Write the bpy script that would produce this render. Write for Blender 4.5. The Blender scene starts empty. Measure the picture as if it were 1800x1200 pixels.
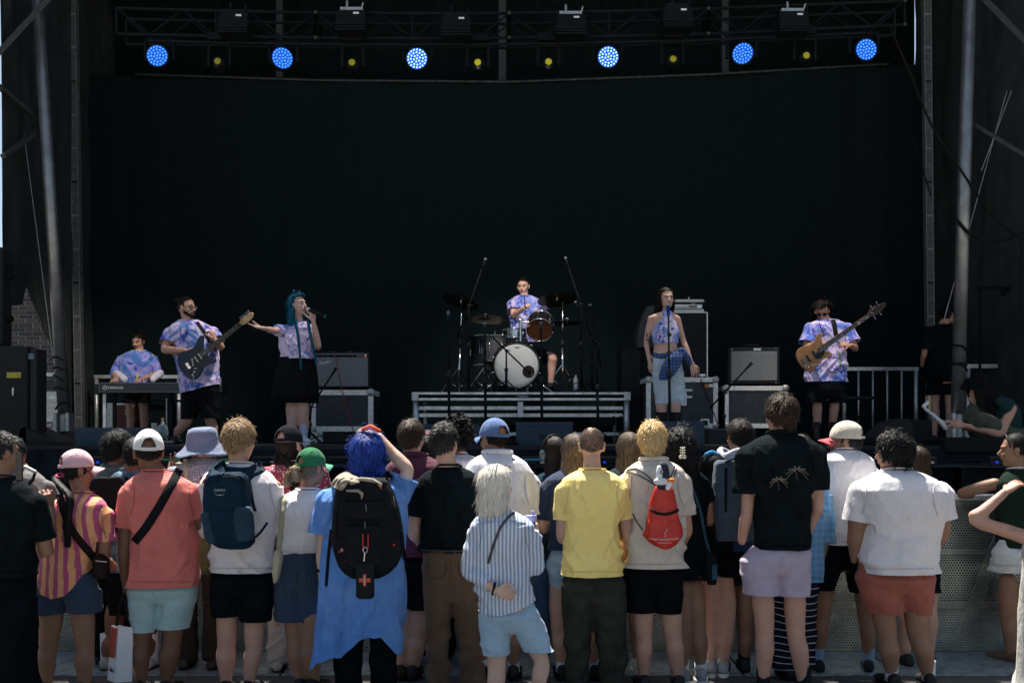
import bpy, math, random
import numpy as np
from mathutils import Vector, Matrix
R = math.radians
SC = bpy.context.scene
# ------------------------------------------------------------------ camera, sky, sun, exposure
cam_d = bpy.data.cameras.new('camera'); cam = bpy.data.objects.new('camera', cam_d)
SC.collection.objects.link(cam); SC.camera = cam
CAMH, HOR, F = 1.65, 765.0, 1800.0
cam.location = (0, 0, CAMH); cam.rotation_euler = (R(90), 0, 0)
cam_d.sensor_width = 36; cam_d.lens = 36; cam_d.shift_y = (HOR - 600) / 1800
cam_d.clip_start = 0.1; cam_d.clip_end = 2000
SUN_EL, SUN_AZ = R(66), R(-17)            # azimuth measured from +Y (beyond the stage) towards +X
w = bpy.data.worlds.new('World'); SC.world = w; w.use_nodes = True
nt = w.node_tree; bg = nt.nodes['Background']
sky = nt.nodes.new('ShaderNodeTexSky'); sky.sky_type = 'NISHITA'; sky.sun_disc = False
sky.sun_elevation = SUN_EL; sky.sun_rotation = SUN_AZ; sky.air_density = 0.75; sky.dust_density = 2.5; sky.ozone_density = 0.5
hm = nt.nodes.new('ShaderNodeMix'); hm.data_type = 'RGBA'; hm.blend_type = 'MULTIPLY'; hm.inputs[0].default_value = 1; hm.inputs[7].default_value = (.95, 1, .95, 1)
nt.links.new(sky.outputs[0], hm.inputs[6]); nt.links.new(hm.outputs[2], bg.inputs[0]); bg.inputs[1].default_value = 0.065
sl = bpy.data.lights.new('sun', 'SUN'); sl.energy = 5.0; sl.angle = R(0.55); sl.color = (1, 0.95, 0.87)
sun = bpy.data.objects.new('sun', sl); SC.collection.objects.link(sun)
sdir = Vector((math.sin(SUN_AZ) * math.cos(SUN_EL), math.cos(SUN_AZ) * math.cos(SUN_EL), math.sin(SUN_EL)))
sun.rotation_euler = (-sdir).to_track_quat('-Z', 'Y').to_euler(); sun.location = (-6, 20, 30)
SC.view_settings.view_transform = 'Standard'; SC.view_settings.look = 'None'
SC.view_settings.exposure = 1.33; SC.view_settings.gamma = 1; SC.view_settings.use_curve_mapping = False
SC.cycles.max_bounces = 6; SC.cycles.transparent_max_bounces = 12
SC.cycles.sample_clamp_indirect = 6

# ------------------------------------------------------------------ helpers
COL = SC.collection
rng = np.random.default_rng(7)
random.seed(7)
def W(px, py, D): return np.array([(px - 900) * D / F, D, CAMH - (py - HOR) * D / F])
def X(px, D): return (px - 900) * D / F
def Z(py, D): return CAMH - (py - HOR) * D / F
WLOC = {}
def wl(o): return WLOC.get(o.name, np.zeros(3)) if o is not None else np.zeros(3)
def props(o, label=None, cat=None, group=None, kind=None):
    if label: o['label'] = label
    if cat: o['category'] = cat
    if group: o['group'] = group
    if kind: o['kind'] = kind
    return o
def thing(name, label, cat, loc=(0, 0, 0), group=None):
    o = bpy.data.objects.new(name, None); COL.objects.link(o); o.empty_display_size = 0.1
    o.location = loc; WLOC[o.name] = np.array(loc, float)
    return props(o, label, cat, group)
class MB:
    def __init__(s): s.v = []; s.f = []; s.n = 0
    def add(s, v, f):
        v = np.asarray(v, float).reshape(-1, 3); s.v.append(v)
        n = s.n; s.f.extend([tuple(i + n for i in q) for q in f]); s.n += len(v); return s
    def verts(s): return np.concatenate(s.v) if s.v else np.zeros((0, 3))
    def rings(s, rs, cap=True, close=False):
        m = len(rs[0]); k = len(rs); f = []
        for i in range(k - 1 + (1 if close else 0)):
            a = i * m; b = ((i + 1) % k) * m
            for j in range(m):
                j2 = (j + 1) % m; f.append((a + j, a + j2, b + j2, b + j))
        V = np.concatenate(rs)
        if cap and not close:
            c0 = rs[0].mean(0); c1 = rs[-1].mean(0); V = np.vstack([V, c0, c1]); n0 = k * m
            for j in range(m):
                j2 = (j + 1) % m; f.append((j2, j, n0)); f.append(((k - 1) * m + j, (k - 1) * m + j2, n0 + 1))
        return s.add(V, f)
    def box(s, a, b, M=None):
        x0, y0, z0 = a; x1, y1, z1 = b
        v = np.array([[x0,y0,z0],[x1,y0,z0],[x1,y1,z0],[x0,y1,z0],[x0,y0,z1],[x1,y0,z1],[x1,y1,z1],[x0,y1,z1]], float)
        if M is not None: v = v @ M[0].T + M[1]
        return s.add(v, [(0,3,2,1),(4,5,6,7),(0,1,5,4),(1,2,6,5),(2,3,7,6),(3,0,4,7)])
    def bar(s, p, q, w_, h_=None, up=(0, 0, 1)):
        p = np.array(p, float); q = np.array(q, float); h_ = h_ or w_
        d = q - p; L = np.linalg.norm(d); d /= L
        u = np.array(up, float)
        if abs(d @ u) > .98: u = np.array([0, 1., 0])
        x = np.cross(d, u); x /= np.linalg.norm(x); z = np.cross(x, d)
        M = np.stack([x, d, z], 1)
        return s.box((-w_/2, 0, -h_/2), (w_/2, L, h_/2), (M, p))
    def rbox(s, a, b, r=.01, M=None):                 # box with chamfered edges
        a = np.array(a, float); b = np.array(b, float)
        o = [( -1,-1),(1,-1),(1,1),(-1,1)]
        rs = []
        c = (a + b) / 2; h = (b - a) / 2; r = min(r, h.min() * .9)
        for z, k in ((-h[2], r), (-h[2] + r, 0), (h[2] - r, 0), (h[2], r)):
            hx, hy = h[0] - k, h[1] - k; q = r
            pts = [(-hx+q,-hy),(hx-q,-hy),(hx,-hy+q),(hx,hy-q),(hx-q,hy),(-hx+q,hy),(-hx,hy-q),(-hx,-hy+q)]
            P = np.array([[x, y, z] for x, y in pts]) + c
            if M is not None: P = P @ M[0].T + M[1]
            rs.append(P)
        return s.rings(rs)
    def cyl(s, p, q, r0, r1=None, n=12):
        return s.tube([p, q], [r0, r0 if r1 is None else r1], n, rnd=False)
    def tube(s, pts, rad, n=8, rnd=False, flat=1.0, up=None):
        P = np.array(pts, float); k = len(P)
        if np.isscalar(rad): rad = [rad] * k
        T = np.gradient(P, axis=0) if k > 2 else np.array([P[1] - P[0]] * 2)
        T /= np.linalg.norm(T, axis=1)[:, None] + 1e-12
        u = np.array(up, float) if up is not None else (np.array([0, 0, 1.]) if abs(T[0][2]) < .9 else np.array([0, 1., 0]))
        rs = []; ang = np.arange(n) * 2 * math.pi / n
        for i in range(k):
            x = np.cross(u, T[i]); x /= np.linalg.norm(x) + 1e-12; y = np.cross(T[i], x); u = y
            c = np.cos(ang)[:, None] * x * rad[i] + np.sin(ang)[:, None] * y * rad[i] * flat
            if rnd and i == 0:
                for a in (80, 50, 25): rs.append(P[0] + c * math.cos(R(a)) - T[0] * rad[0] * math.sin(R(a)))
            rs.append(P[i] + c)
            if rnd and i == k - 1:
                for a in (25, 50, 80): rs.append(P[i] + c * math.cos(R(a)) + T[i] * rad[i] * math.sin(R(a)))
        return s.rings(rs)
    def ell(s, c, r, M=None, n=16, m=10):
        rs = []
        for i in range(1, m):
            t = math.pi * i / m; a = np.arange(n) * 2 * math.pi / n
            P = np.stack([np.cos(a) * math.sin(t) * r[0], np.sin(a) * math.sin(t) * r[1], np.full(n, math.cos(t)) * r[2]], 1)
            if M is not None: P = P @ M.T
            rs.append(P + np.array(c))
        return s.rings(rs[::-1])
    def lathe(s, prof, c, n=24, M=None, cap=True):     # prof: (r, z)
        a = np.arange(n) * 2 * math.pi / n; rs = []
        for r, z in prof:
            P = np.stack([np.cos(a) * r, np.sin(a) * r, np.full(n, z)], 1)
            if M is not None: P = P @ M.T
            rs.append(P + np.array(c))
        return s.rings(rs, cap)
    def prism(s, pts2, M, o, t0, t1, bev=0.0):         # outline in (u,v), extruded along w; M columns u,v,w
        P = np.array(pts2, float); c = P.mean(0); rs = []
        lv = [(t0, bev), (t0 + bev, 0), (t1 - bev, 0), (t1, bev)] if bev else [(t0, 0), (t1, 0)]
        for t, b in lv:
            Q = c + (P - c) * (1 - b / np.maximum(np.linalg.norm(P - c, axis=1), .01))[:, None] if b else P
            rs.append(np.column_stack([Q, np.full(len(Q), t)]) @ M.T + o)
        # signed order
        k = len(P); V = np.concatenate(rs); f = []
        for i in range(len(rs) - 1):
            for j in range(k):
                j2 = (j + 1) % k; f.append((i*k + j, i*k + j2, (i+1)*k + j2, (i+1)*k + j))
        f.append(tuple(range(k))[::-1]); f.append(tuple((len(rs)-1)*k + j for j in range(k)))
        return s.add(V, f)
def mkmesh(name, V, Fc, mat_, off, smooth=True, loc=None):
    me = bpy.data.meshes.new(name); me.from_pydata((V - off).tolist(), [], Fc); me.validate(clean_customdata=False)
    if mat_ is not None: me.materials.append(mat_)
    if smooth: me.polygons.foreach_set('use_smooth', [True] * len(me.polygons))
    me.update(); return me
def part(name, mb, mat_, parent=None, smooth=False, label=None, at=None, sharp=None):
    """ONE mesh object. at: world origin of the part (default: its parent's)"""
    off = wl(parent) if at is None else np.array(at, float)
    if isinstance(mb, MB): me = mkmesh(name, mb.verts(), mb.f, mat_, off, smooth)
    else: me = mb
    if smooth and sharp is not None:
        try: me.set_sharp_from_angle(angle=R(sharp))
        except Exception: pass
    o = bpy.data.objects.new(name, me); COL.objects.link(o)
    if parent is not None: o.parent = parent
    o.location = off - wl(parent); WLOC[o.name] = off
    if label: o['label'] = label
    return o
def solo(name, mb, mat_, label, cat, at=None, group=None, kind=None, smooth=False, sharp=40):
    if at is None:
        V = mb.verts(); at = np.array([V[:,0].mean(), V[:,1].mean(), V[:,2].min()])
    o = part(name, mb, mat_, None, smooth, None, at, sharp); return props(o, label, cat, group, kind)
def struct(name, mb, mat_, parent=None, smooth=False, at=(0,0,0)):
    o = part(name, mb, mat_, parent, smooth, None, at); 
    if parent is None: o['kind'] = 'structure'
    return o
def copy_tree(o, dx, label=None):
    def cp(s, par):
        c = s.copy(); COL.objects.link(c); c.parent = par
        for ch in s.children: cp(ch, c)
        return c
    r = cp(o, None); r.location = (o.location[0] + dx[0], o.location[1] + dx[1], o.location[2] + dx[2])
    WLOC[r.name] = np.array(r.location)
    if label: r['label'] = label
    return r
# ---- noise
def _h(i, j, k, s):
    n = (i * 374761393 + j * 668265263 + k * 1274126177 + s * 974711) & 0xffffffff
    n = ((n ^ (n >> 13)) * 1274126177) & 0xffffffff
    return ((n ^ (n >> 16)) & 0xffff) / 32767.5 - 1
def vnoise(p, s=0):
    p = np.asarray(p, float); i = np.floor(p).astype(np.int64); f = p - i; f = f * f * f * (f * (f * 6 - 15) + 10)
    r = 0
    for a in (0, 1):
        for b in (0, 1):
            for c in (0, 1):
                wt = (f[:,0] if a else 1-f[:,0]) * (f[:,1] if b else 1-f[:,1]) * (f[:,2] if c else 1-f[:,2])
                r = r + wt * _h(i[:,0]+a, i[:,1]+b, i[:,2]+c, s)
    return r
# ---- voxel remesh in a scratch scene
_ts = bpy.data.scenes.new('scratch')
def remesh(mb, vox, it=3, fac=.5):
    me = bpy.data.meshes.new('tmp'); me.from_pydata(mb.verts().tolist(), [], mb.f); me.update()
    o = bpy.data.objects.new('tmp', me); _ts.collection.objects.link(o)
    m = o.modifiers.new('r', 'REMESH'); m.mode = 'VOXEL'; m.voxel_size = vox; m.adaptivity = 0
    if it:
        q = o.modifiers.new('s', 'SMOOTH'); q.iterations = it; q.factor = fac
    vl = _ts.view_layers[0]; vl.update(); dg = vl.depsgraph; dg.update()
    r = bpy.data.meshes.new_from_object(o.evaluated_get(dg))
    n = len(r.vertices); co = np.empty(n*3); r.vertices.foreach_get('co', co); co = co.reshape(-1, 3)
    no = np.empty(n*3); r.vertex_normals.foreach_get('vector', no); no = no.reshape(-1, 3)
    nl = len(r.loops); lv = np.empty(nl, np.int64); r.loops.foreach_get('vertex_index', lv)
    fc = [tuple(x) for x in lv.reshape(-1, 4).tolist()] if nl == len(r.polygons) * 4 else [tuple(p.vertices) for p in r.polygons]
    bpy.data.objects.remove(o); bpy.data.meshes.remove(me); bpy.data.meshes.remove(r)
    return co, no, fc
# ------------------------------------------------------------------ materials
def srgb(r, g, b): return tuple(((c/255)/12.92 if c/255 <= .04045 else ((c/255+.055)/1.055)**2.4) for c in (r, g, b))
class NT:
    def __init__(s, name, rough=.8, metal=0, spec=.5):
        s.m = bpy.data.materials.new(name); s.m.use_nodes = True; s.t = s.m.node_tree; s.b = s.t.nodes['Principled BSDF']
        s.b.inputs['Roughness'].default_value = rough; s.b.inputs['Metallic'].default_value = metal; s.b.inputs['Specular IOR Level'].default_value = spec
        s.tc = s.t.nodes.new('ShaderNodeTexCoord').outputs['Object']
    def n(s, ty, **k):
        x = s.t.nodes.new('ShaderNode' + ty)
        for a, v in k.items():
            if hasattr(x, a): setattr(x, a, v)
        return x
    def l(s, a, b): s.t.links.new(a, b)
    def mapped(s, scale=(1,1,1), rot=(0,0,0), loc=(0,0,0), src=None):
        m = s.n('Mapping'); m.inputs['Scale'].default_value = scale; m.inputs['Rotation'].default_value = rot; m.inputs['Location'].default_value = loc
        s.l(src or s.tc, m.inputs[0]); return m.outputs[0]
    def noise(s, sc, det=3, rough=.55, dist=0, src=None):
        x = s.n('TexNoise'); x.inputs['Scale'].default_value = sc; x.inputs['Detail'].default_value = det; x.inputs['Roughness'].default_value = rough; x.inputs['Distortion'].default_value = dist
        s.l(src or s.tc, x.inputs['Vector']); return x.outputs['Fac']
    def ramp(s, fac, stops, interp='LINEAR'):
        x = s.n('ValToRGB'); x.color_ramp.interpolation = interp; e = x.color_ramp.elements
        while len(e) < len(stops): e.new(.5)
        for q, (p, c) in zip(e, stops):
            q.position = p; q.color = (*c, 1) if not np.isscalar(c) else (c, c, c, 1)
        s.l(fac, x.inputs[0]); return x.outputs[0]
    def mix(s, fac, a, b, mode='MIX'):
        x = s.n('Mix'); x.data_type = 'RGBA'; x.blend_type = mode
        for i, v in ((0, fac), (6, a), (7, b)):
            if isinstance(v, bpy.types.NodeSocket): s.l(v, x.inputs[i])
            else: x.inputs[i].default_value = v if i == 0 else (*v, 1)
        return x.outputs[2]
    def math(s, op, a, b=0):
        x = s.n('Math'); x.operation = op
        for i, v in ((0, a), (1, b)):
            if isinstance(v, bpy.types.NodeSocket): s.l(v, x.inputs[i])
            else: x.inputs[i].default_value = v
        return x.outputs[0]
    def sep(s, src=None):
        x = s.n('SeparateXYZ'); s.l(src or s.tc, x.inputs[0]); return x.outputs
    def color(s, c):
        if isinstance(c, bpy.types.NodeSocket): s.l(c, s.b.inputs['Base Color'])
        else: s.b.inputs['Base Color'].default_value = (*c, 1)
        return s
    def bump(s, h, st=.3, d=.01):
        x = s.n('Bump'); x.inputs['Strength'].default_value = st; x.inputs['Distance'].default_value = d
        s.l(h, x.inputs['Height']); s.l(x.outputs[0], s.b.inputs['Normal']); return s
    def vary(s, c, amt=.25, sc=6):
        f = s.noise(sc, 5); c2 = tuple(x * (1 - amt) for x in c); c3 = tuple(min(1, x * (1 + amt)) for x in c)
        return s.ramp(f, [(.3, c2), (.7, c3)])
_mc = {}
def plain(name, c, rough=.7, metal=0, amt=.15, sc=8, bump=0, spec=None):
    if name in _mc: return _mc[name]
    spec = spec if spec is not None else (.1 if max(c) < .015 else (.2 if max(c) < .03 else .5))
    t = NT(name, rough, metal, spec); t.color(t.vary(c, amt, sc))
    rr = t.ramp(t.noise(sc*3, 4), [(.3, max(0, rough - .12)), (.7, min(1, rough + .12))]); t.l(rr, t.b.inputs['Roughness'])
    if bump: t.bump(t.noise(sc*12, 4), bump, .01)
    _mc[name] = t.m; return t.m
def cloth(name, c, pat=None, c2=None, c3=None, sc=1.0, rough=.92, amt=.1, wr=.35, wy=True):
    if name in _mc: return _mc[name]
    dk = max(c) < .05
    t = NT(name, rough, 0, .06 if dk else .22); t.b.inputs['Sheen Weight'].default_value = .10; t.b.inputs['Sheen Roughness'].default_value = .6
    if max(c) < .05: t.b.inputs['Sheen Weight'].default_value = 0.0
    base = t.vary(c, amt, 9)
    wv = t.noise(4, 2, .5); 
    if pat == 'stripe_v' or pat == 'stripe_h' or pat == 'stripe_fine':
        off = t.n('VectorMath'); off.operation = 'ADD'
        sc_ = t.n('VectorMath'); sc_.operation = 'SCALE'; nz = t.n('TexNoise'); nz.inputs['Scale'].default_value = 5; nz.inputs['Detail'].default_value = 1; t.l(t.tc, nz.inputs['Vector'])
        t.l(nz.outputs['Color'], sc_.inputs[0]); sc_.inputs['Scale'].default_value = .035 if pat != 'stripe_fine' else .02
        t.l(t.tc, off.inputs[0]); t.l(sc_.outputs[0], off.inputs[1])
        o = t.sep(off.outputs[0]); ax = o[0] if pat != 'stripe_h' else o[2]
        fr = t.math('FRACT', t.math('MULTIPLY', ax, sc)); m = t.ramp(fr, [(0, 0), (.06, 0), (.12, 1), (.5, 1), (.56, 0)] if pat != 'stripe_h' else [(0, 1), (.1, 1), (.16, 0), (.9, 0)])
        base = t.mix(m, base, t.vary(c2, .12, 30))
    if pat == 'plaid':
        o = t.sep(); a = t.ramp(t.math('FRACT', t.math('MULTIPLY', o[0], sc)), [(0, 0), (.45, 0), (.5, 1), (.9, 1)]); b = t.ramp(t.math('FRACT', t.math('MULTIPLY', o[2], sc)), [(0, 0), (.45, 0), (.5, 1), (.9, 1)])
        base = t.mix(t.math('MULTIPLY', t.math('ADD', a, b), .5), base, c2)
        l = t.ramp(t.math('FRACT', t.math('MULTIPLY', o[0], sc*1.0)), [(0, 1), (.05, 0)]); base = t.mix(t.math('MULTIPLY', l, .5), base, c3 or c2)
    if pat in ('floral', 'spots', 'geo'):
        v = t.n('TexVoronoi'); v.inputs['Scale'].default_value = sc; t.l(t.mapped((1, .6, 1)), v.inputs['Vector'])
        if pat == 'geo':
            v.feature = 'DISTANCE_TO_EDGE'; v.inputs['Randomness'].default_value = .15
            m = t.ramp(v.outputs['Distance'], [(.0, 0), (.05, 0), (.08, 1), (.2, 1), (.24, 0)]); base = t.mix(m, base, c2)
        elif pat == 'spots':
            m = t.ramp(v.outputs['Distance'], [(.14, 1), (.17, 0)]); base = t.mix(m, base, c2)
        else:
            d = t.math('ADD', v.outputs['Distance'], t.math('MULTIPLY', t.noise(sc*2.2, 2), .5))
            m = t.ramp(d, [(.5, 1), (.56, 0)]); base = t.mix(m, base, c2)
            m = t.ramp(v.outputs['Distance'], [(.1, 1), (.13, 0)]); base = t.mix(m, base, c3)
    if pat == 'tiedye':
        o_ = sum(ord(ch) for ch in name)*1.37 % 17; n1 = t.noise(3.2, 4, .65, 1.2, t.mapped(loc=(o_, 0, o_))); n2 = t.noise(6+o_*.25, 4, .7, 1+o_*.1, t.mapped(loc=(3, o_, 2))); n3 = t.noise(5, 3, .6, 2.5, t.mapped((1, 1, .45), loc=(7, 2, o_)))
        base = t.mix(t.ramp(n1, [(.46, 0), (.56, .9)]), base, c2)
        base = t.mix(t.ramp(n2, [(.54, 0), (.60, 1)]), base, srgb(52, 78, 168))
        base = t.mix(t.ramp(n3, [(.58, 0), (.64, .55)]), base, srgb(130, 90, 190))
        if c3: base = t.mix(t.ramp(t.noise(9, 2, .5, 3, t.mapped((1, 1, .5), rot=(0, .6, 0), loc=(1, 4, 9))), [(.66, 0), (.69, 1)]), base, c3)
    if pat == 'denim':
        f = t.noise(220, 2, .6, 0, t.mapped((1, 1, .35))); base = t.mix(t.ramp(f, [(.35, 0), (.7, .45)]), base, tuple(min(1, x*2.1) for x in c))
        base = t.mix(t.ramp(t.noise(5, 2), [(.45, 0), (.75, .5)]), base, tuple(min(1, x*1.7) for x in c))
    if pat == 'faded':
        base = t.mix(t.ramp(t.noise(3, 5, .7, 1), [(.42, 0), (.7, .7)]), base, c2)
    t.color(base)
    rg = lambda sc_, ds, mp: t.math('POWER', t.math('SUBTRACT', 1.0, t.math('MULTIPLY', t.math('ABSOLUTE', t.math('SUBTRACT', t.noise(sc_, 2, .5, ds, mp), .5)), 5.0)), 2.0)
    cr = t.math('ADD', rg(4.5, .8, t.mapped((1, 1, .45), rot=(0, .45, 0))), t.math('MULTIPLY', rg(9, .9, t.mapped((1, 1, .5), rot=(0, -.6, 0), loc=(3, 3, 3))), .5))
    h = t.math('ADD', t.math('MULTIPLY', cr, wr*.5), t.math('ADD', t.math('MULTIPLY', t.noise(22, 4, .55, .6, t.mapped((1, 1, .55))), wr*.8), t.math('MULTIPLY', t.noise(480, 1), .05)))
    t.bump(h, .85, .03)
    _mc[name] = t.m; return t.m
def skin(name, c):
    if name in _mc: return _mc[name]
    t = NT(name, .55, 0, .35)
    base = t.vary(c, .09, 14); red = (min(1, c[0]*1.05), c[1]*.8, c[2]*.78)
    base = t.mix(t.ramp(t.noise(9, 5, .6), [(.45, 0), (.75, .55)]), base, red)
    base = t.mix(t.ramp(t.noise(120, 2), [(.55, 0), (.8, .18)]), base, tuple(x*.6 for x in c))
    t.color(base); t.bump(t.noise(160, 3), .15, .004)
    t.b.inputs['Subsurface Weight'].default_value = 0.0
    _mc[name] = t.m; return t.m
def hairmat(name, c, c2, rough=.6):
    if name in _mc: return _mc[name]
    t = NT(name, rough, 0, .18); a = t.n('Attribute'); a.attribute_name = 'tone'
    base = t.mix(a.outputs['Fac'], c, c2); t.color(base)
    _mc[name] = t.m; return t.m
def emit(name, c, st):
    st = st*.42
    t = NT(name, .3); t.b.inputs['Base Color'].default_value = (*[x*.3 for x in c], 1); t.b.inputs['Emission Color'].default_value = (*c, 1); t.b.inputs['Emission Strength'].default_value = st; return t.m
def text_mb(s, size, shear=0, ext=.0012):
    cu = bpy.data.curves.new('t', 'FONT'); cu.body = s; cu.size = size; cu.extrude = ext; cu.shear = shear; cu.align_x = 'CENTER'; cu.align_y = 'CENTER'; cu.resolution_u = 2
    o = bpy.data.objects.new('t', cu); _ts.collection.objects.link(o); vl = _ts.view_layers[0]; vl.update(); dg = vl.depsgraph; dg.update()
    r = bpy.data.meshes.new_from_object(o.evaluated_get(dg)); V = np.array([v.co[:] for v in r.vertices]); f = [tuple(p.vertices) for p in r.polygons]
    bpy.data.objects.remove(o); bpy.data.meshes.remove(r); return V, f
def text(name, s, size, pos, mat_, parent, ax=(1,0,0), up=(0,0,1), shear=0, bold=0):
    V, f = text_mb(s, size, shear); ax = np.array(ax, float); up = np.array(up, float); nn = np.cross(ax, up)
    mb = MB(); mb.add(V @ np.stack([ax, up, nn]) + np.array(pos), f); return part(name, mb, mat_, parent)
# shared materials
ALU = NT('brushed_aluminium', .42, .6); ALU.color(ALU.vary((.72, .71, .68), .22, 14)); ALU.bump(ALU.noise(60, 4), .2, .003)
_f = ALU.ramp(ALU.noise(9, 5), [(.3, .28), (.7, .55)]); ALU.l(_f, ALU.b.inputs['Roughness']); ALU = ALU.m
STEEL = plain('galvanised_steel', (.42, .42, .40), .45, .6, .3, 16, .1)
CHROME = plain('chrome', (.65, .65, .66), .18, 1, .1)
BLACKP = plain('black_plastic', (.018, .019, .021), .5, 0, .3, 20, .1)
BLACKM = plain('black_powder_coat', (.006, .0085, .009), .6, 0, .3, 20)
BLACKR = plain('black_rubber', (.012, .012, .012), .75)
TOLEX = plain('black_tolex', (.016, .017, .018), .6, 0, .3, 90, .5)
WHITE = plain('white_print', (.75, .75, .73), .6)
SILVER = plain('worn_case_edging', (.78, .75, .68), .5, .15, .22, 25, .15)
PANEL = plain('case_panel', (.020, .028, .034), .55, 0, .4, 12, .2)
# ================================================================== SETTING
DECK = 1.55
t = NT('asphalt', .9); t.color(t.mix(t.ramp(t.noise(1.5, 5), [(.4, 0), (.7, 1)]), t.vary((.055, .056, .06), .35, 60), (.09, .088, .085))); t.bump(t.noise(180, 4), .6, .01)
ASPH = t.m
mb = MB(); mb.add([[-400,-400,0],[400,-400,0],[400,600,0],[-400,600,0]], [(0,1,2,3)]); struct('ground', mb, ASPH)
t = NT('bounce_concrete', .9); t.color(t.vary((.24, .225, .205), .15, 2)); t.bump(t.noise(60, 4), .3, .01)
mb = MB(); mb.add([[-60,-90,.004],[60,-90,.004],[60,3.2,.004],[-60,3.2,.004]], [(0,1,2,3)]); struct('bounce_paving', mb, t.m)  # unseen pale paving, added to bounce sunlight onto stage and crowd
# stage deck and front
DECKM = plain('stage_deck', (.02, .021, .022), .6, 0, .3, 4, .1)
mb = MB(); mb.box((-7.6, 9.6, DECK-.06), (7.6, 17.2, DECK)); mb.box((-7.6, 9.57, DECK-.075), (7.6, 9.6, DECK+.004)); struct('stage_deck', mb, DECKM)
def curtain(x0, x1, y, z0, z1, nx, amp, fr, seed, nz=6, x_y=None):
    xs = np.linspace(0, 1, nx); zs = np.linspace(0, 1, nz); V = []
    for a in zs:
        for b in xs:
            x = x0 + (x1-x0)*b; yy = y if x_y is None else x_y(b)
            V.append([x, yy, z0 + (z1-z0)*a])
    V = np.array(V); q = V * [fr, 0, .35]; q[:,1] += V[:,1]*.3
    V[:,1] += amp * vnoise(q, seed) + amp*.5*vnoise(q*2.7, seed+1)
    f = [(i*nx+j, i*nx+j+1, (i+1)*nx+j+1, (i+1)*nx+j) for i in range(nz-1) for j in range(nx-1)]
    return V, f
def thick(V, f, th=.006):
    n = len(V); V2 = np.vstack([V, V + [0, th, 0]]); return V2, f + [tuple(i+n for i in q[::-1]) for q in f]
SKIRT = cloth('stage_skirt_cloth', (.012, .016, .022), amt=.4)
mb = MB(); mb.add(*thick(*curtain(-7.6, 7.6, 9.53, .01, DECK-.03, 260, .022, 5, 3))); struct('stage_skirt', mb, SKIRT, smooth=True)
BACKM = cloth('backdrop_cloth', (.0095, .0165, .0170), amt=.15, wr=.12)
def topy(px):                                            # gentle sag of the batten the cloth hangs from
    return np.interp(px, [240, 555, 895, 1245, 1557], [133, 143, 146, 133, 115])
V, f = curtain(X(140, 16), X(1645, 16), 16.0, DECK, 1, 320, .045, 1.6, 5, 30)
pxs = V[:,0] * F / 16 + 900; k = (V[:,2]-DECK)/(1-DECK); V[:,2] = DECK + k * (CAMH + (HOR - topy(pxs))*16/F - DECK)
mb = MB(); mb.add(*thick(V, f)); o = solo('backdrop_curtain', mb, BACKM, 'huge plain black cloth backdrop hanging behind the whole band', 'backdrop', smooth=True)
PIPE = plain('scuffed_black_pipe', (.045, .05, .05), .45, .3, .9, 30)
mb = MB(); mb.tube([[X(p, 16), 15.95, CAMH + (HOR-topy(p))*16/F] for p in range(240, 1561, 40)], .022, 8)
solo('backdrop_pipe', mb, PIPE, 'thin scuffed batten pipe along the top edge of the black backdrop', 'pipe', smooth=True)
ROOFM = cloth('roof_fabric', (.007, .011, .011), amt=.3)
mb = MB(); mb.add([[-9.5,11.6,11.0],[9.5,11.6,11.0],[9.5,19,12],[-9.5,19,12],[-9.5,11.6,11.15],[9.5,11.6,11.15],[9.5,19,12.15],[-9.5,19,12.15]], [(0,3,2,1),(4,5,6,7),(0,1,5,4),(2,3,7,6),(1,2,6,5),(3,0,4,7)])
struct('stage_roof', mb, ROOFM)  # unseen roof, height and front edge shaped for the shade line
mb = MB(); mb.box((-6.8, 17.3, 1.0), (6.8, 17.34, 11.5)); struct('rear_wall', mb, ROOFM)
# side tarpaulins
def tarp(name, pts, z1, botf, seed, mat_, label):
    nx, nz = 90, 34; P = np.array(pts); tt = np.linspace(0, 1, nx); c = np.linspace(0, 1, len(P))
    xs = np.interp(tt, c, P[:,0]); ys = np.interp(tt, c, P[:,1]); V = []
    for i in range(nz):
        for j in range(nx):
            zb = botf(xs[j]*F/ys[j]+900, ys[j]); V.append([xs[j], ys[j], zb + (z1-zb)*i/(nz-1)])
    V = np.array(V); q = V*[3, 1.2, .4]; V[:,0] += .07*vnoise(q, seed) + .03*vnoise(V*[8, 3, 1.2], seed+3)
    f = [(i*nx+j, i*nx+j+1, (i+1)*nx+j+1, (i+1)*nx+j) for i in range(nz-1) for j in range(nx-1)]
    n = len(V); V = np.vstack([V, V+[.004, .004, 0]]); f += [tuple(a+n for a in q[::-1]) for q in f]
    mb = MB(); mb.add(V, f); return solo(name, mb, mat_, label, 'tarpaulin', smooth=True)
t = NT('tarp_fabric', .75, 0, .3); t.color(t.vary((.042, .050, .045), .3, 3)); t.b.inputs['Transmission Weight'].default_value = 0
t.bump(t.noise(6, 4, .6, .8), .5, .03); TARP = t.m
tarp('side_tarpaulin', [(-5.80, 11.6), (-6.2, 13.5), (-6.55, 15.7), (-6.78, 17.28)], 11.2,
     lambda px, y: Z(np.interp(px, [0, 40, 46, 98, 104, 140], [540, 535, 500, 625, 745, 765]), y), 11, TARP, 'dark grey tarpaulin left of the stage, its lower corner lifted off the bricks')
tarp('side_tarpaulin', [(6.78, 17.28), (6.55, 15.7), (6.45, 14.6), (6.3, 13.2), (6.5, 11.6), (8.2, 11.3), (9.8, 11.2)], 11.2, lambda px, y: DECK, 21, TARP, 'tall olive grey tarpaulin closing the right side of the stage')
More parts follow.
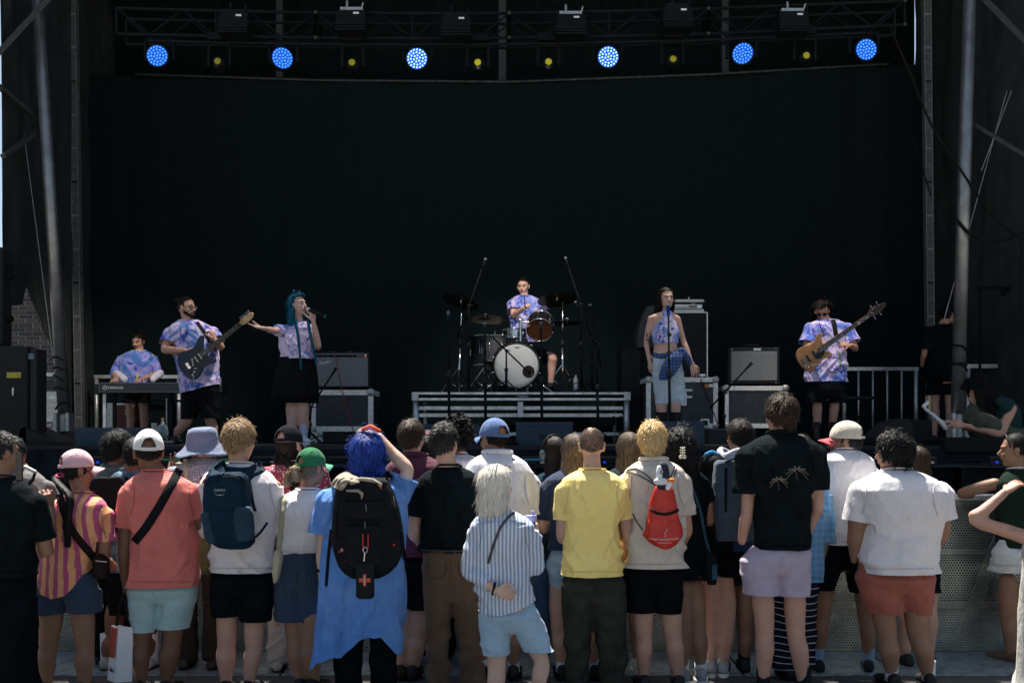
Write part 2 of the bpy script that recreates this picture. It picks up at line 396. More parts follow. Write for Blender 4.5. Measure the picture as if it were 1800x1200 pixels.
# columns and poles
DSTEEL = plain('shade_toned_steel', (.05, .056, .052), .55, .3, .3, 16, .1)  # shade on struts and columns put into these darker base colours
MSTEEL = plain('shade_toned_column_steel', (.15, .16, .15), .5, .3, .35, 16, .1)
def post_square(px0, px1, y0, y1, D, wpx, label):
    th = thing('square_column', label, 'column', W(px1, y1, D)); wd = wpx*D/F
    mb = MB(); mb.bar(W(px1, y1, D), W(px0, y0, D), wd, wd, (0, 1, 0)); part('column_tube', mb, MSTEEL, th)
    for s in (-1, 1):
        mb = MB(); mb.bar(W(px1, y1, D)+[s*wd*.46, -wd*.52, 0], W(px0, y0, D)+[s*wd*.46, -wd*.52, 0], wd*.09, wd*.06, (0, 1, 0)); part('edge_strip', mb, STEEL, th)
    for i in range(14):
        a = (i+.5)/14; p = W(px0, y0, D)*(1-a) + W(px1, y1, D)*a; mb = MB(); mb.box(p+[-wd*.45, -wd*.535, -.012], p+[wd*.45, -wd*.5, .012]); part('joint_band', mb, BLACKM if i % 3 == 0 else STEEL, th)
    return th
post_square(128, 141, -60, 762, 15, 13, 'pale square roof column left of the keyboard player')
post_square(1627, 1636, -60, 762, 15, 13, 'pale square roof column beside the low barrier on the right')
def post_stub(px, w_, D=16.6, label=''):
    mb = MB(); mb.box((X(px, D)-w_/2, D, DECK), (X(px, D)+w_/2, D+.1, 9)); mb.box((X(px, D)-w_*.42, D-.012, DECK), (X(px, D)-w_*.28, D, 9)); mb.box((X(px, D)+w_*.28, D-.012, DECK), (X(px, D)+w_*.42, D, 9))
    solo('rear_column', mb, DSTEEL, label, 'column')
post_stub(491, .11, label='grey rear column showing above the backdrop behind the second blue lamp from the left')
post_stub(883, .12, label='grey rear column showing above the backdrop at the middle of the stage')
post_stub(1275, .11, label='grey rear column showing above the backdrop left of the fifth blue lamp')
TUBE = NT('round_steel_pole', .42, .75); TUBE.color(TUBE.vary((.30, .30, .29), .3, 5)); TUBE = TUBE.m
for (a, b, D, r, lab) in (((62, -60), (113, 765), 12, .072, 'leaning round steel roof pole with cables wound round its foot, by the raised tarpaulin'),
                          ((1706, -60), (1683, 765), 12, .078, 'round steel roof pole in front of the crew member in black')):
    th = thing('round_pole', lab, 'pole', W(*b, D)); mb = MB(); mb.cyl(W(*b, D)+[0, 0, .25], W(*a, D), r, r*.9, 24); part('pole_tube', mb, TUBE, th, True)
    mb = MB(); mb.cyl(W(*b, D)-[0, 0, .08], W(*b, D)+[0, 0, .3], r*.8, None, 16); 
    for s in (-1, 1): mb.box(W(*b, D)+[s*r-.02, -r-.02, -.08], W(*b, D)+[s*r+.02, r, .26])
    part('pole_foot', mb, STEEL, th)
    for y in ((630, 648, 665, 683, 712) if a[0] < 900 else (612, 640, 644)):
        k = (y+60)/825; c = W(a[0]+(b[0]-a[0])*k, y, D); rr = r*1.06; tl = random.uniform(-.35, .35)
        mb = MB(); mb.tube([c+[rr*math.cos(q), rr*math.sin(q), tl*.15*math.cos(q)+.012*math.sin(3*q)] for q in np.linspace(0, 2*math.pi, 25)], random.choice((.009, .014)), 6); part('cable_wrap', mb, BLACKR, th, True)
def strut(a, b, Da, Db, w_, lab):
    mb = MB(); mb.bar(W(*a, Da), W(*b, Db), w_, w_*.7); solo('brace_strut', mb, DSTEEL, lab, 'strut')
strut((-20, 112), (100, -18), 11.5, 12, .085, 'flat grey diagonal strut across the top left corner')
strut((1715, -18), (1822, 92), 12, 11.5, .085, 'flat grey diagonal strut across the top right corner')
strut((-5, 150), (75, 218), 11.55, 12.2, .06, 'dim upper diagonal brace beside the left tarpaulin')
strut((5, 275), (78, 222), 11.55, 12.2, .06, 'dim lower diagonal brace beside the left tarpaulin')
strut((1690, 205), (1810, 278), 12.2, 11.6, .06, 'dim diagonal brace beside the right tarpaulin')
# ------------------------------------------------------------------ lighting truss with lamps
TRM = plain('black_truss_tube', (.008, .012, .012), .6, 0, .3, 20)
tx = [205, 380, 555, 725, 895, 1070, 1245, 1420, 1590]; ttop = [15, 19.5, 23, 24.5, 24, 20.5, 16, 9, 2]; tbot = [60, 64, 67, 68, 67, 64, 60, 52, 44]; TD = 11.2
segs = [(0, 2), (2, 4), (4, 6), (6, 8)]; nm = ['far left', 'centre left', 'centre right', 'far right']
for si, (i0, i1) in enumerate(segs):
    th = thing('lighting_truss', f'black lattice lighting truss section overhead, {nm[si]} of the four joined end to end', 'truss', W((tx[i0]+tx[i1])/2, tbot[i0+1], TD), 'truss sections over the stage front')
    for dy in (0, .29):
        for arr in (ttop, tbot):
            mb = MB(); mb.tube([W(tx[i], arr[i], TD)+[0, dy, 0] for i in range(i0, i1+1)], .018, 8); part('chord', mb, TRM, th, True)
    nb = 6
    for k in range(nb+1):
        px = tx[i0] + (tx[i1]-tx[i0])*k/nb; a = W(px, np.interp(px, tx, ttop), TD); b = W(px, np.interp(px, tx, tbot), TD)
        if k % 3 == 0 or k == nb: mb = MB(); mb.cyl(a, b, .014, None, 6); part('upright', mb, TRM, th, True); mb = MB(); mb.cyl(a+[0,.29,0], b+[0,.29,0], .014, None, 6); part('upright', mb, TRM, th, True)
        if k < nb:
            px2 = tx[i0] + (tx[i1]-tx[i0])*(k+1)/nb; a2 = W(px2, np.interp(px2, tx, ttop), TD); b2 = W(px2, np.interp(px2, tx, tbot), TD)
            p, q = (a, b2) if k % 2 == 0 else (b, a2)
            for dy in (0, .29): mb = MB(); mb.cyl(p+[0,dy,0], q+[0,dy,0], .010, None, 6); part('brace', mb, TRM, th, True)
    for arr in (ttop, tbot):
        mb = MB(); mb.ell(W(tx[i1], arr[i1], TD)-[0,.012,0], (.022, .02, .022)); part('joint_pin', mb, DSTEEL, th, True)
mb = MB(); mb.tube([W(p, np.interp(p, tx, tbot)+11, TD) for p in range(260, 1560, 60)], .016, 8); solo('lamp_rail', mb, TRM, 'thin black pipe slung just below the lighting truss that the lamps hang from', 'pipe', smooth=True)
LEDB = emit('blue_led_bead', srgb(84, 170, 250), 1.3); LEDF = emit('blue_led_face', srgb(8, 76, 200), 1.0); LEDB2 = emit('pale_led_bead', srgb(170, 210, 255), 2.2); LEDF2 = emit('pale_led_face', srgb(22, 92, 225), 1.1)
for (n_, px, py, tl) in ((1, 277, 99, .1), (2, 496, 103, .4), (3, 733, 104, .05), (4, 1069, 101, 0), (5, 1306, 95, -.4), (6, 1522, 88, 0)):
    c = W(px, py, TD); lab = {1: 'round blue glowing wash lamp, first from the left under the truss', 2: 'round blue glowing wash lamp, second from the left under the truss', 3: 'round pale blue glowing wash lamp left of the middle, above the drum kit', 4: 'round pale blue glowing wash lamp right of the middle, above the bare shouldered singer', 5: 'round blue glowing wash lamp, second from the right under the truss', 6: 'round blue glowing wash lamp, last on the right under the truss'}[n_]
    th = thing('wash_lamp', lab, 'stage light', c+[0,.15,.25], 'blue wash lamps under the truss')
    M = np.array(Matrix.Rotation(tl, 3, 'Z') @ Matrix.Rotation(R(90+4), 3, 'X')); r = .112
    f_ = M @ np.array([0, 0, 1.])                          # lens direction (towards the crowd)
    mb = MB(); mb.lathe([(.02, -.22), (.08, -.2), (.115, -.1), (.128, -.02), (.128, .01), (r+.004, .012)], c, 28, M); part('lamp_head', mb, BLACKM, th, True)
    mb = MB(); mb.lathe([(0.001, .012), (r, .012), (r, .016), (.001, .016)], c, 32, M, True); part('lens_plate', mb, LEDF2 if n_ in (3, 4) else LEDF, th, False)
    mb = MB()
    for ring, cnt in ((0, 1), (.0335, 6), (.066, 12), (.096, 18)):
        for k in range(cnt):
            a = 2*math.pi*k/cnt + ring*9; mb.ell(c + M @ np.array([ring*math.cos(a), ring*math.sin(a), .018]), (.0098, .0098, .007), M, 8, 5)
    o = part('led_bead', mb, LEDB2 if n_ in (3, 4) else LEDB, th, True); o['kind'] = 'stuff'
    mb = MB()
    for s in (-1, 1): mb.bar(c+[s*.155, .08, -.02], c+[s*.155, .08, .2], .03, .05)
    mb.bar(c+[-.17, .08, .205], c+[.17, .08, .205], .05, .03, (0,0,1)); mb.cyl(c+[0,.08,.2], c+[0,.08,.3], .02); part('yoke', mb, BLACKM, th)
BAND_FILL = 210
YEL = [(385, 111, .16), (620, 113, .35), (840, 113, 1.0), (964, 112, .8), (1182, 107, .35), (1415, 101, .5)]
for i, (px, py, st) in enumerate(YEL):
    c = W(px, py, TD); lab = ['dim yellow beam lamp between the first two blue lamps', 'dim yellow beam lamp between the second and third blue lamps', 'brightest yellow beam lamp, just left of the middle rear column', 'yellow beam lamp just right of the middle rear column', 'dim yellow beam lamp between the fourth and fifth blue lamps', 'small yellow beam lamp between the two rightmost blue lamps'][i]
    th = thing('beam_lamp', lab, 'stage light', c+[0,.1,.3], 'yellow beam lamps under the truss')
    M = np.array(Matrix.Rotation(R(90), 3, 'X'))
    mb = MB(); mb.lathe([(.05, -.16), (.075, -.12), (.08, 0), (.055, .05), (.045, .055)], c, 20, M); part('lamp_head', mb, BLACKM, th, True)
    mb = MB(); mb.lathe([(.001, .052), (.037, .052), (.032, .066), (.001, .07)], c, 18, M); part('lens', mb, emit(f'yellow_lens_{i}', srgb(180, 172, 18), .08+.6*st), th, True)
    mb = MB()
    for s in (-1, 1): mb.bar(c+[s*.115, .03, -.03], c+[s*.115, .03, .2], .03, .05)
    mb.bar(c+[-.13, .03, .21], c+[.13, .03, .21], .06, .05); mb.box(c+[-.11, -.05, .24], c+[.11, .11, .32]); part('yoke', mb, BLACKM, th)
    tg = [W(243, 610, 14.0), W(335, 580, 11.4), W(925, 540, 14.0), W(925, 560, 14.0), W(1171, 560, 10.9), W(1450, 570, 12.0)][i] if i != 1 else W(430, 580, 11.2)
    ld = bpy.data.lights.new('added_band_spot', 'SPOT'); ld.energy = BAND_FILL*(.95 if i == 0 else (.55 if i in (2, 3) else 1)); ld.spot_size = R(44); ld.spot_blend = 1; ld.color = (1, .90, .80); ld.shadow_soft_size = .06  # extra spot added to each lamp and aimed to brighten the band
    lo_ = bpy.data.objects.new('added_band_spot', ld); COL.objects.link(lo_); lo_.parent = th; p_ = c+np.array([0, -.14, -.06]); lo_.location = p_-wl(th); lo_.rotation_euler = Vector(tg-p_).to_track_quat('-Z', 'Y').to_euler()
for i, (px, py) in enumerate([(413, 44), (618, 40), (802, 49), (1003, 47), (1190, 34), (1393, 42)]):
    c = W(px, py, 11.05); th = thing('truss_fixture', f'black boxy lamp with cooling fins, {["first", "second", "third", "fourth", "fifth", "last"][i]} from the left on the truss', 'stage light', c, 'boxy fixtures clamped on the truss')
    mb = MB(); mb.rbox(c+[-.16,-.08,-.05], c+[.16,.12,.11], .015); part('housing', mb, BLACKM, th)
    for k in range(3): mb = MB(); mb.box(c+[-.16,-.11,-.12+k*.028], c+[.16,.10,-.103+k*.028]); part('fin', mb, TRM, th)
    mb = MB(); mb.box(c+[.03,-.084,.06], c+[.09,-.0805,.08]); part('tag', mb, WHITE, th)
    mb = MB(); mb.box(c+[-.12,-.02,.11], c+[.12,.04,.16]); mb.cyl(c+[-.05,0,.16], c+[-.05,.02,.24], .012); mb.cyl(c+[.1,0,.1], c+[.13,-.04,.2], .008); part('clamp', mb, STEEL if i % 2 else TRM, th)
# ------------------------------------------------------------------ left gap: brick house, barrier, sign
MORT = plain('mortar', (.26, .25, .24), .9); BRK = [plain(f'brick_tone_{i}', c, .85, 0, .3, 20, .4) for i, c in enumerate([(.10,.086,.078), (.125,.096,.082), (.075,.07,.072), (.15,.115,.10)])]
bh = thing('brick_house', 'weathered dark brick building seen through the gap under the left tarpaulin', 'building', (-8.7, 18, 0))
mb = MB(); mb.box((-9.8, 18.0, 0), (-7.5, 19.5, 4.95)); part('wall', mb, MORT, bh)
bm0 = MB(); bm0.rbox((-.12,-.012,-.031), (.12,.02,.031), .006); bme = [mkmesh('brick', bm0.verts(), bm0.f, m, np.zeros(3), False) for m in BRK]
for r_ in range(30):
    for c_ in range(8):
        x = -9.6 + c_*.262 + (.13 if r_ % 2 else 0) + random.uniform(-.008, .008); z = 2.68 + r_*.075
        if x > -7.65: continue
        o = bpy.data.objects.new('brick', random.choice(bme)); COL.objects.link(o); o.parent = bh; o.location = (x+8.7, -random.uniform(0, .008), z); o.scale = (random.uniform(.9, 1.02), 1, random.uniform(.88, 1.05))
mb = MB(); mb.box((-9.7, 17.93, 1.93), (-7.75, 17.99, 2.42))
part('shop_panel', mb, plain('cream_siding', (.75, .72, .64), .7, 0, .08), bh)
for i in range(5): mb = MB(); mb.box((-9.7, 17.91, 1.95+i*.095), (-7.75, 17.932, 2.03+i*.095)); part('siding_board', mb, plain('cream_siding', (.7, .68, .6)), bh)
pk = plain('painted_pink_brick', (.55, .42, .44), .8, 0, .2, 20, .3)
bmp = mkmesh('brick', bm0.verts(), bm0.f, pk, np.zeros(3), False)
for r_ in range(9):
    for c_ in range(7):
        o = bpy.data.objects.new('brick', bmp); COL.objects.link(o); o.parent = bh; o.location = (-9.5+c_*.262+(.13 if r_ % 2 else 0)+8.7, -.02, 1.2+r_*.078)
mb = MB(); mb.box((-9.7, 17.90, 2.46), (-7.75, 17.98, 2.62)); part('lintel', mb, plain('dark_trim', (.05,.05,.05)), bh)
# low aluminium barriers on the stage sides
def rail_barrier(x0, x1, y, zt, nb, lab, zb=DECK, r=.02, extra=()):
    th = thing('guard_rail', lab, 'railing', ((x0+x1)/2, y, zb))
    mb = MB(); mb.box((x0, y-.022, zt-.05), (x1, y+.022, zt)); part('top_rail', mb, ALU, th)
    for z in extra: mb = MB(); mb.box((x0, y-.018, z-.035), (x1, y+.018, z)); part('cross_rail', mb, ALU, th)
    for k in range(nb):
        x = x0 + .03 + (x1-x0-.06)*k/(nb-1); e = k in (0, nb-1); mb = MB(); mb.cyl((x, y, zb), (x, y, zt-.05), r*1.5 if e else r*.7, None, 10); part('end_post' if e else 'bar', mb, ALU, th, True)
    return th
rail_barrier(X(1480, 14.6), X(1614, 14.6), 14.6, Z(645, 14.6), 6, 'low aluminium guard rail with upright bars right of the bass player')
rail_barrier(X(1698, 13.4), X(1830, 13.4), 13.4, Z(640, 13.4), 3, 'aluminium guard rail at the far right behind the crouching photographer', extra=(Z(700, 13.4),))
rail_barrier(X(166, 15.4), X(318, 15.4), 15.4, Z(659, 15.4), 3, 'pale guard rail behind the keyboard player')
rail_barrier(X(60, 14.6), X(116, 14.6), 14.6, Z(655, 14.6), 2, 'bright aluminium rails seen in the gap left of the round pole', extra=(Z(696, 14.6), Z(736, 14.6)))
th = thing('notice_sign', 'white notice board with a red prohibition ring, left of the wrapped pole', 'sign', W(74, 690, 16)); mb = MB(); mb.box(W(68, 690, 16), W(77.5, 646, 16)+[0,.02,0]); part('sign_board', mb, WHITE, th)
mb = MB(); c = W(72.5, 652.5, 15.99); mb.tube([c+[.03*math.cos(a), 0, .03*math.sin(a)] for a in np.linspace(0, 2*math.pi, 17)], .005, 6); mb.cyl(c+[-.02,0,.02], c+[.02,0,-.02], .004); part('red_ring', mb, plain('sign_red', (.5,.03,.03)), th)
mb = MB(); mb.tube([W(72, 682, 14)+[0,0,0], W(77, 690, 14), W(77, 715, 14), W(76, 732, 14)], .02, 8); solo('cable_loop', mb, BLACKR, 'thick black cable looped over the bright rail in the left gap', 'cable', smooth=True)
# PA cabinets at the far left
th = thing('speaker_stack', 'tall black loudspeaker cabinet with yellow sticker at the far left of the stage', 'loudspeaker', (X(20, 9.9), 9.9, DECK))
mb = MB(); mb.rbox((X(-60, 9.9), 9.9, DECK), (X(48, 9.9), 10.1, Z(608, 9.9)), .015); part('cabinet', mb, TOLEX, th)
mb = MB(); mb.rbox((X(49, 9.9), 9.93, DECK), (X(62, 9.9), 10.15, Z(612, 9.9)), .01); part('side_panel', mb, BLACKP, th)
mb = MB(); mb.box(W(12, 664, 9.895)-[0,.004,0], W(37, 654, 9.895)); part('yellow_sticker', mb, plain('sticker_yellow', (.42,.36,.04), .6, 0, .3, 60), th)
mb = MB(); mb.box(W(50, 631, 9.925)-[0,.004,0], W(60, 621, 9.925)); part('blue_sticker', mb, plain('sticker_blue', (.1,.16,.22), .6, 0, .3, 60), th)
mb = MB(); mb.box(W(22, 695, 9.89)-[0,.012,0], W(25, 681, 9.89)); part('latch', mb, STEEL, th)
th = thing('line_array', 'slim black hung speaker column at the left picture edge above the cabinet', 'loudspeaker', (X(4, 10), 10, Z(608, 10)))
mb = MB(); mb.rbox((X(-40, 10), 10, Z(606, 10)), (X(4, 10), 10.2, Z(434, 10)), .012); part('cabinet', mb, TOLEX, th)
for i, y in enumerate((470, 485, 560)): mb = MB(); mb.cyl(W(13, y, 10.1), W(22, y, 10.1), .03); part('bracket', mb, BLACKM, th)
# ------------------------------------------------------------------ crowd barrier
t = NT('perforated_aluminium', .36, .85); o_ = t.sep(); g = .0215
u = t.math('MULTIPLY', o_[0], 1/g); v = t.math('MULTIPLY', o_[2], 1/(g*.866)); row = t.math('FLOOR', v); odd = t.math('MULTIPLY', t.math('MODULO', row, 2), .5)
fu = t.math('SUBTRACT', t.math('FRACT', t.math('ADD', u, odd)), .5); fv = t.math('MULTIPLY', t.math('SUBTRACT', t.math('FRACT', v), .5), .866)
d = t.math('SQRT', t.math('ADD', t.math('MULTIPLY', fu, fu), t.math('MULTIPLY', fv, fv))); hole = t.math('LESS_THAN', d, .31)
inx = t.math('LESS_THAN', t.math('ABSOLUTE', o_[0]), .475); inz = t.math('MULTIPLY', t.math('GREATER_THAN', o_[2], .05), t.math('LESS_THAN', o_[2], 1.13))
hole = t.math('MULTIPLY', hole, t.math('MULTIPLY', inx, inz)); t.l(t.math('SUBTRACT', 1, hole), t.b.inputs['Alpha'])
base = t.vary((.25, .27, .24), .4, 4); t.color(base); rr = t.ramp(t.noise(3, 5), [(.3, .26), (.7, .5)]); t.l(rr, t.b.inputs['Roughness']); t.bump(t.noise(5, 3), .25, .02); PERF = t.m
PLATE = NT('foot_plate', .42, .75); PLATE.color(PLATE.mix(PLATE.ramp(PLATE.noise(14, 6, .7), [(.42, 0), (.62, 1)]), (.46, .55, .60), (.24, .29, .33))); PLATE.bump(PLATE.noise(40, 5), .5, .005); PLATE = PLATE.m
BD = 7.66
proto = None
for i in range(9):
    x = -4.24 + i*1.06
    lab = ['end', 'second', 'third', 'fourth', 'fifth', 'sixth', 'seventh', 'eighth', 'ninth'][i]
    if i == 0: lab = 'perforated metal crowd barrier section at the left end of the row'
    elif i == 8: lab = 'perforated metal crowd barrier section the woman in the green tank top leans on'
    elif i == 7: lab = 'perforated metal crowd barrier section right of the big man in salmon shorts'
    else: lab = f'perforated metal crowd barrier section, {lab} from the left, mostly behind the crowd'
    if proto is None:
        th = proto = thing('crowd_barrier', lab, 'barrier', (x, BD, 0), 'crowd barrier sections in front of the stage')
        mb = MB(); mb.box((x-.5, BD, .04), (x+.5, BD+.003, 1.165)); part('perforated_sheet', mb, PERF, th)
        mb = MB(); mb.rbox((x-.528, BD-.03, 1.166), (x+.528, BD+.05, 1.212), .012); part('top_rail', mb, ALU, th)
        for s in (-1, 1): mb = MB(); mb.rbox((x+s*.515-.014, BD-.012, .03), (x+s*.515+.014, BD+.03, 1.166), .004); part('side_post', mb, ALU, th)
        for z in (.38, .78): mb = MB(); mb.box((x-.5, BD+.012, z-.02), (x+.5, BD+.04, z+.02)); part('cross_bar', mb, STEEL, th)
        mb = MB(); mb.box((x-.018, BD+.012, .4), (x+.018, BD+.036, 1.16)); part('stiffener', mb, STEEL, th)
        mb = MB(); mb.add([[x-.52,BD-.64,.012],[x+.52,BD-.64,.012],[x+.52,BD-.03,.04],[x-.52,BD-.03,.04],[x-.52,BD-.64,.003],[x+.52,BD-.64,.003],[x+.52,BD-.03,.003],[x-.52,BD-.03,.003]], [(0,1,2,3),(4,7,6,5),(0,4,5,1),(1,5,6,2),(2,6,7,3),(3,7,4,0)]); part('foot_plate', mb, PLATE, th)
        for s in (-1, 1): mb = MB(); mb.bar((x+s*.5, BD+.03, 1.0), (x+s*.5, BD+.75, .03), .04, .03); part('back_brace', mb, ALU, th)
    else: th = copy_tree(proto, (i*1.06, 0, 0), lab)
for i, pts in enumerate([[(1565, 50, 11.5), (1600, 130, 11.6), (1640, 230, 11.8), (1690, 300, 11.9), (1750, 390, 12), (1805, 425, 12)], [(1680, 385, 11.85), (1700, 408, 11.85), (1730, 424, 11.9), (1765, 420, 11.9), (1800, 408, 11.9)], [(1790, 408, 11.8), (1797, 440, 11.8), (1796, 520, 11.8), (1800, 600, 11.8)], [(1588, 195, 14.9), (1622, 300, 14.9), (1637, 345, 14.9)]]):
    P = np.array([W(*p) for p in pts]); tt = np.linspace(0, len(P)-1, 30); Q = np.stack([np.interp(tt, range(len(P)), P[:,k]) for k in range(3)], 1)
    for _ in range(4): Q[1:-1] = (Q[:-2]+Q[1:-1]*2+Q[2:])/4
    mb = MB(); mb.tube(Q, [.013, .022, .017, .010][i], 7)
    solo('hanging_cable', mb, BLACKR, ['long black cable falling diagonally from the truss to the right tarpaulin', 'thick drooping bundle of black cable right of the round pole', 'black cable hanging straight down at the right picture edge', 'short black cable slanting across the right square column'][i], 'cable', smooth=True)
for i, (a, b, D) in enumerate([((1778, 160), (1725, 300), 12.3), ((1770, 160), (1660, 560), 12.3), ((35, 180), (95, 640), 12.4)]):
    mb = MB(); mb.tube([W(*a, D), W(*b, D)], .005, 5); solo('guy_rope', mb, STEEL, ['thin grey rope high on the right tarpaulin', 'thin grey rope slanting past the right round pole', 'thin grey rope slanting down the left tarpaulin'][i], 'rope')
mb = MB(); mb.box((X(1718, 13), 13, Z(508, 13)), (X(1830, 13), 13.04, Z(503, 13))); mb.cyl(W(1763, 508, 13), W(1763, 520, 13), .03); mb.box((X(1722, 13), 13, Z(700, 13)), (X(1725, 13), 13.03, Z(508, 13))); solo('black_rail', mb, BLACKM, 'black metal frame in front of the right tarpaulin', 'frame')
# ================================================================== PEOPLE LIBRARY
def frame(yaw, pitch=0, roll=0):
    """head frame: columns right, forward, up. yaw 0 looks away from the camera, 90 to picture right, 180 at the camera"""
    M = Matrix.Rotation(R(-yaw), 3, 'Z') @ Matrix.Rotation(R(pitch), 3, 'X') @ Matrix.Rotation(R(roll), 3, 'Y')
    return np.array(M)
def spl(P, rad, n=4):
    P = np.array(P, float); k = len(P); Q = []; r = []
    E = np.vstack([2*P[0]-P[1], P, 2*P[-1]-P[-2]])
    for i in range(k-1):
        p0, p1, p2, p3 = E[i:i+4]
        for a in np.arange(n)/n:
            Q.append(.5*((2*p1)+(-p0+p2)*a+(2*p0-5*p1+4*p2-p3)*a*a+(-p0+3*p1-3*p2+p3)*a**3)); r.append(rad[i]*(1-a)+rad[i+1]*a)
    Q.append(P[-1]); r.append(rad[-1]); return np.array(Q), r
def oval(c, hx, hy, t, n=28, e=2.3):
    a = np.arange(n)*2*math.pi/n; ca, sa = np.cos(a), np.sin(a)
    x = np.sign(ca)*np.abs(ca)**(2/e)*hx; y = np.sign(sa)*np.abs(sa)**(2/e)*hy
    ct, st = math.cos(t), math.sin(t)
    return np.stack([c[0]+x*ct+y*st, c[1]-x*st+y*ct, np.full(n, c[2])], 1)
def rows_loft(mb, rows, D, t=0, kk=None, shrink=0, dep=None, cy=None, e=2.3, n=28):
    """rows: (py, xl, xr) silhouette widths read off the photograph at depth D"""
    rs = []; L = len(rows)
    for i, (py, xl, xr) in enumerate(rows):
        u = i/(L-1) if L > 1 else 0
        k = kk[i] if kk is not None else .6
        hw = (xr-xl)/2*D/F - shrink
        hw = max(hw, .02); ha = hw/math.sqrt(math.cos(t)**2+(k*math.sin(t))**2); hb = ha*k
        if dep is not None: hb = min(hb, dep)
        y = D + (cy[i] if cy is not None else 0)
        rs.append(oval(((((xl+xr)/2)-900)*D/F, y, CAMH-(py-HOR)*D/F), ha, hb, t, n, e))
    if rs[0][0,2] > rs[-1][0,2]: rs = rs[::-1]
    mb.rings(rs); return mb
def interp_rows(rows, n=3):
    out = []
    for a, b in zip(rows, rows[1:]):
        for k in range(n): out.append(tuple(a[i]*(1-k/n)+b[i]*k/n for i in range(3)))
    out.append(rows[-1]); return out
def fold(co, no, amp, seed, z0, z1, base=.35, kind='tee'):
    """cloth folds as real relief"""
    h = np.clip((z1-co[:,2])/(max(z1-z0, .01)), 0, 1)
    q = co*[1, .6, 1] + seed*3.7; wq = np.stack([vnoise(q*3, seed+s) for s in range(3)], 1)*.12
    p = q+wq
    a = p @ np.array([[math.cos(.5), 0, math.sin(.5)], [0, 1, 0], [-math.sin(.5), 0, math.cos(.5)]])
    b = p @ np.array([[math.cos(-.6), 0, math.sin(-.6)], [0, 1, 0], [-math.sin(-.6), 0, math.cos(-.6)]])
    r1 = 1-2*np.abs(vnoise(a*[11, 6, 3.2], seed+5)); r2 = 1-2*np.abs(vnoise(b*[12, 6, 3.6], seed+9)); r3 = vnoise(p*[5, 4, 2.2], seed+2)
    r4 = 1-2*np.abs(vnoise(p*[4, 5, 13], seed+12)) 
    sharp = lambda r: np.sign(r)*np.abs(r)**.8
    r1, r2, r4 = np.maximum(r1, -.25), np.maximum(r2, -.25), np.maximum(r4, -.3)
    if kind == 'drape': d = .9*(1-2*np.abs(vnoise(p*[14, 8, 1.0], seed)))+.5*r3
    elif kind == 'pants': d = .55*r1+.45*r2+.6*r4*np.clip(h*1.3, .25, 1)
    else: d = .5*r1+.5*r2+.45*r3+.35*r4*np.clip(h*2-1, 0, 1)
    w_ = base+(1-base)*h
    d = d-d.mean()-.25*d.std(); d = np.where(d < 0, -.42*(1-np.exp(d/.42)), d)
    return co + no*(d*amp*w_*np.clip(1.15-np.abs(no[:,2])*1.3, 0, 1))[:,None]
def cut(co, fc, planes):
    """opens hems: planes = (inside test, signed distance, snap) ; faces wholly beyond the plane go, boundary vertices snap to it"""
    bey = np.zeros(len(co), bool); co = co.copy(); new = co.copy()
    for near, dist, dr in planes:
        m = near(co) & (dist(co) > 0); bey |= m; d_ = dist(co)
        new[m] = co[m]-dr[None,:]*d_[m][:,None]
    F_ = np.array([f if len(f) == 4 else (f[0], f[1], f[2], f[2]) for f in fc]); keep = ~bey[F_].all(1)
    F_ = F_[keep]; used = np.zeros(len(co), bool); used[F_.ravel()] = True; idx = np.cumsum(used)-1
    return new[used], [tuple(int(idx[i]) for i in f) if f[2] != f[3] else tuple(int(idx[i]) for i in f[:3]) for f in F_]
def finish(name, co, fc, mat_, parent, label=None):
    off = wl(parent); me = mkmesh(name, co, fc, mat_, off); return part(name, me, None, parent, at=off, label=label)
FINGERS = [(-.031, .070, .0082), (-.0105, .079, .0088), (.0105, .073, .0086), (.030, .058, .0076)]
def hand(mb, wr, d, n, thumb=1, s=1.0, curl=.35, curls=None, spread=.12):
    """palm with five bent fingers. d: wrist to knuckles, n: out of the back of the hand, thumb: +1/-1 side along d x n"""
    wr = np.array(wr, float); d = np.array(d, float); d /= np.linalg.norm(d); n = np.array(n, float); n -= d*(n@d); n /= np.linalg.norm(n); l = np.cross(d, n)*thumb
    M = np.stack([l, n, d], 1)
    rs = []
    for z, a, b in ((-.02, .024, .019), (.01, .028, .018), (.04, .038, .017), (.075, .042, .015), (.092, .040, .011)):
        q = np.arange(14)*2*math.pi/14; rs.append(np.stack([np.cos(q)*a*s, np.sin(q)*b*s, np.full(14, z*s)], 1)@M.T+wr)
    mb.rings(rs)
    for i, (x, L, r) in enumerate(FINGERS):
        x = -x*1.0; c = curls[i] if curls else curl*(1+.12*i); p = wr + (l*x + d*.082)*s; f = d + l*spread*x/.03; f /= np.linalg.norm(f); pts = [p]
        a = 0
        for k, fr in enumerate((.45, .30, .25)):
            a += c*(.9 if k == 0 else 1.1); v = f*math.cos(a)-n*math.sin(a); p = p+v*L*fr*s; pts.append(p)
        P, rr = spl(pts, [r*s, r*.96*s, r*.88*s, r*.72*s], 2); mb.tube(P, rr, 8, True)
    p = wr+(l*.024+d*.022-n*.004)*s; f = d*.62+l*.75-n*.22; f /= np.linalg.norm(f); f2 = d*.9+l*.25-n*.45*(1+curl); f2 /= np.linalg.norm(f2)
    P, rr = spl([p, p+f*.042*s, p+f*.042*s+f2*.030*s, p+f*.042*s+f2*.054*s], [.0125*s, .0115*s, .010*s, .0078*s], 2); mb.tube(P, rr, 8, True)
SKULL = (.076, .096, .099)
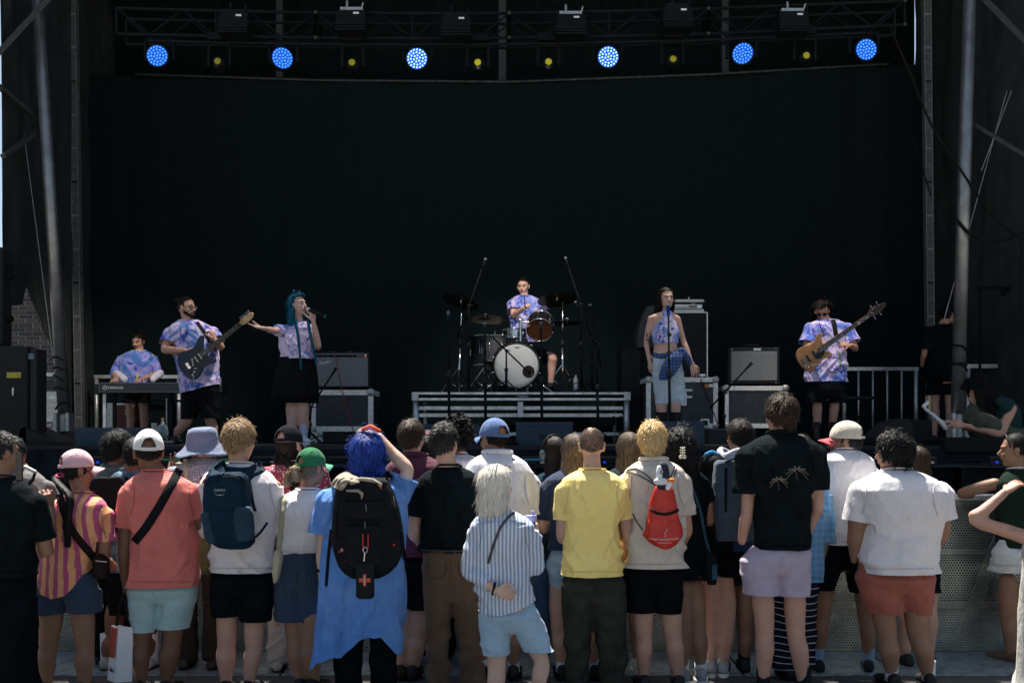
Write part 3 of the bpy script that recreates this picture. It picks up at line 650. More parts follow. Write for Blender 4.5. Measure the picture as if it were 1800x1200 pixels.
def head_mb(C, M, s, nb, fine=True, neckr=.056):
    C = np.array(C); mb = MB(); T = lambda x, y, z: C + M@(np.array([x, y, z])*s)
    E = lambda c, r, rot=None: mb.ell(T(*c), np.array(r)*s, M if rot is None else M@rot, 20, 14)
    E((0, -.008, .02), SKULL); E((0, .030, -.040), (.059, .060, .074)); E((0, .058, -.098), (.026, .025, .020))
    E((0, .02, -.065), (.056, .056, .045))
    for q in (-1, 1):
        E((q*.034, .056, -.028), (.028, .028, .028)); E((q*.0095, .094, -.036), (.009, .009, .007))
        rot = np.array(Matrix.Rotation(R(-q*22), 3, 'Z') @ Matrix.Rotation(R(-8), 3, 'X'))
        E((q*.079, -.004, -.012), (.007, .020, .032), rot); E((q*.083, -.010, .006), (.006, .016, .016), rot)
    mb.tube([T(-.042, .072, .022), T(-.015, .086, .024), T(.015, .086, .024), T(.042, .072, .022)], .011*s, 8, True)
    mb.tube([T(0, .084, .014), T(0, .100, -.012), T(0, .110, -.030)], [.008*s, .010*s, .0125*s], 8, True)
    E((0, .086, -.058), (.024, .014, .012))
    nt_, nbm = T(0, -.015, -.035), np.array(nb, float)
    P, rr = spl([nt_, (nt_+nbm)/2+(M@np.array([0, -.004, 0])), nbm], [neckr*s, neckr*.97, neckr*1.12], 4); mb.tube(P, rr, 18, True)
    return mb
def tone_attr(me, vals):
    a = me.attributes.new('tone', 'FLOAT', 'POINT'); a.data.foreach_set('value', vals.astype(np.float32))
def hair_cap(C, M, s, hl=.30, low=-.62, grow=1.05, keep=None, side_low=-.35):
    """scalp shell following the hairline; returns builder"""
    n, m = 40, 22; V = []; idx = {}; f = []
    for i in range(m+1):
        for j in range(n):
            t = math.pi*i/m; a = 2*math.pi*j/n; d = np.array([math.sin(t)*math.sin(a), math.sin(t)*math.cos(a), math.cos(t)])
            g = grow*(1+.012*math.sin(9*a+3*t)); V.append(C + M@((d*np.array(SKULL)*g + [0, -.008, .02])*s))
            idx[i, j] = d
    ok = (lambda d: hair_region(d, hl, low, side_low)) if keep is None else keep
    for i in range(m):
        for j in range(n):
            j2 = (j+1) % n
            if ok((idx[i, j]+idx[i+1, j2])/2): f.append((i*n+j, (i+1)*n+j, (i+1)*n+j2, i*n+j2))
    mb = MB(); mb.add(V, f); return mb
def hair_region(d, hl=.30, low=-.62, side_low=-.35):
    x, y, z = d
    if z > .62 + .25*max(0, y): return True
    if y > .30+ (hl-.30): return z > .42+.5*max(0, y-.3)+ (0 if abs(x) < .8 else 0)
    if abs(x) > .72 and y > -.28: return z > -.02-.10*(1-abs(y))
    if y > 0: return z > .15+y*.6
    return z > low + .25*abs(x)
def strands(C, M, s, n, L, lift=.5, grav=.5, curl=0, cf=3, width=.004, steps=5, seed=1, flow=None, region=None, grow=1.03, jit=.3, body=None, part_=None, lenf=None, bend=0, puff=None, fy=.0):
    puff = puff if puff is not None else lift*.5+.03
    g = np.random.default_rng(seed); D = []
    region = region or hair_region
    while len(D) < n:
        d = g.normal(size=3); d /= np.linalg.norm(d)
        if region(d): D.append(d)
    D = np.array(D); R_ = np.array(SKULL)*grow; P = D*R_ + [0, -.008, .02]; N = D/R_; N /= np.linalg.norm(N, axis=1)[:,None]
    whorl = np.array([0, -.45, .9]) if part_ is None else np.array(part_); whorl = whorl/np.linalg.norm(whorl)
    T = D - whorl; T -= N*np.sum(T*N, 1)[:,None]; T /= np.linalg.norm(T, axis=1)[:,None]+1e-6
    if flow is not None: T = T*(1-.7) + np.array(flow)*.7; T -= N*np.sum(T*N, 1)[:,None]*.8
    J = g.normal(size=(n, 3))*jit
    v = N*lift + T*(1-lift) + J*.5; v /= np.linalg.norm(v, axis=1)[:,None]
    down = M.T@np.array([0, 0, -1.0]); ll = L*g.uniform(.7, 1.1, n)
    if lenf is not None: ll = ll*np.array([lenf(d) for d in D])
    pts = [P.copy()]; p = P.copy(); ph = g.uniform(0, 6.28, n); 
    for k in range(steps):
        v = v + down*grav/steps*2 + J*.15
        if curl:
            q = p*cf*10+seed; cv = np.stack([vnoise(q, 1), vnoise(q+9, 2), vnoise(q+23, 3)], 1); v = v + cv*curl
        v /= np.linalg.norm(v, axis=1)[:,None]; p = p + v*(ll/steps)[:,None]
        q = (p-[0, -.008, .02])/R_; hi = p[:,2] > -.06; r = np.linalg.norm(q, axis=1); pm = 1+puff*(.35+.65*(k+1)/steps)*g.uniform(.75, 1.15, n)
        m_ = hi & (r > pm); p[m_] = (q[m_]*(pm[m_]/r[m_])[:,None])*R_+[0, -.008, .02]
        r = np.hypot(q[:,0], q[:,1]); pm = pm*(1.02+.25*np.clip(-p[:,2]-.06, 0, .5)); m_ = (~hi) & (r > pm); p[m_,0] *= pm[m_]/r[m_]; p[m_,1] = (p[m_,1]+.008)*pm[m_]/r[m_]-.008
        if L > .1:                                        # hair is swept off the face
            fm = (p[:,2] < .085) & (p[:,1] > fy-.25*np.clip(p[:,2]-.03, 0, 1)); sx = np.sign(p[:,0])+(p[:,0] == 0)
            p[fm,0] = sx[fm]*np.maximum(np.abs(p[fm,0]), .073*g.uniform(1, 1.12, fm.sum())); p[fm,1] = np.minimum(p[fm,1], fy+.02*g.uniform(-1, .3, fm.sum()))
        # keep strands outside the skull
        q = (p-[0, -.008, .02])/(R_*1.02); r = np.linalg.norm(q, axis=1); m_ = (r < 1) ; p[m_] = (q[m_]/r[m_][:,None])*R_*1.02+[0, -.008, .02]
        if body is not None:
            zc = p[:,2] < -.11; lim = body; w_ = zc & (np.hypot(p[:,0], p[:,1]+.02) < lim); 
            if w_.any():
                dd = np.hypot(p[w_,0], p[w_,1]+.02)+1e-6; p[w_,0] *= lim/dd; p[w_,1] = (p[w_,1]+.02)*lim/dd-.02
        pts.append(p.copy())
    pts = np.array(pts); K = steps+1; V = []; f = []
    side = np.cross(pts[-1]-pts[0], N); side /= np.linalg.norm(side, axis=1)[:,None]+1e-6
    wd = width*g.uniform(.6, 1.3, n); prof = [.6]+[1]*(K-2)+[.25]
    for k in range(K):
        off = side*(wd*prof[k]/2)[:,None]; V.append(pts[k]-off); V.append(pts[k]+off)
    V = np.array(V)                                          # 2K, n, 3
    Vw = V.transpose(1, 0, 2).reshape(-1, 3)*s@M.T + C
    for i in range(n):
        b = i*2*K
        for k in range(K-1): f.append((b+2*k, b+2*k+1, b+2*k+3, b+2*k+2))
    tone = np.repeat(g.beta(.8, .9, n), 2*K)*np.tile(np.repeat(np.linspace(.55, 1, K), 2), n)
    return Vw, f, tone
def add_hair(par, C, M, s, mat_, style, seed=1, label=None, hat=False):
    if hat:
        style = dict(style); kp = lambda d: hair_region(d) and d[2] < .02; style['region'] = kp; style['cap'] = dict(grow=1.02, keep=kp)
    st = dict(n=1500, L=.05, lift=.45, grav=.35); st.update(style); cap = st.pop('cap', {}); name = st.pop('name', 'hair')
    mb = hair_cap(C, M, s, **cap); V0 = mb.verts(); F0 = list(mb.f)
    Vs, Fs, T = strands(C, M, s, seed=seed, **st)
    if st['L'] > .03 and not hat:                          # loose flyaway strands
        s2 = dict(st); s2.update(n=max(60, int(st['n']*.07)), puff=st.get('puff', st['lift']*.5+.03)*1.7+.05, jit=st.get('jit', .3)*1.7+.15, width=st.get('width', .004)*.42, curl=st.get('curl', 0)+.25)
        V2, F2, T2_ = strands(C, M, s, seed=seed+50, **s2); k_ = len(Vs); Vs = np.vstack([Vs, V2]); Fs = Fs+[tuple(i+k_ for i in q) for q in F2]; T = np.concatenate([T, T2_])
    n0 = len(V0); V = np.vstack([V0, Vs]); Fc = F0+[tuple(i+n0 for i in q) for q in Fs]
    off = wl(par); me = bpy.data.meshes.new(name); me.from_pydata((V-off).tolist(), [], Fc); me.materials.append(mat_)
    me.polygons.foreach_set('use_smooth', [True]*len(me.polygons)); tone_attr(me, np.concatenate([np.full(n0, .12), T])); me.update()
    return part(name, me, None, par, at=off, label=label)
def ponytail(par, pts, rad, mat_, seed=1, n=520, name='ponytail', curl=.012):
    g = np.random.default_rng(seed); P, rr = spl(pts, rad, 5); K = len(P); V = []; f = []; tone = []
    mb = MB(); mb.tube(P, [r*.5 for r in rr], 10, True); V0 = mb.verts(); f = list(mb.f); base = len(V0); V = [V0]; tone = [np.full(base, .15)]
    for i in range(n):
        a, q = g.uniform(0, 6.28), g.uniform(.45, 1.08); o = np.stack([P[k]+np.array([math.cos(a), math.sin(a)*.8, 0])*rr[k]*q+g.normal(size=3)*curl*.25*k/K for k in range(K)]); w_ = np.array([math.sin(a), -math.cos(a), 0])*.0022
        b = base; rows = np.empty((2*K, 3)); rows[0::2] = o-w_; rows[1::2] = o+w_; V.append(rows); tone.append(np.full(2*K, g.uniform(0, 1))); base += 2*K
        for k in range(K-1): f.append((b+2*k, b+2*k+1, b+2*k+3, b+2*k+2))
    V = np.vstack(V); off = wl(par); me = bpy.data.meshes.new(name); me.from_pydata((V-off).tolist(), [], f); me.materials.append(mat_); me.polygons.foreach_set('use_smooth', [True]*len(me.polygons)); tone_attr(me, np.concatenate(tone)); me.update()
    return part(name, me, None, par, at=off)
def cap_hat(par, C, M, s, mat_, vmat, name='baseball_cap', hole=True, tip=0, logo=None, logomat=None, strapmat=None):
    Mt = M@np.array(Matrix.Rotation(R(tip), 3, 'X')); n, m = 80, 30; V = []; f = []; r = np.array(SKULL)*[1.14, 1.13, 1.12]
    c0 = np.array([0, -.008, .028]); d_ = {}
    for i in range(m+1):
        t = R(93)*i/m
        for j in range(n):
            a = 2*math.pi*j/n; d = np.array([math.sin(t)*math.sin(a), math.sin(t)*math.cos(a), math.cos(t)]); d_[i, j] = (t, a)
            bulge = 1+.015*math.cos(6*a)*math.sin(t)+.03*max(0, math.cos(a))*math.sin(t); V.append(d*r*bulge+c0)
    for i in range(m):
        for j in range(n):
            t, a = d_[i, j]; da = abs(((a-math.pi)+math.pi) % (2*math.pi)-math.pi); ti = t+R(4)
            if hole and ti > R(58) and ti < R(86) and (da/.50)**2+((R(86)-ti)/R(30))**2 < 1: continue
            j2 = (j+1) % n; f.append((i*n+j, (i+1)*n+j, (i+1)*n+j2, i*n+j2))
    V = np.array(V)*s@Mt.T+C; mb = MB(); mb.add(V, f); o = part(name, mb, mat_, par, True)
    sm = o.modifiers.new('thickness', 'SOLIDIFY'); sm.thickness = .003
    T = lambda x, y, z: C+Mt@(np.array([x, y, z])*s)
    mb = MB()
    for k in range(6):
        a = math.pi*2*k/6+math.pi/6; mb.tube([T(*(np.array([math.sin(t)*math.sin(a), math.sin(t)*math.cos(a), math.cos(t)])*r*(1.004+.015*math.cos(6*a)*math.sin(t)+.03*max(0, math.cos(a))*math.sin(t))+c0)) for t in np.linspace(.02, R(92 if abs(a-math.pi) > .6 or not hole else 60), 9)], .0016*s, 5)
    part('seam', mb, mat_, o, True)
    mb = MB(); mb.ell(T(0, -.008, .028+r[2]+.001), (.008, .008, .005), Mt, 10, 6); part('button', mb, mat_, o, True)
    if hole:
        mb = MB(); mb.tube([T(math.sin(a)*r[0]*1.005, math.cos(a)*r[1]*1.005-.008, .022) for a in np.linspace(math.pi-.52, math.pi+.52, 9)], [.008*s]*9, 6, flat=.35); part('strap', mb, strapmat or mat_, o, True)
    # visor: curved plate
    U = np.linspace(-1, 1, 15); rs = []; V = []; f = []
    for k in range(6):
        q = k/5
        for u in U:
            a = u*.95; x = math.sin(a)*r[0]*(1.03+.10*q); y = math.cos(a)*r[1]*1.06-.008 + .075*q*(math.cos(u*1.25)); z = .010-.035*q*.5-.030*u*u*(1+.3*q)+.012
            V.append([x, y, z])
    for k in range(5):
        for j in range(14): f.append((k*15+j, k*15+j+1, (k+1)*15+j+1, (k+1)*15+j))
    V = np.array(V)*s@Mt.T+C; mb = MB(); mb.add(V, f); v = part('visor', mb, vmat, o, True); sm = v.modifiers.new('thickness', 'SOLIDIFY'); sm.thickness = .004
    return o, T
def bucket_hat(par, C, M, s, mat_, tip=0):
    Mt = M@np.array(Matrix.Rotation(R(tip), 3, 'X')); n = 40; prof = [(.004, .125), (.06, .122), (.083, .112), (.092, .09), (.098, .045), (.103, .015), (.108, .008), (.13, -.018), (.155, -.040), (.172, -.052)]
    rs = []
    for r, z in prof:
        a = np.arange(n)*2*math.pi/n; w_ = 1+.02*np.sin(5*a+z*30); P = np.stack([np.sin(a)*r*w_, np.cos(a)*r*1.12*w_-.008, z+.012*np.sin(3*a)*max(0, (r-.1)/.07)+0*a], 1); rs.append(P*s@Mt.T+C)
    mb = MB(); V = np.concatenate(rs); f = []
    for i in range(len(rs)-1):
        for j in range(n): j2 = (j+1) % n; f.append((i*n+j, (i+1)*n+j, (i+1)*n+j2, i*n+j2))
    f.append(tuple(range(n))); mb.add(V, f); o = part('bucket_hat', mb, mat_, par, True); q = o.modifiers.new('thickness', 'SOLIDIFY'); q.thickness = .003
    for i in (3, 5, 7, 8):
        mb = MB(); P = np.vstack([rs[i], rs[i][:1]]); mb.tube(P+[0, 0, .001], .0014, 4); part('stitching', mb, mat_, o, True)
    return o
def shoe(par, an, yaw, mat_, sole=None, s=1.0, g=0, name='shoe', sock=None, sockh=.12):
    an = np.array(an, float); f = np.array([math.sin(R(yaw)), math.cos(R(yaw)), 0]); l = np.array([f[1], -f[0], 0]); mb = MB(); rs = []
    for y, w_, h in ((-.075, .030, .07), (-.06, .036, .085), (-.01, .038, .095), (.05, .042, .075), (.11, .048, .052), (.16, .045, .045), (.19, .03, .035)):
        a = np.arange(16)*2*math.pi/16; P = np.stack([np.cos(a)*w_, np.full(16, y), h/2+.018+np.sin(a)*h/2], 1)*s; rs.append(np.stack([an[0]+P[:,0]*l[0]+P[:,1]*f[0], an[1]+P[:,0]*l[1]+P[:,1]*f[1], g+P[:,2]], 1))
    mb.rings(rs[::-1]); o = part(name, mb, mat_, par, True)
    mb = MB(); rs = []
    for z in (0, .024):
        a = np.arange(20)*2*math.pi/20; P = np.stack([np.cos(a)*.05, .055+np.sin(a)*.142], 1)*s; rs.append(np.stack([an[0]+P[:,0]*l[0]+P[:,1]*f[0], an[1]+P[:,0]*l[1]+P[:,1]*f[1], np.full(20, g+z+.001)], 1))
    mb.rings(rs); part('sole', mb, sole or BLACKR, o, True, sharp=40)
    if sock is not None:
        mb = MB(); mb.tube([[an[0], an[1], g+.05], [an[0], an[1], g+.1], [an[0], an[1], g+.06+sockh]], [.043, .042, .046], 14, False); part('sock', mb, sock, par, True)
    return o
P_shirt = {}; P_low = {}
def darker(m):
    n_ = m.name+'_stitch'
    if n_ not in _mc:
        q = m.copy(); q.name = n_; b = q.node_tree.nodes['Principled BSDF']; l_ = b.inputs['Base Color'].links
        x = q.node_tree.nodes.new('ShaderNodeMix'); x.data_type = 'RGBA'; x.blend_type = 'MULTIPLY'; x.inputs[0].default_value = 1; x.inputs[7].default_value = (.72, .72, .72, 1)
        if l_: q.node_tree.links.new(l_[0].from_socket, x.inputs[6]); q.node_tree.links.new(x.outputs[2], b.inputs['Base Color'])
        _mc[n_] = q
    return _mc[n_]
def person(sp):
    """builds one person from silhouette rows, joints (picture x, picture y, metres further away) and a distance D"""
    D = sp['D']; g = sp.get('g', 0); s = sp.get('s', 1.0); ppm = F/D; t = R(sp.get('t', 0)); fr = sp.get('front', 1); vox = sp.get('vox', .012); seed = sp.get('seed', 1)
    J = lambda p, dd=0: W(p[0], p[1], D+dd) + (np.array([0, p[2], 0]) if len(p) > 2 else 0)
    rows = interp_rows(sp['rows'], 2); hx, hy = sp['head'][:2]; hd = sp['head'][2] if len(sp['head']) > 2 else 0
    C = W(hx, hy, D+hd); M = frame(sp.get('hyaw', 0), sp.get('hp', 0), sp.get('hr', 0))
    base = np.array([X((rows[-1][1]+rows[-1][2])/2, D), D, g]); P = thing('person', sp['label'], 'person', base, sp.get('group'))
    sk = skin(*sp.get('skin', ('skin_fair', (.45, .27, .20)))); nbx = sp.get('neck', ((rows[0][1]+rows[0][2])/2, rows[0][0]+4)); nb = J(nbx)
    # ---- body
    L = len(rows); kt = sp.get('kt', (.62, .74)); kk = [.95 if i == 0 else (.62 if i == 1 else kt[0]+(kt[1]-kt[0])*i/(L-1)) for i in range(L)]; dep = sp.get('dep', .17)
    if sp.get('hb'): hbs = np.interp(np.linspace(0, 1, L), np.linspace(0, 1, len(sp['hb'])), sp['hb']); kk = [h_/((r_[2]-r_[1])/2*D/F) for h_, r_ in zip(hbs, rows)]
    bd = sp.get('back', .0)                                 # rounding of the upper back towards the viewer
    cy = [fr*(-.02*math.sin(math.pi*min(1, i/L*1.6))) for i in range(L)]
    mb = MB(); brows = interp_rows(sp.get('brows'), 2) if sp.get('brows') else (rows[:sp['bcut']] if sp.get('bcut') else rows); Lb = len(brows)
    kb = [.95 if i == 0 else (.62 if i == 1 else kt[0]+(kt[1]-kt[0])*i/(Lb-1)) for i in range(Lb)]
    rows_loft(mb, brows, D, t, kb, .004 if sp.get('brows') else .040, dep-.045, [c for c in np.interp(np.linspace(0, 1, Lb), np.linspace(0, 1, L), cy)])
    pel = sp.get('pel')
    if pel: rows_loft(mb, interp_rows([(q[0]+4,q[1],q[2]) for q in pel], 2), D, t, [.4]*(len(pel)*2-1), .05, .055)
    neckr = sp.get('neckr', .056)
    P_, rr = spl([C+M@np.array([0, -.02, -.05])*s, (C+M@np.array([0, -.02, -.05])*s+nb)/2, nb-[0, 0, .03]], [neckr*.9*s, neckr, neckr*1.25]); mb.tube(P_, rr, 16, True)
    ar = sp.get('ar', 1.0); hands = MB()
    for side in ('L', 'R'):
        a = sp.get('arm'+side)
        if not a: continue
        p = [J(q) for q in a]; r = [.046*ar, .045*ar, .038*ar, .040*ar, .026*min(ar, 1.15)]
        sh, el, wr = p; P_, rr = spl([sh, (sh+el)/2, el, el+(wr-el)*.3, wr], r, 3); mb.tube(P_, rr, 14, True)
        h = sp.get('hand'+side)
        if h: hand(hands, wr, h['d'], h['n'], h.get('th', 1), h.get('s', 1.0)*s, h.get('curl', .35), h.get('curls'), h.get('spread', .12))
    lr = sp.get('lr', 1.0)
    for side in ('L', 'R'):
        a = sp.get('leg'+side)
        if not a: continue
        hp, kn = J(a[0]), J(a[1]); an = J(a[2]) if len(a[2]) > 1 else np.array([X(a[2][0], D), D, g+.09])
        r = [.062*lr, .070*lr, .057*lr, .060*lr, .050*lr, .036*min(lr, 1.2)]; cb = np.array([0, -fr*.018, 0])
        P_, rr = spl([hp, (hp+kn)/2, kn, kn+(an-kn)*.28+cb, kn+(an-kn)*.6+cb*.5, an], r, 3); mb.tube(P_, rr, 18, True)
        if sp.get('shoe') is not False:
            shd = sp.get('shoe', {}); shoe(P, an if len(a[2]) == 1 else an, sp.get('fyaw', math.degrees(t)+(0 if fr > 0 else 180))+(6 if side == 'R' else -6), shd.get('mat', BLACKP), shd.get('sole'), 1, an[2]-.09, shd.get('name', 'shoe'), shd.get('sock'), shd.get('sockh', .12))
    co, no, fc = remesh(mb, vox, 2); co = co+no*(vnoise(co*[13, 13, 8]+seed, seed)*.0045)[:,None]
    hm = head_mb(C, M, s, nb, True, neckr); hv = .0055 if sp.get('face') else .008
    c2, n2, f2 = remesh(hm, hv, 2)
    V = [co, c2]; FF = list(fc)+[tuple(i+len(co) for i in q) for q in f2]
    if hands.n:
        c3, n3, f3 = remesh(hands, .0048, 1); k = len(co)+len(c2); V.append(c3); FF += [tuple(i+k for i in q) for q in f3]
    finish('body', np.concatenate(V), FF, sk, P)
    T = lambda x, y, z: C+M@(np.array([x, y, z])*s)
    if sp.get('face'):
        fa = sp['face']; mb = MB()
        white = plain('eye_white', (.6, .58, .55), .3); dark = plain('eye_dark', (.03, .02, .015), .3); lipm = plain('lips_'+sp.get('skin', ('f',))[0], fa.get('lip', (.35, .12, .11)), .5)
        bm = sp['hairmat']
        for q in (-1, 1):
            if fa.get('closed'):
                mb = MB(); mb.tube([T(q*.046, .082, .000), T(q*.033, .090, -.004), T(q*.019, .088, -.001)], .0028*s, 6, True); part('eyelid', mb, dark, P, True)
            else:
                mb = MB(); mb.ell(T(q*.032, .078, .001), (.0135*s, .010*s, .0075*s), M, 12, 8); part('eye', mb, white, P, True)
                mb = MB(); mb.ell(T(q*.032, .0855, .0005), (.0062*s, .004*s, .0062*s), M, 10, 6); part('iris', mb, dark, P, True)
                mb = MB(); mb.tube([T(q*.047, .079, .003), T(q*.032, .0885, .0075), T(q*.018, .086, .004)], .0022*s, 6, True); part('eyelash', mb, dark, P, True)
            mb = MB(); mb.tube([T(q*.053, .074, .021), T(q*.036, .0915, .0265), T(q*.016, .0965, .022)], [.0022*s, .0036*s, .003*s], 6, True); part('eyebrow', mb, bm, P, True)
        mb = MB(); mb.tube([T(-.024, .090, -.058), T(-.008, .099, -.0555), T(.008, .099, -.0555), T(.024, .090, -.058)], [.002*s, .0042*s, .0042*s, .002*s], 8, True); part('upper_lip', mb, lipm, P, True)
        mb = MB(); mb.tube([T(-.020, .090, -.0645-.006*fa.get('open', 0)), T(0, .0975, -.0665-.012*fa.get('open', 0)), T(.020, .090, -.0645-.006*fa.get('open', 0))], [.002*s, .0048*s, .002*s], 8, True); part('lower_lip', mb, lipm, P, True)
        if fa.get('open'): mb = MB(); mb.ell(T(0, .094, -.062), (.015*s, .006*s, .008*s), M, 10, 6); part('open_mouth', mb, dark, P, True)
        if fa.get('mustache'): 
            mb = MB(); mb.tube([T(-.030, .088, -.053), T(-.012, .102, -.046), T(.012, .102, -.046), T(.030, .088, -.053)], [.003*s, .007*s, .007*s, .003*s], 8, True); part('mustache', mb, bm, P, True)
        if fa.get('beard'):
            mb = MB(); n = 15
            for rr_, z0 in ((.011, -.075), (.011, -.092)):
                pts = [T(math.sin(a)*.067, .018+math.cos(a)*.066, z0-.022*math.cos(a)+.03*abs(math.sin(a))) for a in np.linspace(-1.5, 1.5, n)]; mb.tube(pts, rr_*s, 8, True)
            mb.ell(T(0, .075, -.098), (.03*s, .02*s, .02*s), M, 12, 8)
            mb.tube([T(-.026, .084, -.064), T(-.026, .089, -.052), T(0, .104, -.045), T(.026, .089, -.052), T(.026, .084, -.064)], .006*s, 8, True); c_, n_, f_ = remesh(mb, .006, 1); finish('beard', c_+n_*(vnoise(c_*90)*.003)[:,None], f_, bm, P)
        if fa.get('glasses'):
            gm = BLACKP if fa['glasses'] != 'sun' else BLACKM; mb = MB()
            for q in (-1, 1):
                mb.tube([T(q*.034+.023*math.cos(a), .100-.004*abs(math.cos(a)), .000+.018*math.sin(a)) for a in np.linspace(0, 2*math.pi, 15)], .0022*s, 6)
                mb.tube([T(q*.057, .096, .004), T(q*.072, .06, .005), T(q*.083, 0, .003)], .0022*s, 6)
            mb.tube([T(-.011, .102, .004), T(.011, .102, .004)], .0022*s, 6); go = part('glasses', mb, gm, P, True)
            for q in (-1, 1): mb = MB(); mb.ell(T(q*.034, .099, 0), (.022*s, .0012, .017*s), M, 14, 6); part('lens', mb, LENSDARK if fa['glasses'] == 'sun' else LENSBLUE, go, True)
    # ---- clothes
    sh = sp.get('shirt')
    if sh:
        ext_ = .035*ppm; mb = MB(); rows_loft(mb, rows+[(rows[-1][0]+ext_, rows[-1][1], rows[-1][2])], D, t, list(kk)+[kk[-1]], 0, dep, list(cy)+[cy[-1]]); planes = []
        sr = max(sh.get('r', .068), .056*ar+.012)
        for side in ('L', 'R'):
            a = sp.get('arm'+side); ln = sh.get('len'+side, sh.get('len', .62))
            if not a or ln <= .1: continue
            shd, el, wr = [J(q) for q in a]; shd = shd+(el-shd)*0.02
            if ln <= 1:
                e_ = shd+(el-shd)*ln; ud = (el-shd)/np.linalg.norm(el-shd); P_, rr = spl([shd, (shd+e_)/2, e_, e_+ud*.035], [sr*.95, sr*1.0, sr*sh.get('flare', 1.02), sr*sh.get('flare', 1.02)], 3); mb.tube(P_, rr, 16, False)
                if ln >= .5 and abs(ud[2]) > .55: planes.append((lambda c_, e_=e_, ud=ud: np.linalg.norm((c_-e_)-((c_-e_)@ud)[:,None]*ud, axis=1) < sr*1.35 if False else (np.linalg.norm(c_-e_, axis=1) < sr*1.6), lambda c_, e_=e_, ud=ud: (c_-e_)@ud, ud))
                ins = shd+(nb-shd)*.45-np.array([0, 0, .03]); mb.tube([ins, shd+(el-shd)*.12], [sr*.66, sr*.95], 14, True); mb.ell(shd, (sr*.98, sr*.98, sr*.98))
            else:
                e_ = el+(wr-el)*(ln-1); P_, rr = spl([shd, (shd+el)/2, el, (el+e_)/2, e_], [sr*.95, sr*.88, sr*.78, sr*.7, sh.get('cuff', .048)], 3); mb.tube(P_, rr, 16, False)
        svox = sp.get('svox', .0105)
        co, no, fc = remesh(mb, svox, 5, .5); z1 = rows[0][0]; co = fold(co, no, sh.get('fold', .011)*3.6, seed, CAMH-(rows[-1][0]-HOR)/ppm, CAMH-(z1-HOR)/ppm, sh.get('fb', .4), sh.get('kind', 'tee'))
        zh_ = Z(rows[-1][0], D)
        if not sh.get('hem'): planes.append((lambda c_: np.ones(len(c_), bool), lambda c_: zh_-c_[:,2], np.array([0, 0, -1.])))
        if sh.get('hem'): 
            zs = CAMH-(rows[-1][0]-HOR)/ppm; pxs = co[:,0]*ppm+900; hz_ = lambda c_: np.interp(c_[:,0]*ppm+900, [q[0] for q in sh['hem']], [CAMH-(q[1]-HOR)/ppm for q in sh['hem']])
            zl = hz_(co); lowest = min(CAMH-(q[1]-HOR)/ppm for q in sh['hem']); zb = CAMH-(sh.get('hemtop', rows[-1][0]-90)-HOR)/ppm
            m_ = co[:,2] < zb; k = (zb-co[m_,2])/(zb-zs); co[m_,2] = zb-k*(zb-zl[m_])
            planes.append((lambda c_: np.ones(len(c_), bool), lambda c_: hz_(c_)+.004-c_[:,2], np.array([0, 0, -1.])))
        co, fc = cut(co, fc, planes)
        P_shirt[P.name] = finish(sh.get('name', 't_shirt'), co, fc, sh['mat'], P)
        if sh.get('band', True):
            mb = MB(); r0 = rows[0]; cx = (r0[1]+r0[2])/2; hw = (r0[2]-r0[1])/2/ppm*1.0; a = np.linspace(0, 2*math.pi, 25)
            z = Z(r0[0], D)+.004; mb.tube([[X(cx, D)+math.cos(q)*hw*math.cos(t)*1.0, D+cy[0]+math.sin(q)*hw*.93, z+.012*math.sin(q)*-fr*(1 if True else 0)*.8] for q in a], sh.get('bw', .0048), 8); part(sh.get('bname', 'neckband'), mb, sh.get('bmat', sh['mat']), P, True)
        if fr == 1 and D < 7.0 and sh.get('len', .62) > .1 and sh.get('seams', True):
            sm_ = darker(sh['mat']); S_ = [P_shirt[P.name]]; y_ = rows[-1][0]
            if not sh.get('hem'): band('hem_stitch', S_, [(rows[-1][1]+4, y_-5), ((rows[-1][1]+rows[-1][2])/2, y_-4.5), (rows[-1][2]-4, y_-5)], .9, D-.15, sm_, P, .0012, 12)
            for q_, a_ in ((-1, sp.get('armL')), (1, sp.get('armR'))):
                if a_ and abs(a_[1][1]-a_[0][1]) > 30: x_, y0_ = a_[0][0]-q_*3, a_[0][1]; band('armhole_seam', S_, [(x_-q_*3, y0_-14), (x_-q_*4, y0_+4), (x_-q_*1, y0_+24), (x_+q_*4, y0_+38)], .9, D-.1, sm_, P, .0012, 6)
    lo = sp.get('low')
    if lo:
        mb = MB()
        if pel:
            pr = interp_rows(pel, 2); nn_ = len(pr); hemy = rows[-1][0] if not lo.get('over') else 0
            pr = [(y, a+(5 if y < hemy+3 else 0), b-(5 if y < hemy+3 else 0)) for y, a, b in pr]
            rows_loft(mb, pr, D, t, [lo.get('k', .72)*(1-.30*max(0, i/(nn_-1)-.5)*2)*(.80 if pr[i][0] < hemy+3 else 1) for i in range(nn_)], 0, lo.get('dep', .165))
        for lg in lo.get('legs', []):
            ex_ = (lg[-1][0]+.035*ppm, lg[-1][1], lg[-1][2]); rows_loft(mb, ([(pel[-2][0]*.6+lg[0][0]*.4, lg[0][1]*.9+lg[0][2]*.1, lg[0][2]*.9+lg[0][1]*.1)] if pel else [])*(1 if pel and len(pel) > 2 and pel[-2][0] < lg[0][0]-8 else 0)+interp_rows(lg, 2)+[ex_], D, t, [1.05]*(len(lg)*2+(1 if pel and len(pel) > 2 and pel[-2][0] < lg[0][0]-8 else 0)), 0, .135, e=2.1)
        co, no, fc = remesh(mb, sp.get('svox', .0105), 3, .45); zt = Z(pel[0][0] if pel else lo['legs'][0][0][0], D); zb = co[:,2].min()
        co = fold(co, no, lo.get('fold', .009)*2.3, seed+40, zb, zt, .5, lo.get('kind', 'pants'))
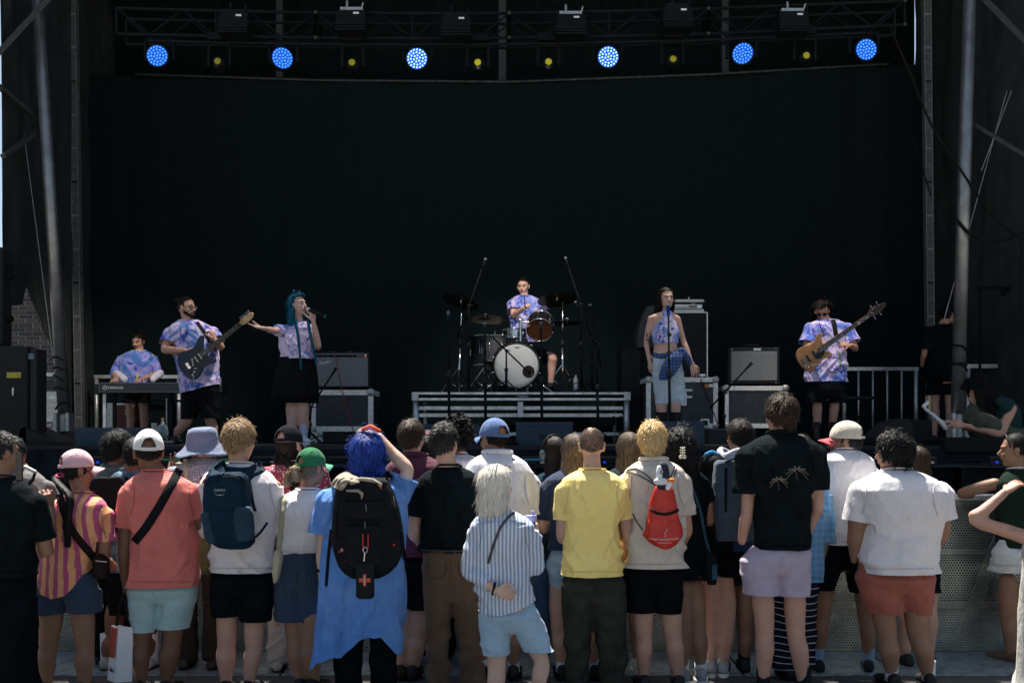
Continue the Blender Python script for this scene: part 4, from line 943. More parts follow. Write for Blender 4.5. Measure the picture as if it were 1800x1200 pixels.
        if lo.get('legs'):
            pls = []; mid = X((lo['legs'][0][-1][2]+lo['legs'][-1][-1][1])/2, D)
            for li_, lg in enumerate(lo['legs']):
                zz = Z(lg[-1][0], D); pls.append((lambda c_, q=li_: (c_[:,0] < mid) if q == 0 else (c_[:,0] >= mid), lambda c_, zz=zz: zz-c_[:,2], np.array([0, 0, -1.])))
            co, fc = cut(co, fc, pls)
        o = finish(lo.get('name', 'shorts'), co, fc, lo['mat'], P); P_low[P.name] = o
        sm = lo.get('smat', lo['mat'])
        if lo.get('seam', True) and pel and len(pel) >= 2 and lo.get('legs') and sum(1 for q in interp_rows(pel, 3) if q[0] > rows[-1][0]+3 or lo.get('over')) > 1:
            cxp = (lo['legs'][0][0][2]+lo['legs'][-1][0][1])/2; yb = D-fr*(min(lo.get('dep', .165), (pel[-1][2]-pel[-1][1])/2/ppm*lo.get('k', .72)))
            mb = MB(); mb.tube([[X(cxp, D), D-fr*(min(lo.get('dep', .165), (q[2]-q[1])/2/ppm*lo.get('k', .72)))+fr*.001, Z(q[0], D)] for q in interp_rows(pel, 3) if q[0] > rows[-1][0]+3 or lo.get('over')][-9:], .0022, 5); part('centre_seam', mb, sm, P, True)
    return P, C, M, T, J
LENSDARK = plain('sunglass_lens', (.01, .01, .012), .12)
LENSBLUE = plain('clear_lens', (.10, .16, .22), .1)
def auto(cx, top, D, w=1.0, g=0.0, Hpx=None):
    base = HOR+(CAMH-g)*F/D; H = base-top; q = lambda f: top+f*H; ppm = F/D; a = ppm*1.68/1.0*w
    r = lambda f, hw: (q(f), cx-hw*H*w, cx+hw*H*w)
    return dict(D=D, g=g, head=(cx, top+.118*ppm+2), rows=[r(.150, .036), r(.163, .070), r(.178, .100), r(.205, .118), r(.27, .122), r(.36, .112), r(.44, .108), r(.52, .112)],
                armL=[(cx-.108*H*w, q(.205), 0), (cx-.130*H*w, q(.36), .02), (cx-.115*H*w, q(.44), .16)], armR=[(cx+.108*H*w, q(.205), 0), (cx+.130*H*w, q(.36), .02), (cx+.115*H*w, q(.44), .16)],
                legL=[(cx-.052*H*w, q(.53)), (cx-.058*H*w, q(.73)), (cx-.06*H*w,)], legR=[(cx+.052*H*w, q(.53)), (cx+.058*H*w, q(.73)), (cx+.06*H*w,)],
                pel=[r(.47, .100), r(.52, .108), r(.56, .110)], q=q, r=r, H=H, cx=cx, w=w)
def lowauto(sp, kind, mat_, **k):
    q, cx, H, w = sp['q'], sp['cx'], sp['H'], sp['w']; e = .655 if kind == 'shorts' else (.60 if kind == 'short' else .955)
    hw = .058*H*w if kind != 'pants' else .05*H*w; hb = .060*H*w if kind != 'pants' else .042*H*w; L = []
    for s_ in (-1, 1):
        c0, c1 = cx+s_*.054*H*w, cx+s_*.060*H*w
        L.append([(q(.54), c0-hw, c0+hw), (q((.54+e)/2), (c0+c1)/2-(hw+hb)/2, (c0+c1)/2+(hw+hb)/2), (q(e), c1-hb, c1+hb)])
    sp['low'] = dict(mat=mat_, legs=L, pants=kind == 'pants', name='trousers' if kind == 'pants' else 'shorts', **k); return sp

from mathutils.bvhtree import BVHTree
_bv = {}
def bvh(o):
    if o.name not in _bv:
        off = wl(o); me = o.data; _bv[o.name] = BVHTree.FromPolygons([tuple(np.array(v.co)+off) for v in me.vertices], [tuple(p.vertices) for p in me.polygons])
    return _bv[o.name]
CO = Vector((0, 0, CAMH))
def hit(objs, px, py):
    d = Vector(W(px, py, 10)) - CO; d.normalize(); best = None
    for o in objs:
        h = bvh(o).ray_cast(CO, d)
        if h[0] is not None and (best is None or h[3] < best[2]): best = (np.array(h[0]), np.array(h[1]), h[3])
    return best
def on(objs, px, py, D, lift=.004):
    """a point lying on the given surfaces"""
    h = hit(objs, px, py)
    return (h[0]+h[1]*lift, h[1]) if h else (W(px, py, D), np.array([0, -1., 0]))
def band(name, objs, path, wpx, D, mat_, par=None, th=.004, n=9):
    """strap laid on a surface"""
    P = np.array(path, float); seg = []
    for i in range(len(P)-1):
        for a in np.arange(n)/n: seg.append(P[i]*(1-a)+P[i+1]*a)
    seg.append(P[-1]); P = np.array(seg)
    for _ in range(6): P[1:-1] = (P[:-2]+P[1:-1]*2+P[2:])/4
    T_ = np.gradient(P, axis=0); T_ /= np.linalg.norm(T_, axis=1)[:,None]; N_ = np.stack([-T_[:,1], T_[:,0]], 1); W2 = []
    yl = None
    for s_ in (-1, -.33, .33, 1):
        col = []
        for p, q in zip(P, N_):
            u = p+q*wpx/2*s_; h = hit(objs, u[0], u[1]); col.append((u, None if h is None else h[0][1]))
        ys = [c[1] for c in col]; ok = [i for i, y in enumerate(ys) if y is not None and abs(y-D) < .5]
        yy = np.interp(range(len(ys)), ok, [ys[i] for i in ok]) if ok else np.full(len(ys), D)
        for _ in range(3): yy[1:-1] = np.minimum(yy[1:-1], (yy[:-2]+yy[2:])/2)
        W2.append(np.array([W(c[0][0], c[0][1], y-.006) for c, y in zip(col, yy)]))
    K = len(P); rs = []
    for k in range(K):
        a = [W2[j][k] for j in range(4)]; rs.append(np.array([a[0], a[1]-[0,th,0], a[2]-[0,th,0], a[3], a[3]+[0,.006,0], a[0]+[0,.006,0]]))
    mb = MB(); mb.rings(rs); return part(name, mb, mat_, par, True, at=None if par is not None else rs[K//2].mean(0))
def surf_text(name, objs, s_, size, px, py, D, mat_, par, ax=(1,0,0), up=(0,0,1), arc=0, shear=0, lift=.003):
    V, f = text_mb(s_, size, shear, .0008); ax = np.array(ax, float); up = np.array(up, float); out = []
    c = W(px, py, D)
    for v in V:
        p = c+ax*v[0]+up*(v[1]+arc*v[0]*v[0]); x_, y_ = p[0]*F/p[1]+900, HOR-(p[2]-CAMH)*F/p[1]; h = hit(objs, x_, y_)
        out.append(np.array(h[0])+[0, -lift-v[2], 0] if h and abs(h[0][1]-D) < .3 else p)
    mb = MB(); mb.add(out, f); return part(name, mb, mat_, par)
def backpack(name, label, rows, D, mat_, th=.2, e=3.2, cat='backpack', t=0, fold_=.006, vox=.009, k=None):
    mb = MB(); n = len(rows); prof = [min(1, .62+.9*math.sin(math.pi*min(1, (i+.6)/(n*.9)))) for i in range(n)]
    rs = []
    for (py, xl, xr), p in zip(rows, prof): rs.append(oval(W((xl+xr)/2, py, D), (xr-xl)/2*D/F, th/2*p, t, 32, e))
    mb.rings(rs[::-1]); co, no, fc = remesh(mb, vox, 4, .5); co = co+no*(fold_*(vnoise(co*[9, 5, 6], 3)+.5*(1-2*np.abs(vnoise(co*[18, 9, 14], 8)))))[:,None]
    th_ = thing(name, label, cat, (X((rows[-1][1]+rows[-1][2])/2, D), D, Z(rows[-1][0], D))); b = finish('bag_body', co, fc, mat_, th_); return th_, b
# ================================================================== CROWD
FAIR = ('skin_fair', (.49, .30, .22)); PALE = ('skin_pale', (.58, .39, .30)); TAN = ('skin_tan', (.28, .15, .092)); BROWN = ('skin_brown', (.17, .085, .05)); OLIVE = ('skin_olive', (.28, .155, .10)); PINK = ('skin_pink', (.48, .275, .20))
HB = hairmat('hair_black', (.004, .004, .004), (.016, .015, .015)); HDB = hairmat('hair_dark_brown', (.006, .004, .003), (.028, .018, .012)); HBR = hairmat('hair_brown', (.016, .009, .005), (.066, .038, .021))
HSB = hairmat('hair_strawberry', (.16, .085, .035), (.50, .33, .18)); HBL = hairmat('hair_yellow_blond', (.40, .24, .085), (.82, .62, .32)); HWH = hairmat('hair_white_blond', (.62, .57, .47), (.93, .90, .83)); HLB = hairmat('hair_light_brown', (.06, .043, .032), (.26, .195, .14))
HGR = hairmat('hair_greying', (.006, .006, .006), (.055, .052, .050)); HBLUE = hairmat('hair_royal_blue', (.006, .012, .10), (.03, .10, .55)); HTEAL = hairmat('hair_teal', (.004, .05, .09), (.01, .22, .33)); HBUN = hairmat('hair_sandy', (.22, .15, .09), (.6, .46, .30))
SHORT = dict(n=3200, L=.045, lift=.2, grav=.25, width=.0045, steps=4, jit=.3, puff=.16)
WH = cloth('white_cotton', (.74, .72, .74), amt=.05)
BLK = cloth('black_cotton', (.005, .009, .011), amt=.25); BLKB = cloth('black_shorts_cloth', (.004, .006, .008), amt=.25)
WSHOE = plain('white_trainer', (.6, .6, .58), .6); GSHOE = plain('grey_trainer', (.3, .31, .32), .6); BSHOE = plain('black_trainer', (.02, .02, .022), .6); SOCKW = cloth('white_sock', (.62, .64, .68)); SOCKB = cloth('black_sock', (.015, .015, .017))
DENIM = cloth('dark_denim', (.022, .04, .072), 'denim'); LDENIM = cloth('light_denim', (.26, .37, .46), 'denim'); MDENIM = cloth('blue_denim', (.03, .075, .16), 'denim')
BAGK = cloth('black_webbing', (.010, .011, .013), amt=.2)
HIPS = ('hipL', 'hipR')
def mk_coral():
    sp = dict(D=6.5, label='man in coral t-shirt and white cap holding a white paper bag low at his side', head=(261, 795), hyaw=-22, s=1.06, seed=3, skin=BROWN,
        rows=[(828,250,300),(836,238,316),(846,226,336),(866,217,350),(900,222,353),(945,233,353),(990,230,352),(1027,227,354)], kt=(.6,.78), dep=.20,
        armL=[(229,868,0),(220,955,.0),(218,1018,.02)], armR=[(340,868,0),(356,930,.02),(362,960,.2)], ar=1.18, handL=dict(d=(.0,.15,-1), n=(-.8,-.6,0), th=-1, curl=.75),
        legL=[(252,1040),(250,1130),(246,)], legR=[(306,1040),(302,1130),(293,)], lr=1.02,
        pel=[(1008,230,350),(1035,226,348),(1058,226,345)], shirt=dict(mat=cloth('coral_cotton', srgb(206,112,104), amt=.10), len=.66, r=.078, fold=.011),
        low=dict(mat=cloth('pale_aqua_cotton', srgb(158,186,188), amt=.06), legs=[[(1055,226,286),(1085,228,280),(1108,231,275)],[(1055,284,344),(1080,282,336),(1102,276,331)]], fold=.008))
    P, C, M, T, J = person(sp); add_hair(P, C, M, sp['s'], HDB, dict(n=900, L=.012, lift=.3, steps=2), 3, hat=True)
    o, T2 = cap_hat(P, C, M, sp['s'], cloth('white_cap_cloth', (.72,.73,.70), amt=.04), cloth('white_cap_cloth', (.72,.73,.70)), tip=4)
    lm = plain('black_print', (.02,.02,.03), .6); q = T2(0.0, -.108, .084); n = M@np.array([0,-1,0.])
    for a in (-38, 0, 38):
        mb = MB(); u = M@np.array([math.sin(R(a)), 0, math.cos(R(a))]); mb.ell(q+u*.010+n*.008, (.0038, .003, .0095), np.stack([M@np.array([math.cos(R(a)),0,-math.sin(R(a))]), n, u], 1), 10, 8); part('trefoil_leaf', mb, lm, o, True)
    mb = MB(); mb.bar(q+n*.008-M@np.array([.010,0,.004]), q+n*.008+M@np.array([.010,0,-.004]), .002, .002); part('logo_bar', mb, lm, o)
    band('crossbody_strap', [P_shirt[P.name]], [(316,824),(306,842),(283,885),(258,925),(236,952)], 15, 6.4, BAGK, P)
    D = 6.42; b = thing('paper_bag', 'white paper shopping bag with a red side panel, hanging from the coral man\'s hand', 'bag', W(212,1198,D)); pm = plain('white_paper', (.68,.67,.68), .6, 0, .06); rm = plain('red_paper', (.42,.06,.035), .6)
    def face(p, q_, r_, s_, nme, m_):
        mb = MB(); V = [p,q_,r_,s_]; nn = np.cross(q_-p, s_-p); nn /= np.linalg.norm(nn); mb.add(np.array(V+[v+nn*.0015 for v in V]), [(0,1,2,3),(7,6,5,4),(0,4,5,1),(1,5,6,2),(2,6,7,3),(3,7,4,0)]); part(nme, mb, m_, b)
    tL, tM, tR, tB = W(196,1098,D), W(208,1101,D-.045), W(233,1102,D+.0), W(205,1098,D+.09)
    face(W(189,1194,D), W(203,1199,D-.05), tM, tL, 'gusset', pm); face(W(203,1199,D-.05), W(232,1197,D), tR, tM, 'front_panel', pm); face(W(232,1197,D), W(215,1192,D+.1), tB, tR, 'back_panel', pm); face(W(215,1192,D+.1), W(189,1194,D), tL, tB, 'rear_gusset', pm)
    face(W(192,1153,D)+[0,-.004,0], W(200.5,1156,D-.05)+[0,-.004,0], tM+[-.004,-.004,-.01], tL+[.002,-.004,-.01], 'red_panel', rm)
    V, f = text_mb('-fiee', .045); u_ = np.array([.62,-.78,0]); mb = MB(); mb.add(V@np.stack([u_, [0,0,1.], np.cross(u_, [0,0,1.])])+W(197,1176,D-.04)+[-.004,-.004,0], f); part('lettering', mb, plain('black_print', (.02,.02,.03)), b)
    for k in (0, .03): mb = MB(); mb.tube([W(203,1100,D)+[0,k,0], W(210,1060,D)+[0,k,0], W(216,1042,D)+[0,k,0], W(220,1060,D)+[0,k,0], W(226,1101,D)+[0,k,0]], .006, 6); part('handle', mb, BLACKR, b, True)
def mk_yellow():
    sp = dict(D=6.6, label='man with shaved head in plain yellow t-shirt and dark olive trousers', head=(1040,783), hyaw=2, s=1.0, seed=11, skin=FAIR, neckr=.054,
        rows=[(825,1018,1064),(832,1002,1080),(841,988,1094),(858,981,1102),(890,982,1103),(930,993,1092),(965,991,1091),(1009,982,1099)], kt=(.6,.76),
        armL=[(992,864,0),(988,942,0),(1012,965,.24)], armR=[(1091,864,0),(1104,940,0),(1094,965,.22)], ar=1.0,
        legL=[(1014,1030),(1012,1120),(1014,)], legR=[(1070,1030),(1076,1120),(1080,)],
        pel=[(990,990,1094),(1025,985,1100),(1060,985,1101)], shirt=dict(mat=cloth('yellow_cotton', srgb(255,226,138), amt=.05), len=.62, r=.066, fold=.012),
        low=dict(mat=cloth('olive_corduroy', (.036,.038,.030), amt=.35), legs=[[(1050,985,1046),(1100,988,1040),(1150,995,1038),(1204,998,1036)],[(1050,1040,1102),(1100,1044,1102),(1150,1050,1101),(1204,1056,1100)]], pants=True, name='trousers', fold=.013))
    P, C, M, T, J = person(sp)
    t = NT('stubble', .8, 0, .2); t.color(t.mix(t.ramp(t.noise(180, 3), [(.4, 0), (.6, 1)]), (.022,.019,.018), (.06,.048,.042)))
    Vs, Fs, T_ = strands(C, M, 1.0, 6500, .006, .7, .1, width=.003, steps=1, seed=4, grow=1.0, region=lambda d: hair_region(d) and (d[2]+d[1]*.45 < .78+.08*math.sin(d[0]*9))); m = MB(); m.add(Vs, Fs); part('stubble', m, t.m, P, True)
def mk_pinkcap():
    sp = dict(D=6.45, label='woman in pink cap and orange and magenta striped blouse with denim shorts', head=(136,826), hyaw=48, s=.94, seed=5, skin=TAN, neckr=.047,
        rows=[(866,128,164),(874,106,180),(884,88,190),(905,78,196),(930,78,190),(960,76,175),(1000,70,170),(1043,66,164)], kt=(.6,.8), t=12,
        armL=[(86,905,0),(70,960,.02),(74,1010,.15)], armR=[(186,908,0),(180,985,.02),(176,1005,.22)], ar=.98,
        legL=[(94,1040),(84,1140),(82,)], legR=[(143,1040),(150,1142),(149,)], lr=1.02,
        pel=[(1005,68,172),(1030,58,178),(1048,56,179)],
        shirt=dict(name='blouse', mat=cloth('striped_blouse', srgb(232,166,120), 'stripe_v', srgb(182,84,122), sc=16), len=.5, flare=1.25, r=.062, fold=.014, kind='tee', hem=[(60,1010),(85,1040),(105,1048),(130,1042),(150,1020),(170,988)], hemtop=960, band=True),
        low=dict(mat=DENIM, legs=[[(1040,56,118),(1060,57,115),(1077,58,113)],[(1040,116,178),(1060,118,178),(1074,121,177)]], fold=.006))
    P, C, M, T, J = person(sp); s = sp['s']; add_hair(P, C, M, s, HB, dict(n=1200, L=.05, lift=.05, grav=.1, steps=3), 3, hat=True)
    pc = cloth('pink_cap_cloth', srgb(222,180,186), amt=.04); o, T2 = cap_hat(P, C, M, s, pc, pc, tip=2)
    p0 = T(0,-.10,-.02); ponytail(P, [p0+[0,.0,.0], p0+[-.02,-.05,-.03], W(122,872,6.2), W(120,905,6.2), W(118,925,6.2), W(119,958,6.2)], [.014,.019,.022,.018,.016,.006], HB, 3, curl=.03)
    mb = MB(); mb.tube([p0+[.022*math.cos(a),-.03+.02*math.sin(a),-.01+.01*math.sin(a)] for a in np.linspace(0,6.3,13)], .006, 6); part('hair_tie', mb, plain('pink_elastic', (.5,.03,.12)), P, True)
    mb = MB(); c = T(.083,-.005,-.055); mb.tube([c+[0.002,.013*math.cos(a),.013*math.sin(a)] for a in np.linspace(0,6.3,13)], .002, 6); part('hoop_earring', mb, plain('gold', (.6,.4,.12), .3, 1), P, True)
    S = [P_shirt[P.name]]; band('crossbody_strap', S, [(104,868),(112,900),(128,935),(150,963),(170,985)], 13, 6.3, cloth('brown_strap', (.022,.014,.013)), P, .006)
    th, b = backpack('sling_bag', 'dark brown sling bag at the right hip of the woman in the striped blouse', [(975,166,180),(985,166,188),(1005,166,190),(1015,170,186)], 6.4, cloth('brown_leather', (.025,.016,.014), rough=.6), .1, cat='bag')
    mb = MB(); mb.bar(W(168,985,6.33), W(188,987,6.33), .006, .006); part('zip', mb, STEEL, th)
def mk_far_left():
    sp = dict(D=6.0, label='man with dark greying hair in black t-shirt at the left edge, filming with a phone', head=(2,795), hyaw=35, hp=2, s=1.0, seed=8, skin=TAN,
        rows=[(838,-22,26),(846,-40,44),(858,-52,58),(885,-58,74),(920,-56,76),(970,-50,64),(1010,-48,58)],
        armL=[(-50,880,0),(-58,960,0),(-30,960,.2)], armR=[(62,885,0),(76,972,.05),(48,900,.30)], ar=1.1, handR=dict(d=(-.3,0,1), n=(.3,-1,.0), th=-1, curl=.5),
        legL=[(-26,1020),(-28,1130),(-28,)], legR=[(30,1020),(34,1130),(38,)],
        pel=[(990,-52,58),(1030,-54,62),(1060,-54,64)], shirt=dict(mat=BLK, len=.72, r=.074, fold=.010), low=dict(mat=BLKB, legs=[[(1050,-54,6),(1120,-52,0),(1210,-50,-6)],[(1050,0,64),(1120,2,64),(1210,4,66)]], pants=True, name='trousers'))
    P, C, M, T, J = person(sp); add_hair(P, C, M, 1, HGR, dict(SHORT, L=.028), 3)
    mb = MB(); mb.tube([T(.083,0,.01), T(.075,.07,.008), T(.06,.098,.0)], .0022, 6); part('glasses_temple', mb, BLACKP, P, True)
    th = thing('phone', 'smartphone held up by the man at the left edge', 'phone', W(33,846,5.75)); mb = MB(); mb.rbox(W(27,846,5.75), W(40,795,5.75)+[0,.009,0], .004); part('phone_case', mb, BLACKP, th)
    mb = MB(); mb.rbox(W(28.5,843,5.745), W(38.5,798,5.745)+[0,.004,0], .002); part('screen', mb, emit('phone_screen', (.05,.03,.03), .3), th)
    sp = auto(40, 772, 7.0); sp.update(label='person in a grey top half hidden behind the filming man at the left edge', head=(22,800), rows=[(822,20,50),(830,8,68),(840,0,80),(862,-6,92),(900,-4,90),(960,0,84),(1000,0,84)], seed=9, skin=TAN, armR=[(82,860,0),(88,900,.1),(60,880,.25)])
    sp['shirt'] = dict(mat=cloth('grey_cotton', (.15,.145,.14))); lowauto(sp, 'pants', BLKB); P, C, M, T, J = person(sp); add_hair(P, C, M, 1, HB, SHORT, 5)
    D = 6.6; th = thing('camera_gimbal', 'grey handheld camera gimbal held up beside the grey topped person', 'gimbal', W(45,858,D))
    for a, b, r in (((44,820),(62,829),.012),((62,829),(58,842),.010),((58,842),(44,858),.012),((44,858),(22,852),.010)): mb = MB(); mb.tube([W(*a,D),W(*b,D)], r, 8, True); part('gimbal_arm', mb, STEEL if b[1] == 829 else BLACKM, th, True)
def mk_hoodie():
    sp = auto(205, 752, 7.35); sp.update(label='dark haired person in grey green hoodie with a black backpack, behind the pink cap woman', head=(207,787), hyaw=42, seed=14, skin=TAN)
    sp['shirt'] = dict(name='hoodie', mat=cloth('sage_cotton', (.10,.12,.11)), len=1.9, r=.072); lowauto(sp, 'pants', BLKB); P, C, M, T, J = person(sp)
    add_hair(P, C, M, 1, HB, dict(n=2600, L=.075, lift=.25, puff=.3, grav=.5, width=.005, steps=5, jit=.3), 5)
    mb = MB(); c = W(205,826,7.3); mb.tube([c+[.10*math.cos(a),.03+.09*math.sin(a),.015*math.cos(2*a)] for a in np.linspace(0,6.28,17)], .034, 10); part('hood', mb, sp['shirt']['mat'], P, True)
    backpack('backpack', 'plain black backpack on the person in the grey green hoodie', [(838,168,220),(850,160,228),(890,158,230),(940,160,228)], 7.05, BAGK, .2)
def mk_plaid():
    sp = auto(222, 772, 7.2); sp.update(label='person in blue plaid shirt mostly hidden behind the coral man, two fingers raised', hyaw=0, seed=15, skin=BROWN,
        rows=[(826,212,244),(832,200,258),(842,192,268),(862,186,276),(900,184,278),(960,188,272),(1003,190,270)], armL=[(196,868,0),(188,930,0),(205,950,.2)], armR=[(272,862,0),(296,900,.12),(299,838,.1)],
        handR=dict(d=(.08,0,1), n=(-.2,-1,0), th=-1, curls=[.05,.05,1.2,1.3], spread=.25, s=1.05), shoe=dict(mat=GSHOE, sock=SOCKW, sockh=.2), pel=[(985,192,268),(1020,188,272),(1050,188,272)], head=(240,800))
    sp['shirt'] = dict(name='plaid_shirt', mat=cloth('blue_plaid', (.035,.075,.105), 'plaid', (.13,.24,.30), (.01,.015,.02), sc=9), len=.8, r=.075); sp['low'] = dict(mat=BLKB, legs=[[(1040,188,234),(1060,190,232),(1078,190,230)],[(1040,226,272),(1060,228,270),(1078,232,270)]])
    sp['legL'] = [(208,1040),(198,1120),(188,)]; sp['legR'] = [(252,1040),(260,1120),(266,)]
    P, C, M, T, J = person(sp); add_hair(P, C, M, 1, HB, SHORT, 5)
def mk_bucket():
    sp = auto(352, 745, 7.2); sp.update(label='woman in grey blue bucket hat and navy and white patterned shirt', head=(358,782), hyaw=20, seed=16, skin=FAIR, neckr=.045, s=.98, t=6,
       rows=[(803,340,378),(810,326,392),(820,312,402),(842,304,410),(880,306,408),(930,312,402),(990,310,404)], shoe=dict(mat=plain('brown_boot', (.035,.025,.02))))
    sp['shirt'] = dict(mat=cloth('geometric_print', (.016,.035,.10), 'geo', (.55,.62,.68), sc=58), len=.8); lowauto(sp, 'pants', cloth('brown_trouser_cloth', (.035,.03,.025)))
    P, C, M, T, J = person(sp); add_hair(P, C, M, .98, HDB, dict(n=700, L=.03, lift=.2, grav=.3, steps=2), 5, hat=True); bucket_hat(P, C+[0,0,-.006], M, 1.04, cloth('bucket_hat_cloth', srgb(112,122,148), amt=.06), tip=6)
    band('tote_strap', [P_shirt[P.name]], [(326,806),(326,822),(328,850),(330,878)], 7, 7.1, cloth('cream_canvas', (.42,.40,.28)), P)
    backpack('tote_bag', 'olive green cloth tote bag between the coral man and the navy backpack', [(920,346,362),(940,344,372),(1000,340,374),(1010,344,370)], 6.95, cloth('olive_canvas', (.07,.10,.045)), .12, cat='bag')
def mk_strawberry():
    sp = dict(D=6.5, label='strawberry blond man in white shirt and black shorts wearing a navy backpack', head=(421,775), hyaw=22, s=1.06, seed=21, skin=PINK, neckr=.058,
        rows=[(814,396,444),(822,378,462),(832,362,478),(850,352,492),(890,358,496),(930,366,486),(965,372,478),(1003,368,480)],
        armL=[(363,852,0),(358,930,.02),(385,960,.2)], armR=[(482,855,0),(489,930,.03),(470,965,.22)], ar=1.02,
        legL=[(400,1030),(398,1135),(398,)], legR=[(447,1030),(447,1138),(438,)],
        pel=[(985,374,478),(1015,370,481),(1045,369,482)], shirt=dict(mat=cloth('off_white_cotton', (.68,.64,.64), amt=.05), len=1.35, r=.066, cuff=.058, fold=.012),
        low=dict(mat=BLKB, legs=[[(1035,369,428),(1060,370,424),(1081,371,423)],[(1035,424,482),(1065,424,480),(1089,424,477)]], fold=.007))
    P, C, M, T, J = person(sp); add_hair(P, C, M, 1.06, HSB, dict(n=3800, L=.062, lift=.3, puff=.24, grav=.35, width=.0045, steps=4, jit=.4, lenf=lambda d: .8+.5*max(0, d[2])), 6, 'tousled reddish blond hair')
    S = [P_shirt[P.name]]; NV = cloth('navy_nylon', (.006,.022,.042), amt=.2, rough=.6); NV2 = cloth('navy_mesh', (.008,.032,.06), amt=.25, rough=.7)
    th, b = backpack('backpack', 'navy daypack with white bird logo on the back of the strawberry blond man', [(829,372,420),(834,366,430),(845,360,435),(870,358,438),(900,362,440),(935,368,444),(953,374,446),(962,386,438)], 6.24, NV, .21)
    for s_, pts in (('L', [(372,845),(374,834),(388,822),(398,818)]), ('R', [(428,842),(440,830),(456,822),(462,818)])):
        band('shoulder_strap', S+[b], pts, 20, 6.32, NV, th, .012)
    band('top_yoke', S, [(384,824),(402,826),(422,828),(444,826)], 13, 6.32, NV, th, .012)
    band('side_strap', S+[b], [(436,836),(441,862),(445,888),(449,898)], 5, 6.32, NV, th); band('waist_strap', S+[b], [(440,950),(456,938),(470,918)], 4, 6.3, NV, th)
    for rows in ([(898,354,372),(905,352,376),(945,360,380),(955,366,380)], [(890,412,440),(900,408,446),(940,408,448),(950,416,440)]):
        mb = MB(); rs = [oval(W((a+c)/2, y, 6.17), (c-a)/2*6.17/F, .035, 0, 20, 2.6) for y, a, c in rows]; mb.rings(rs[::-1]); c_, n_, f_ = remesh(mb, .008, 3); finish('mesh_pocket', c_+n_*(vnoise(c_*20)*.004)[:,None], f_, NV2, th)
    mb = MB(); mb.bar(W(376,897,6.135), W(410,897,6.135), .006, .004); part('compression_strap', mb, BLACKR, th)
    mb = MB(); mb.tube([on([b],x,y,6.13,.004)[0] for x, y in ((366,850),(372,842),(390,838),(410,838),(424,844),(428,856))], .004, 6); part('zip', mb, BLACKR, th, True)
    mb = MB(); mb.tube([W(366,838,6.16), W(359,843,6.16), W(356,849,6.15)], .005, 6, True); part('red_zip_pull', mb, plain('red_cord', (.5,.02,.02)), th, True)
    surf_text('lettering', [b], 'OSPREY', .020, 386.5, 861.5, 6.14, plain('pale_print', (.42,.46,.48)), th)
    lm = plain('pale_print', (.42,.46,.48)); mb = MB(); mb.tube([on([b],386.5+8*math.sin(a),866+4.2*math.cos(a),6.13,.003)[0] for a in np.linspace(-1.35,1.35,11)], [.0006+.0013*math.cos(a/1.5)**2 for a in np.linspace(-1.35,1.35,11)], 5); part('logo_wings', mb, lm, th, True)
    mb = MB(); p = on([b],386.5,869,6.13,.003)[0]; mb.ell(p, (.004,.002,.0045), None, 8, 6); part('logo_bird', mb, lm, th, True)
def mk_blackcap():
    sp = auto(515, 745, 7.15); sp.update(label='woman in black cap and red floral top between the white shirt and the green cap', head=(508,782), hyaw=25, seed=23, skin=FAIR, neckr=.045, s=1.0,
       rows=[(812,492,540),(818,476,556),(826,466,566),(845,460,572),(880,462,570),(930,468,564),(990,470,560)], shoe=dict(mat=plain('cream_shoe', (.45,.42,.36)), name='flat_shoe'))
    sp['shirt'] = dict(name='floral_top', mat=cloth('red_floral', (.28,.035,.065), 'floral', (.60,.56,.54), (.35,.22,.10), sc=55), len=.45); lowauto(sp, 'pants', cloth('cream_cotton', (.45,.43,.38)))
    P, C, M, T, J = person(sp); add_hair(P, C, M, 1.0, HDB, dict(n=3000, L=.14, lift=.15, grav=1.1, puff=.14, curl=.3, width=.005, steps=6, jit=.3, body=.07), 7, hat=True)
    bc = cloth('black_cap_cloth', (.012,.014,.018)); cap_hat(P, C, M, 1.0, bc, bc, tip=-3); ponytail(P, [T(.0,-.10,-.06), W(520,832,6.98), W(517,846,6.95), W(516,858,6.98)], [.02,.034,.030,.012], HDB, 9, 160, curl=.05)
    mb = MB(); p = W(518,822,6.97); mb.tube([p+[.02*math.cos(a),.02*math.sin(a),0] for a in np.linspace(0,6.3,13)], .006, 6); part('hair_tie', mb, plain('pale_elastic', (.25,.4,.4)), P, True)
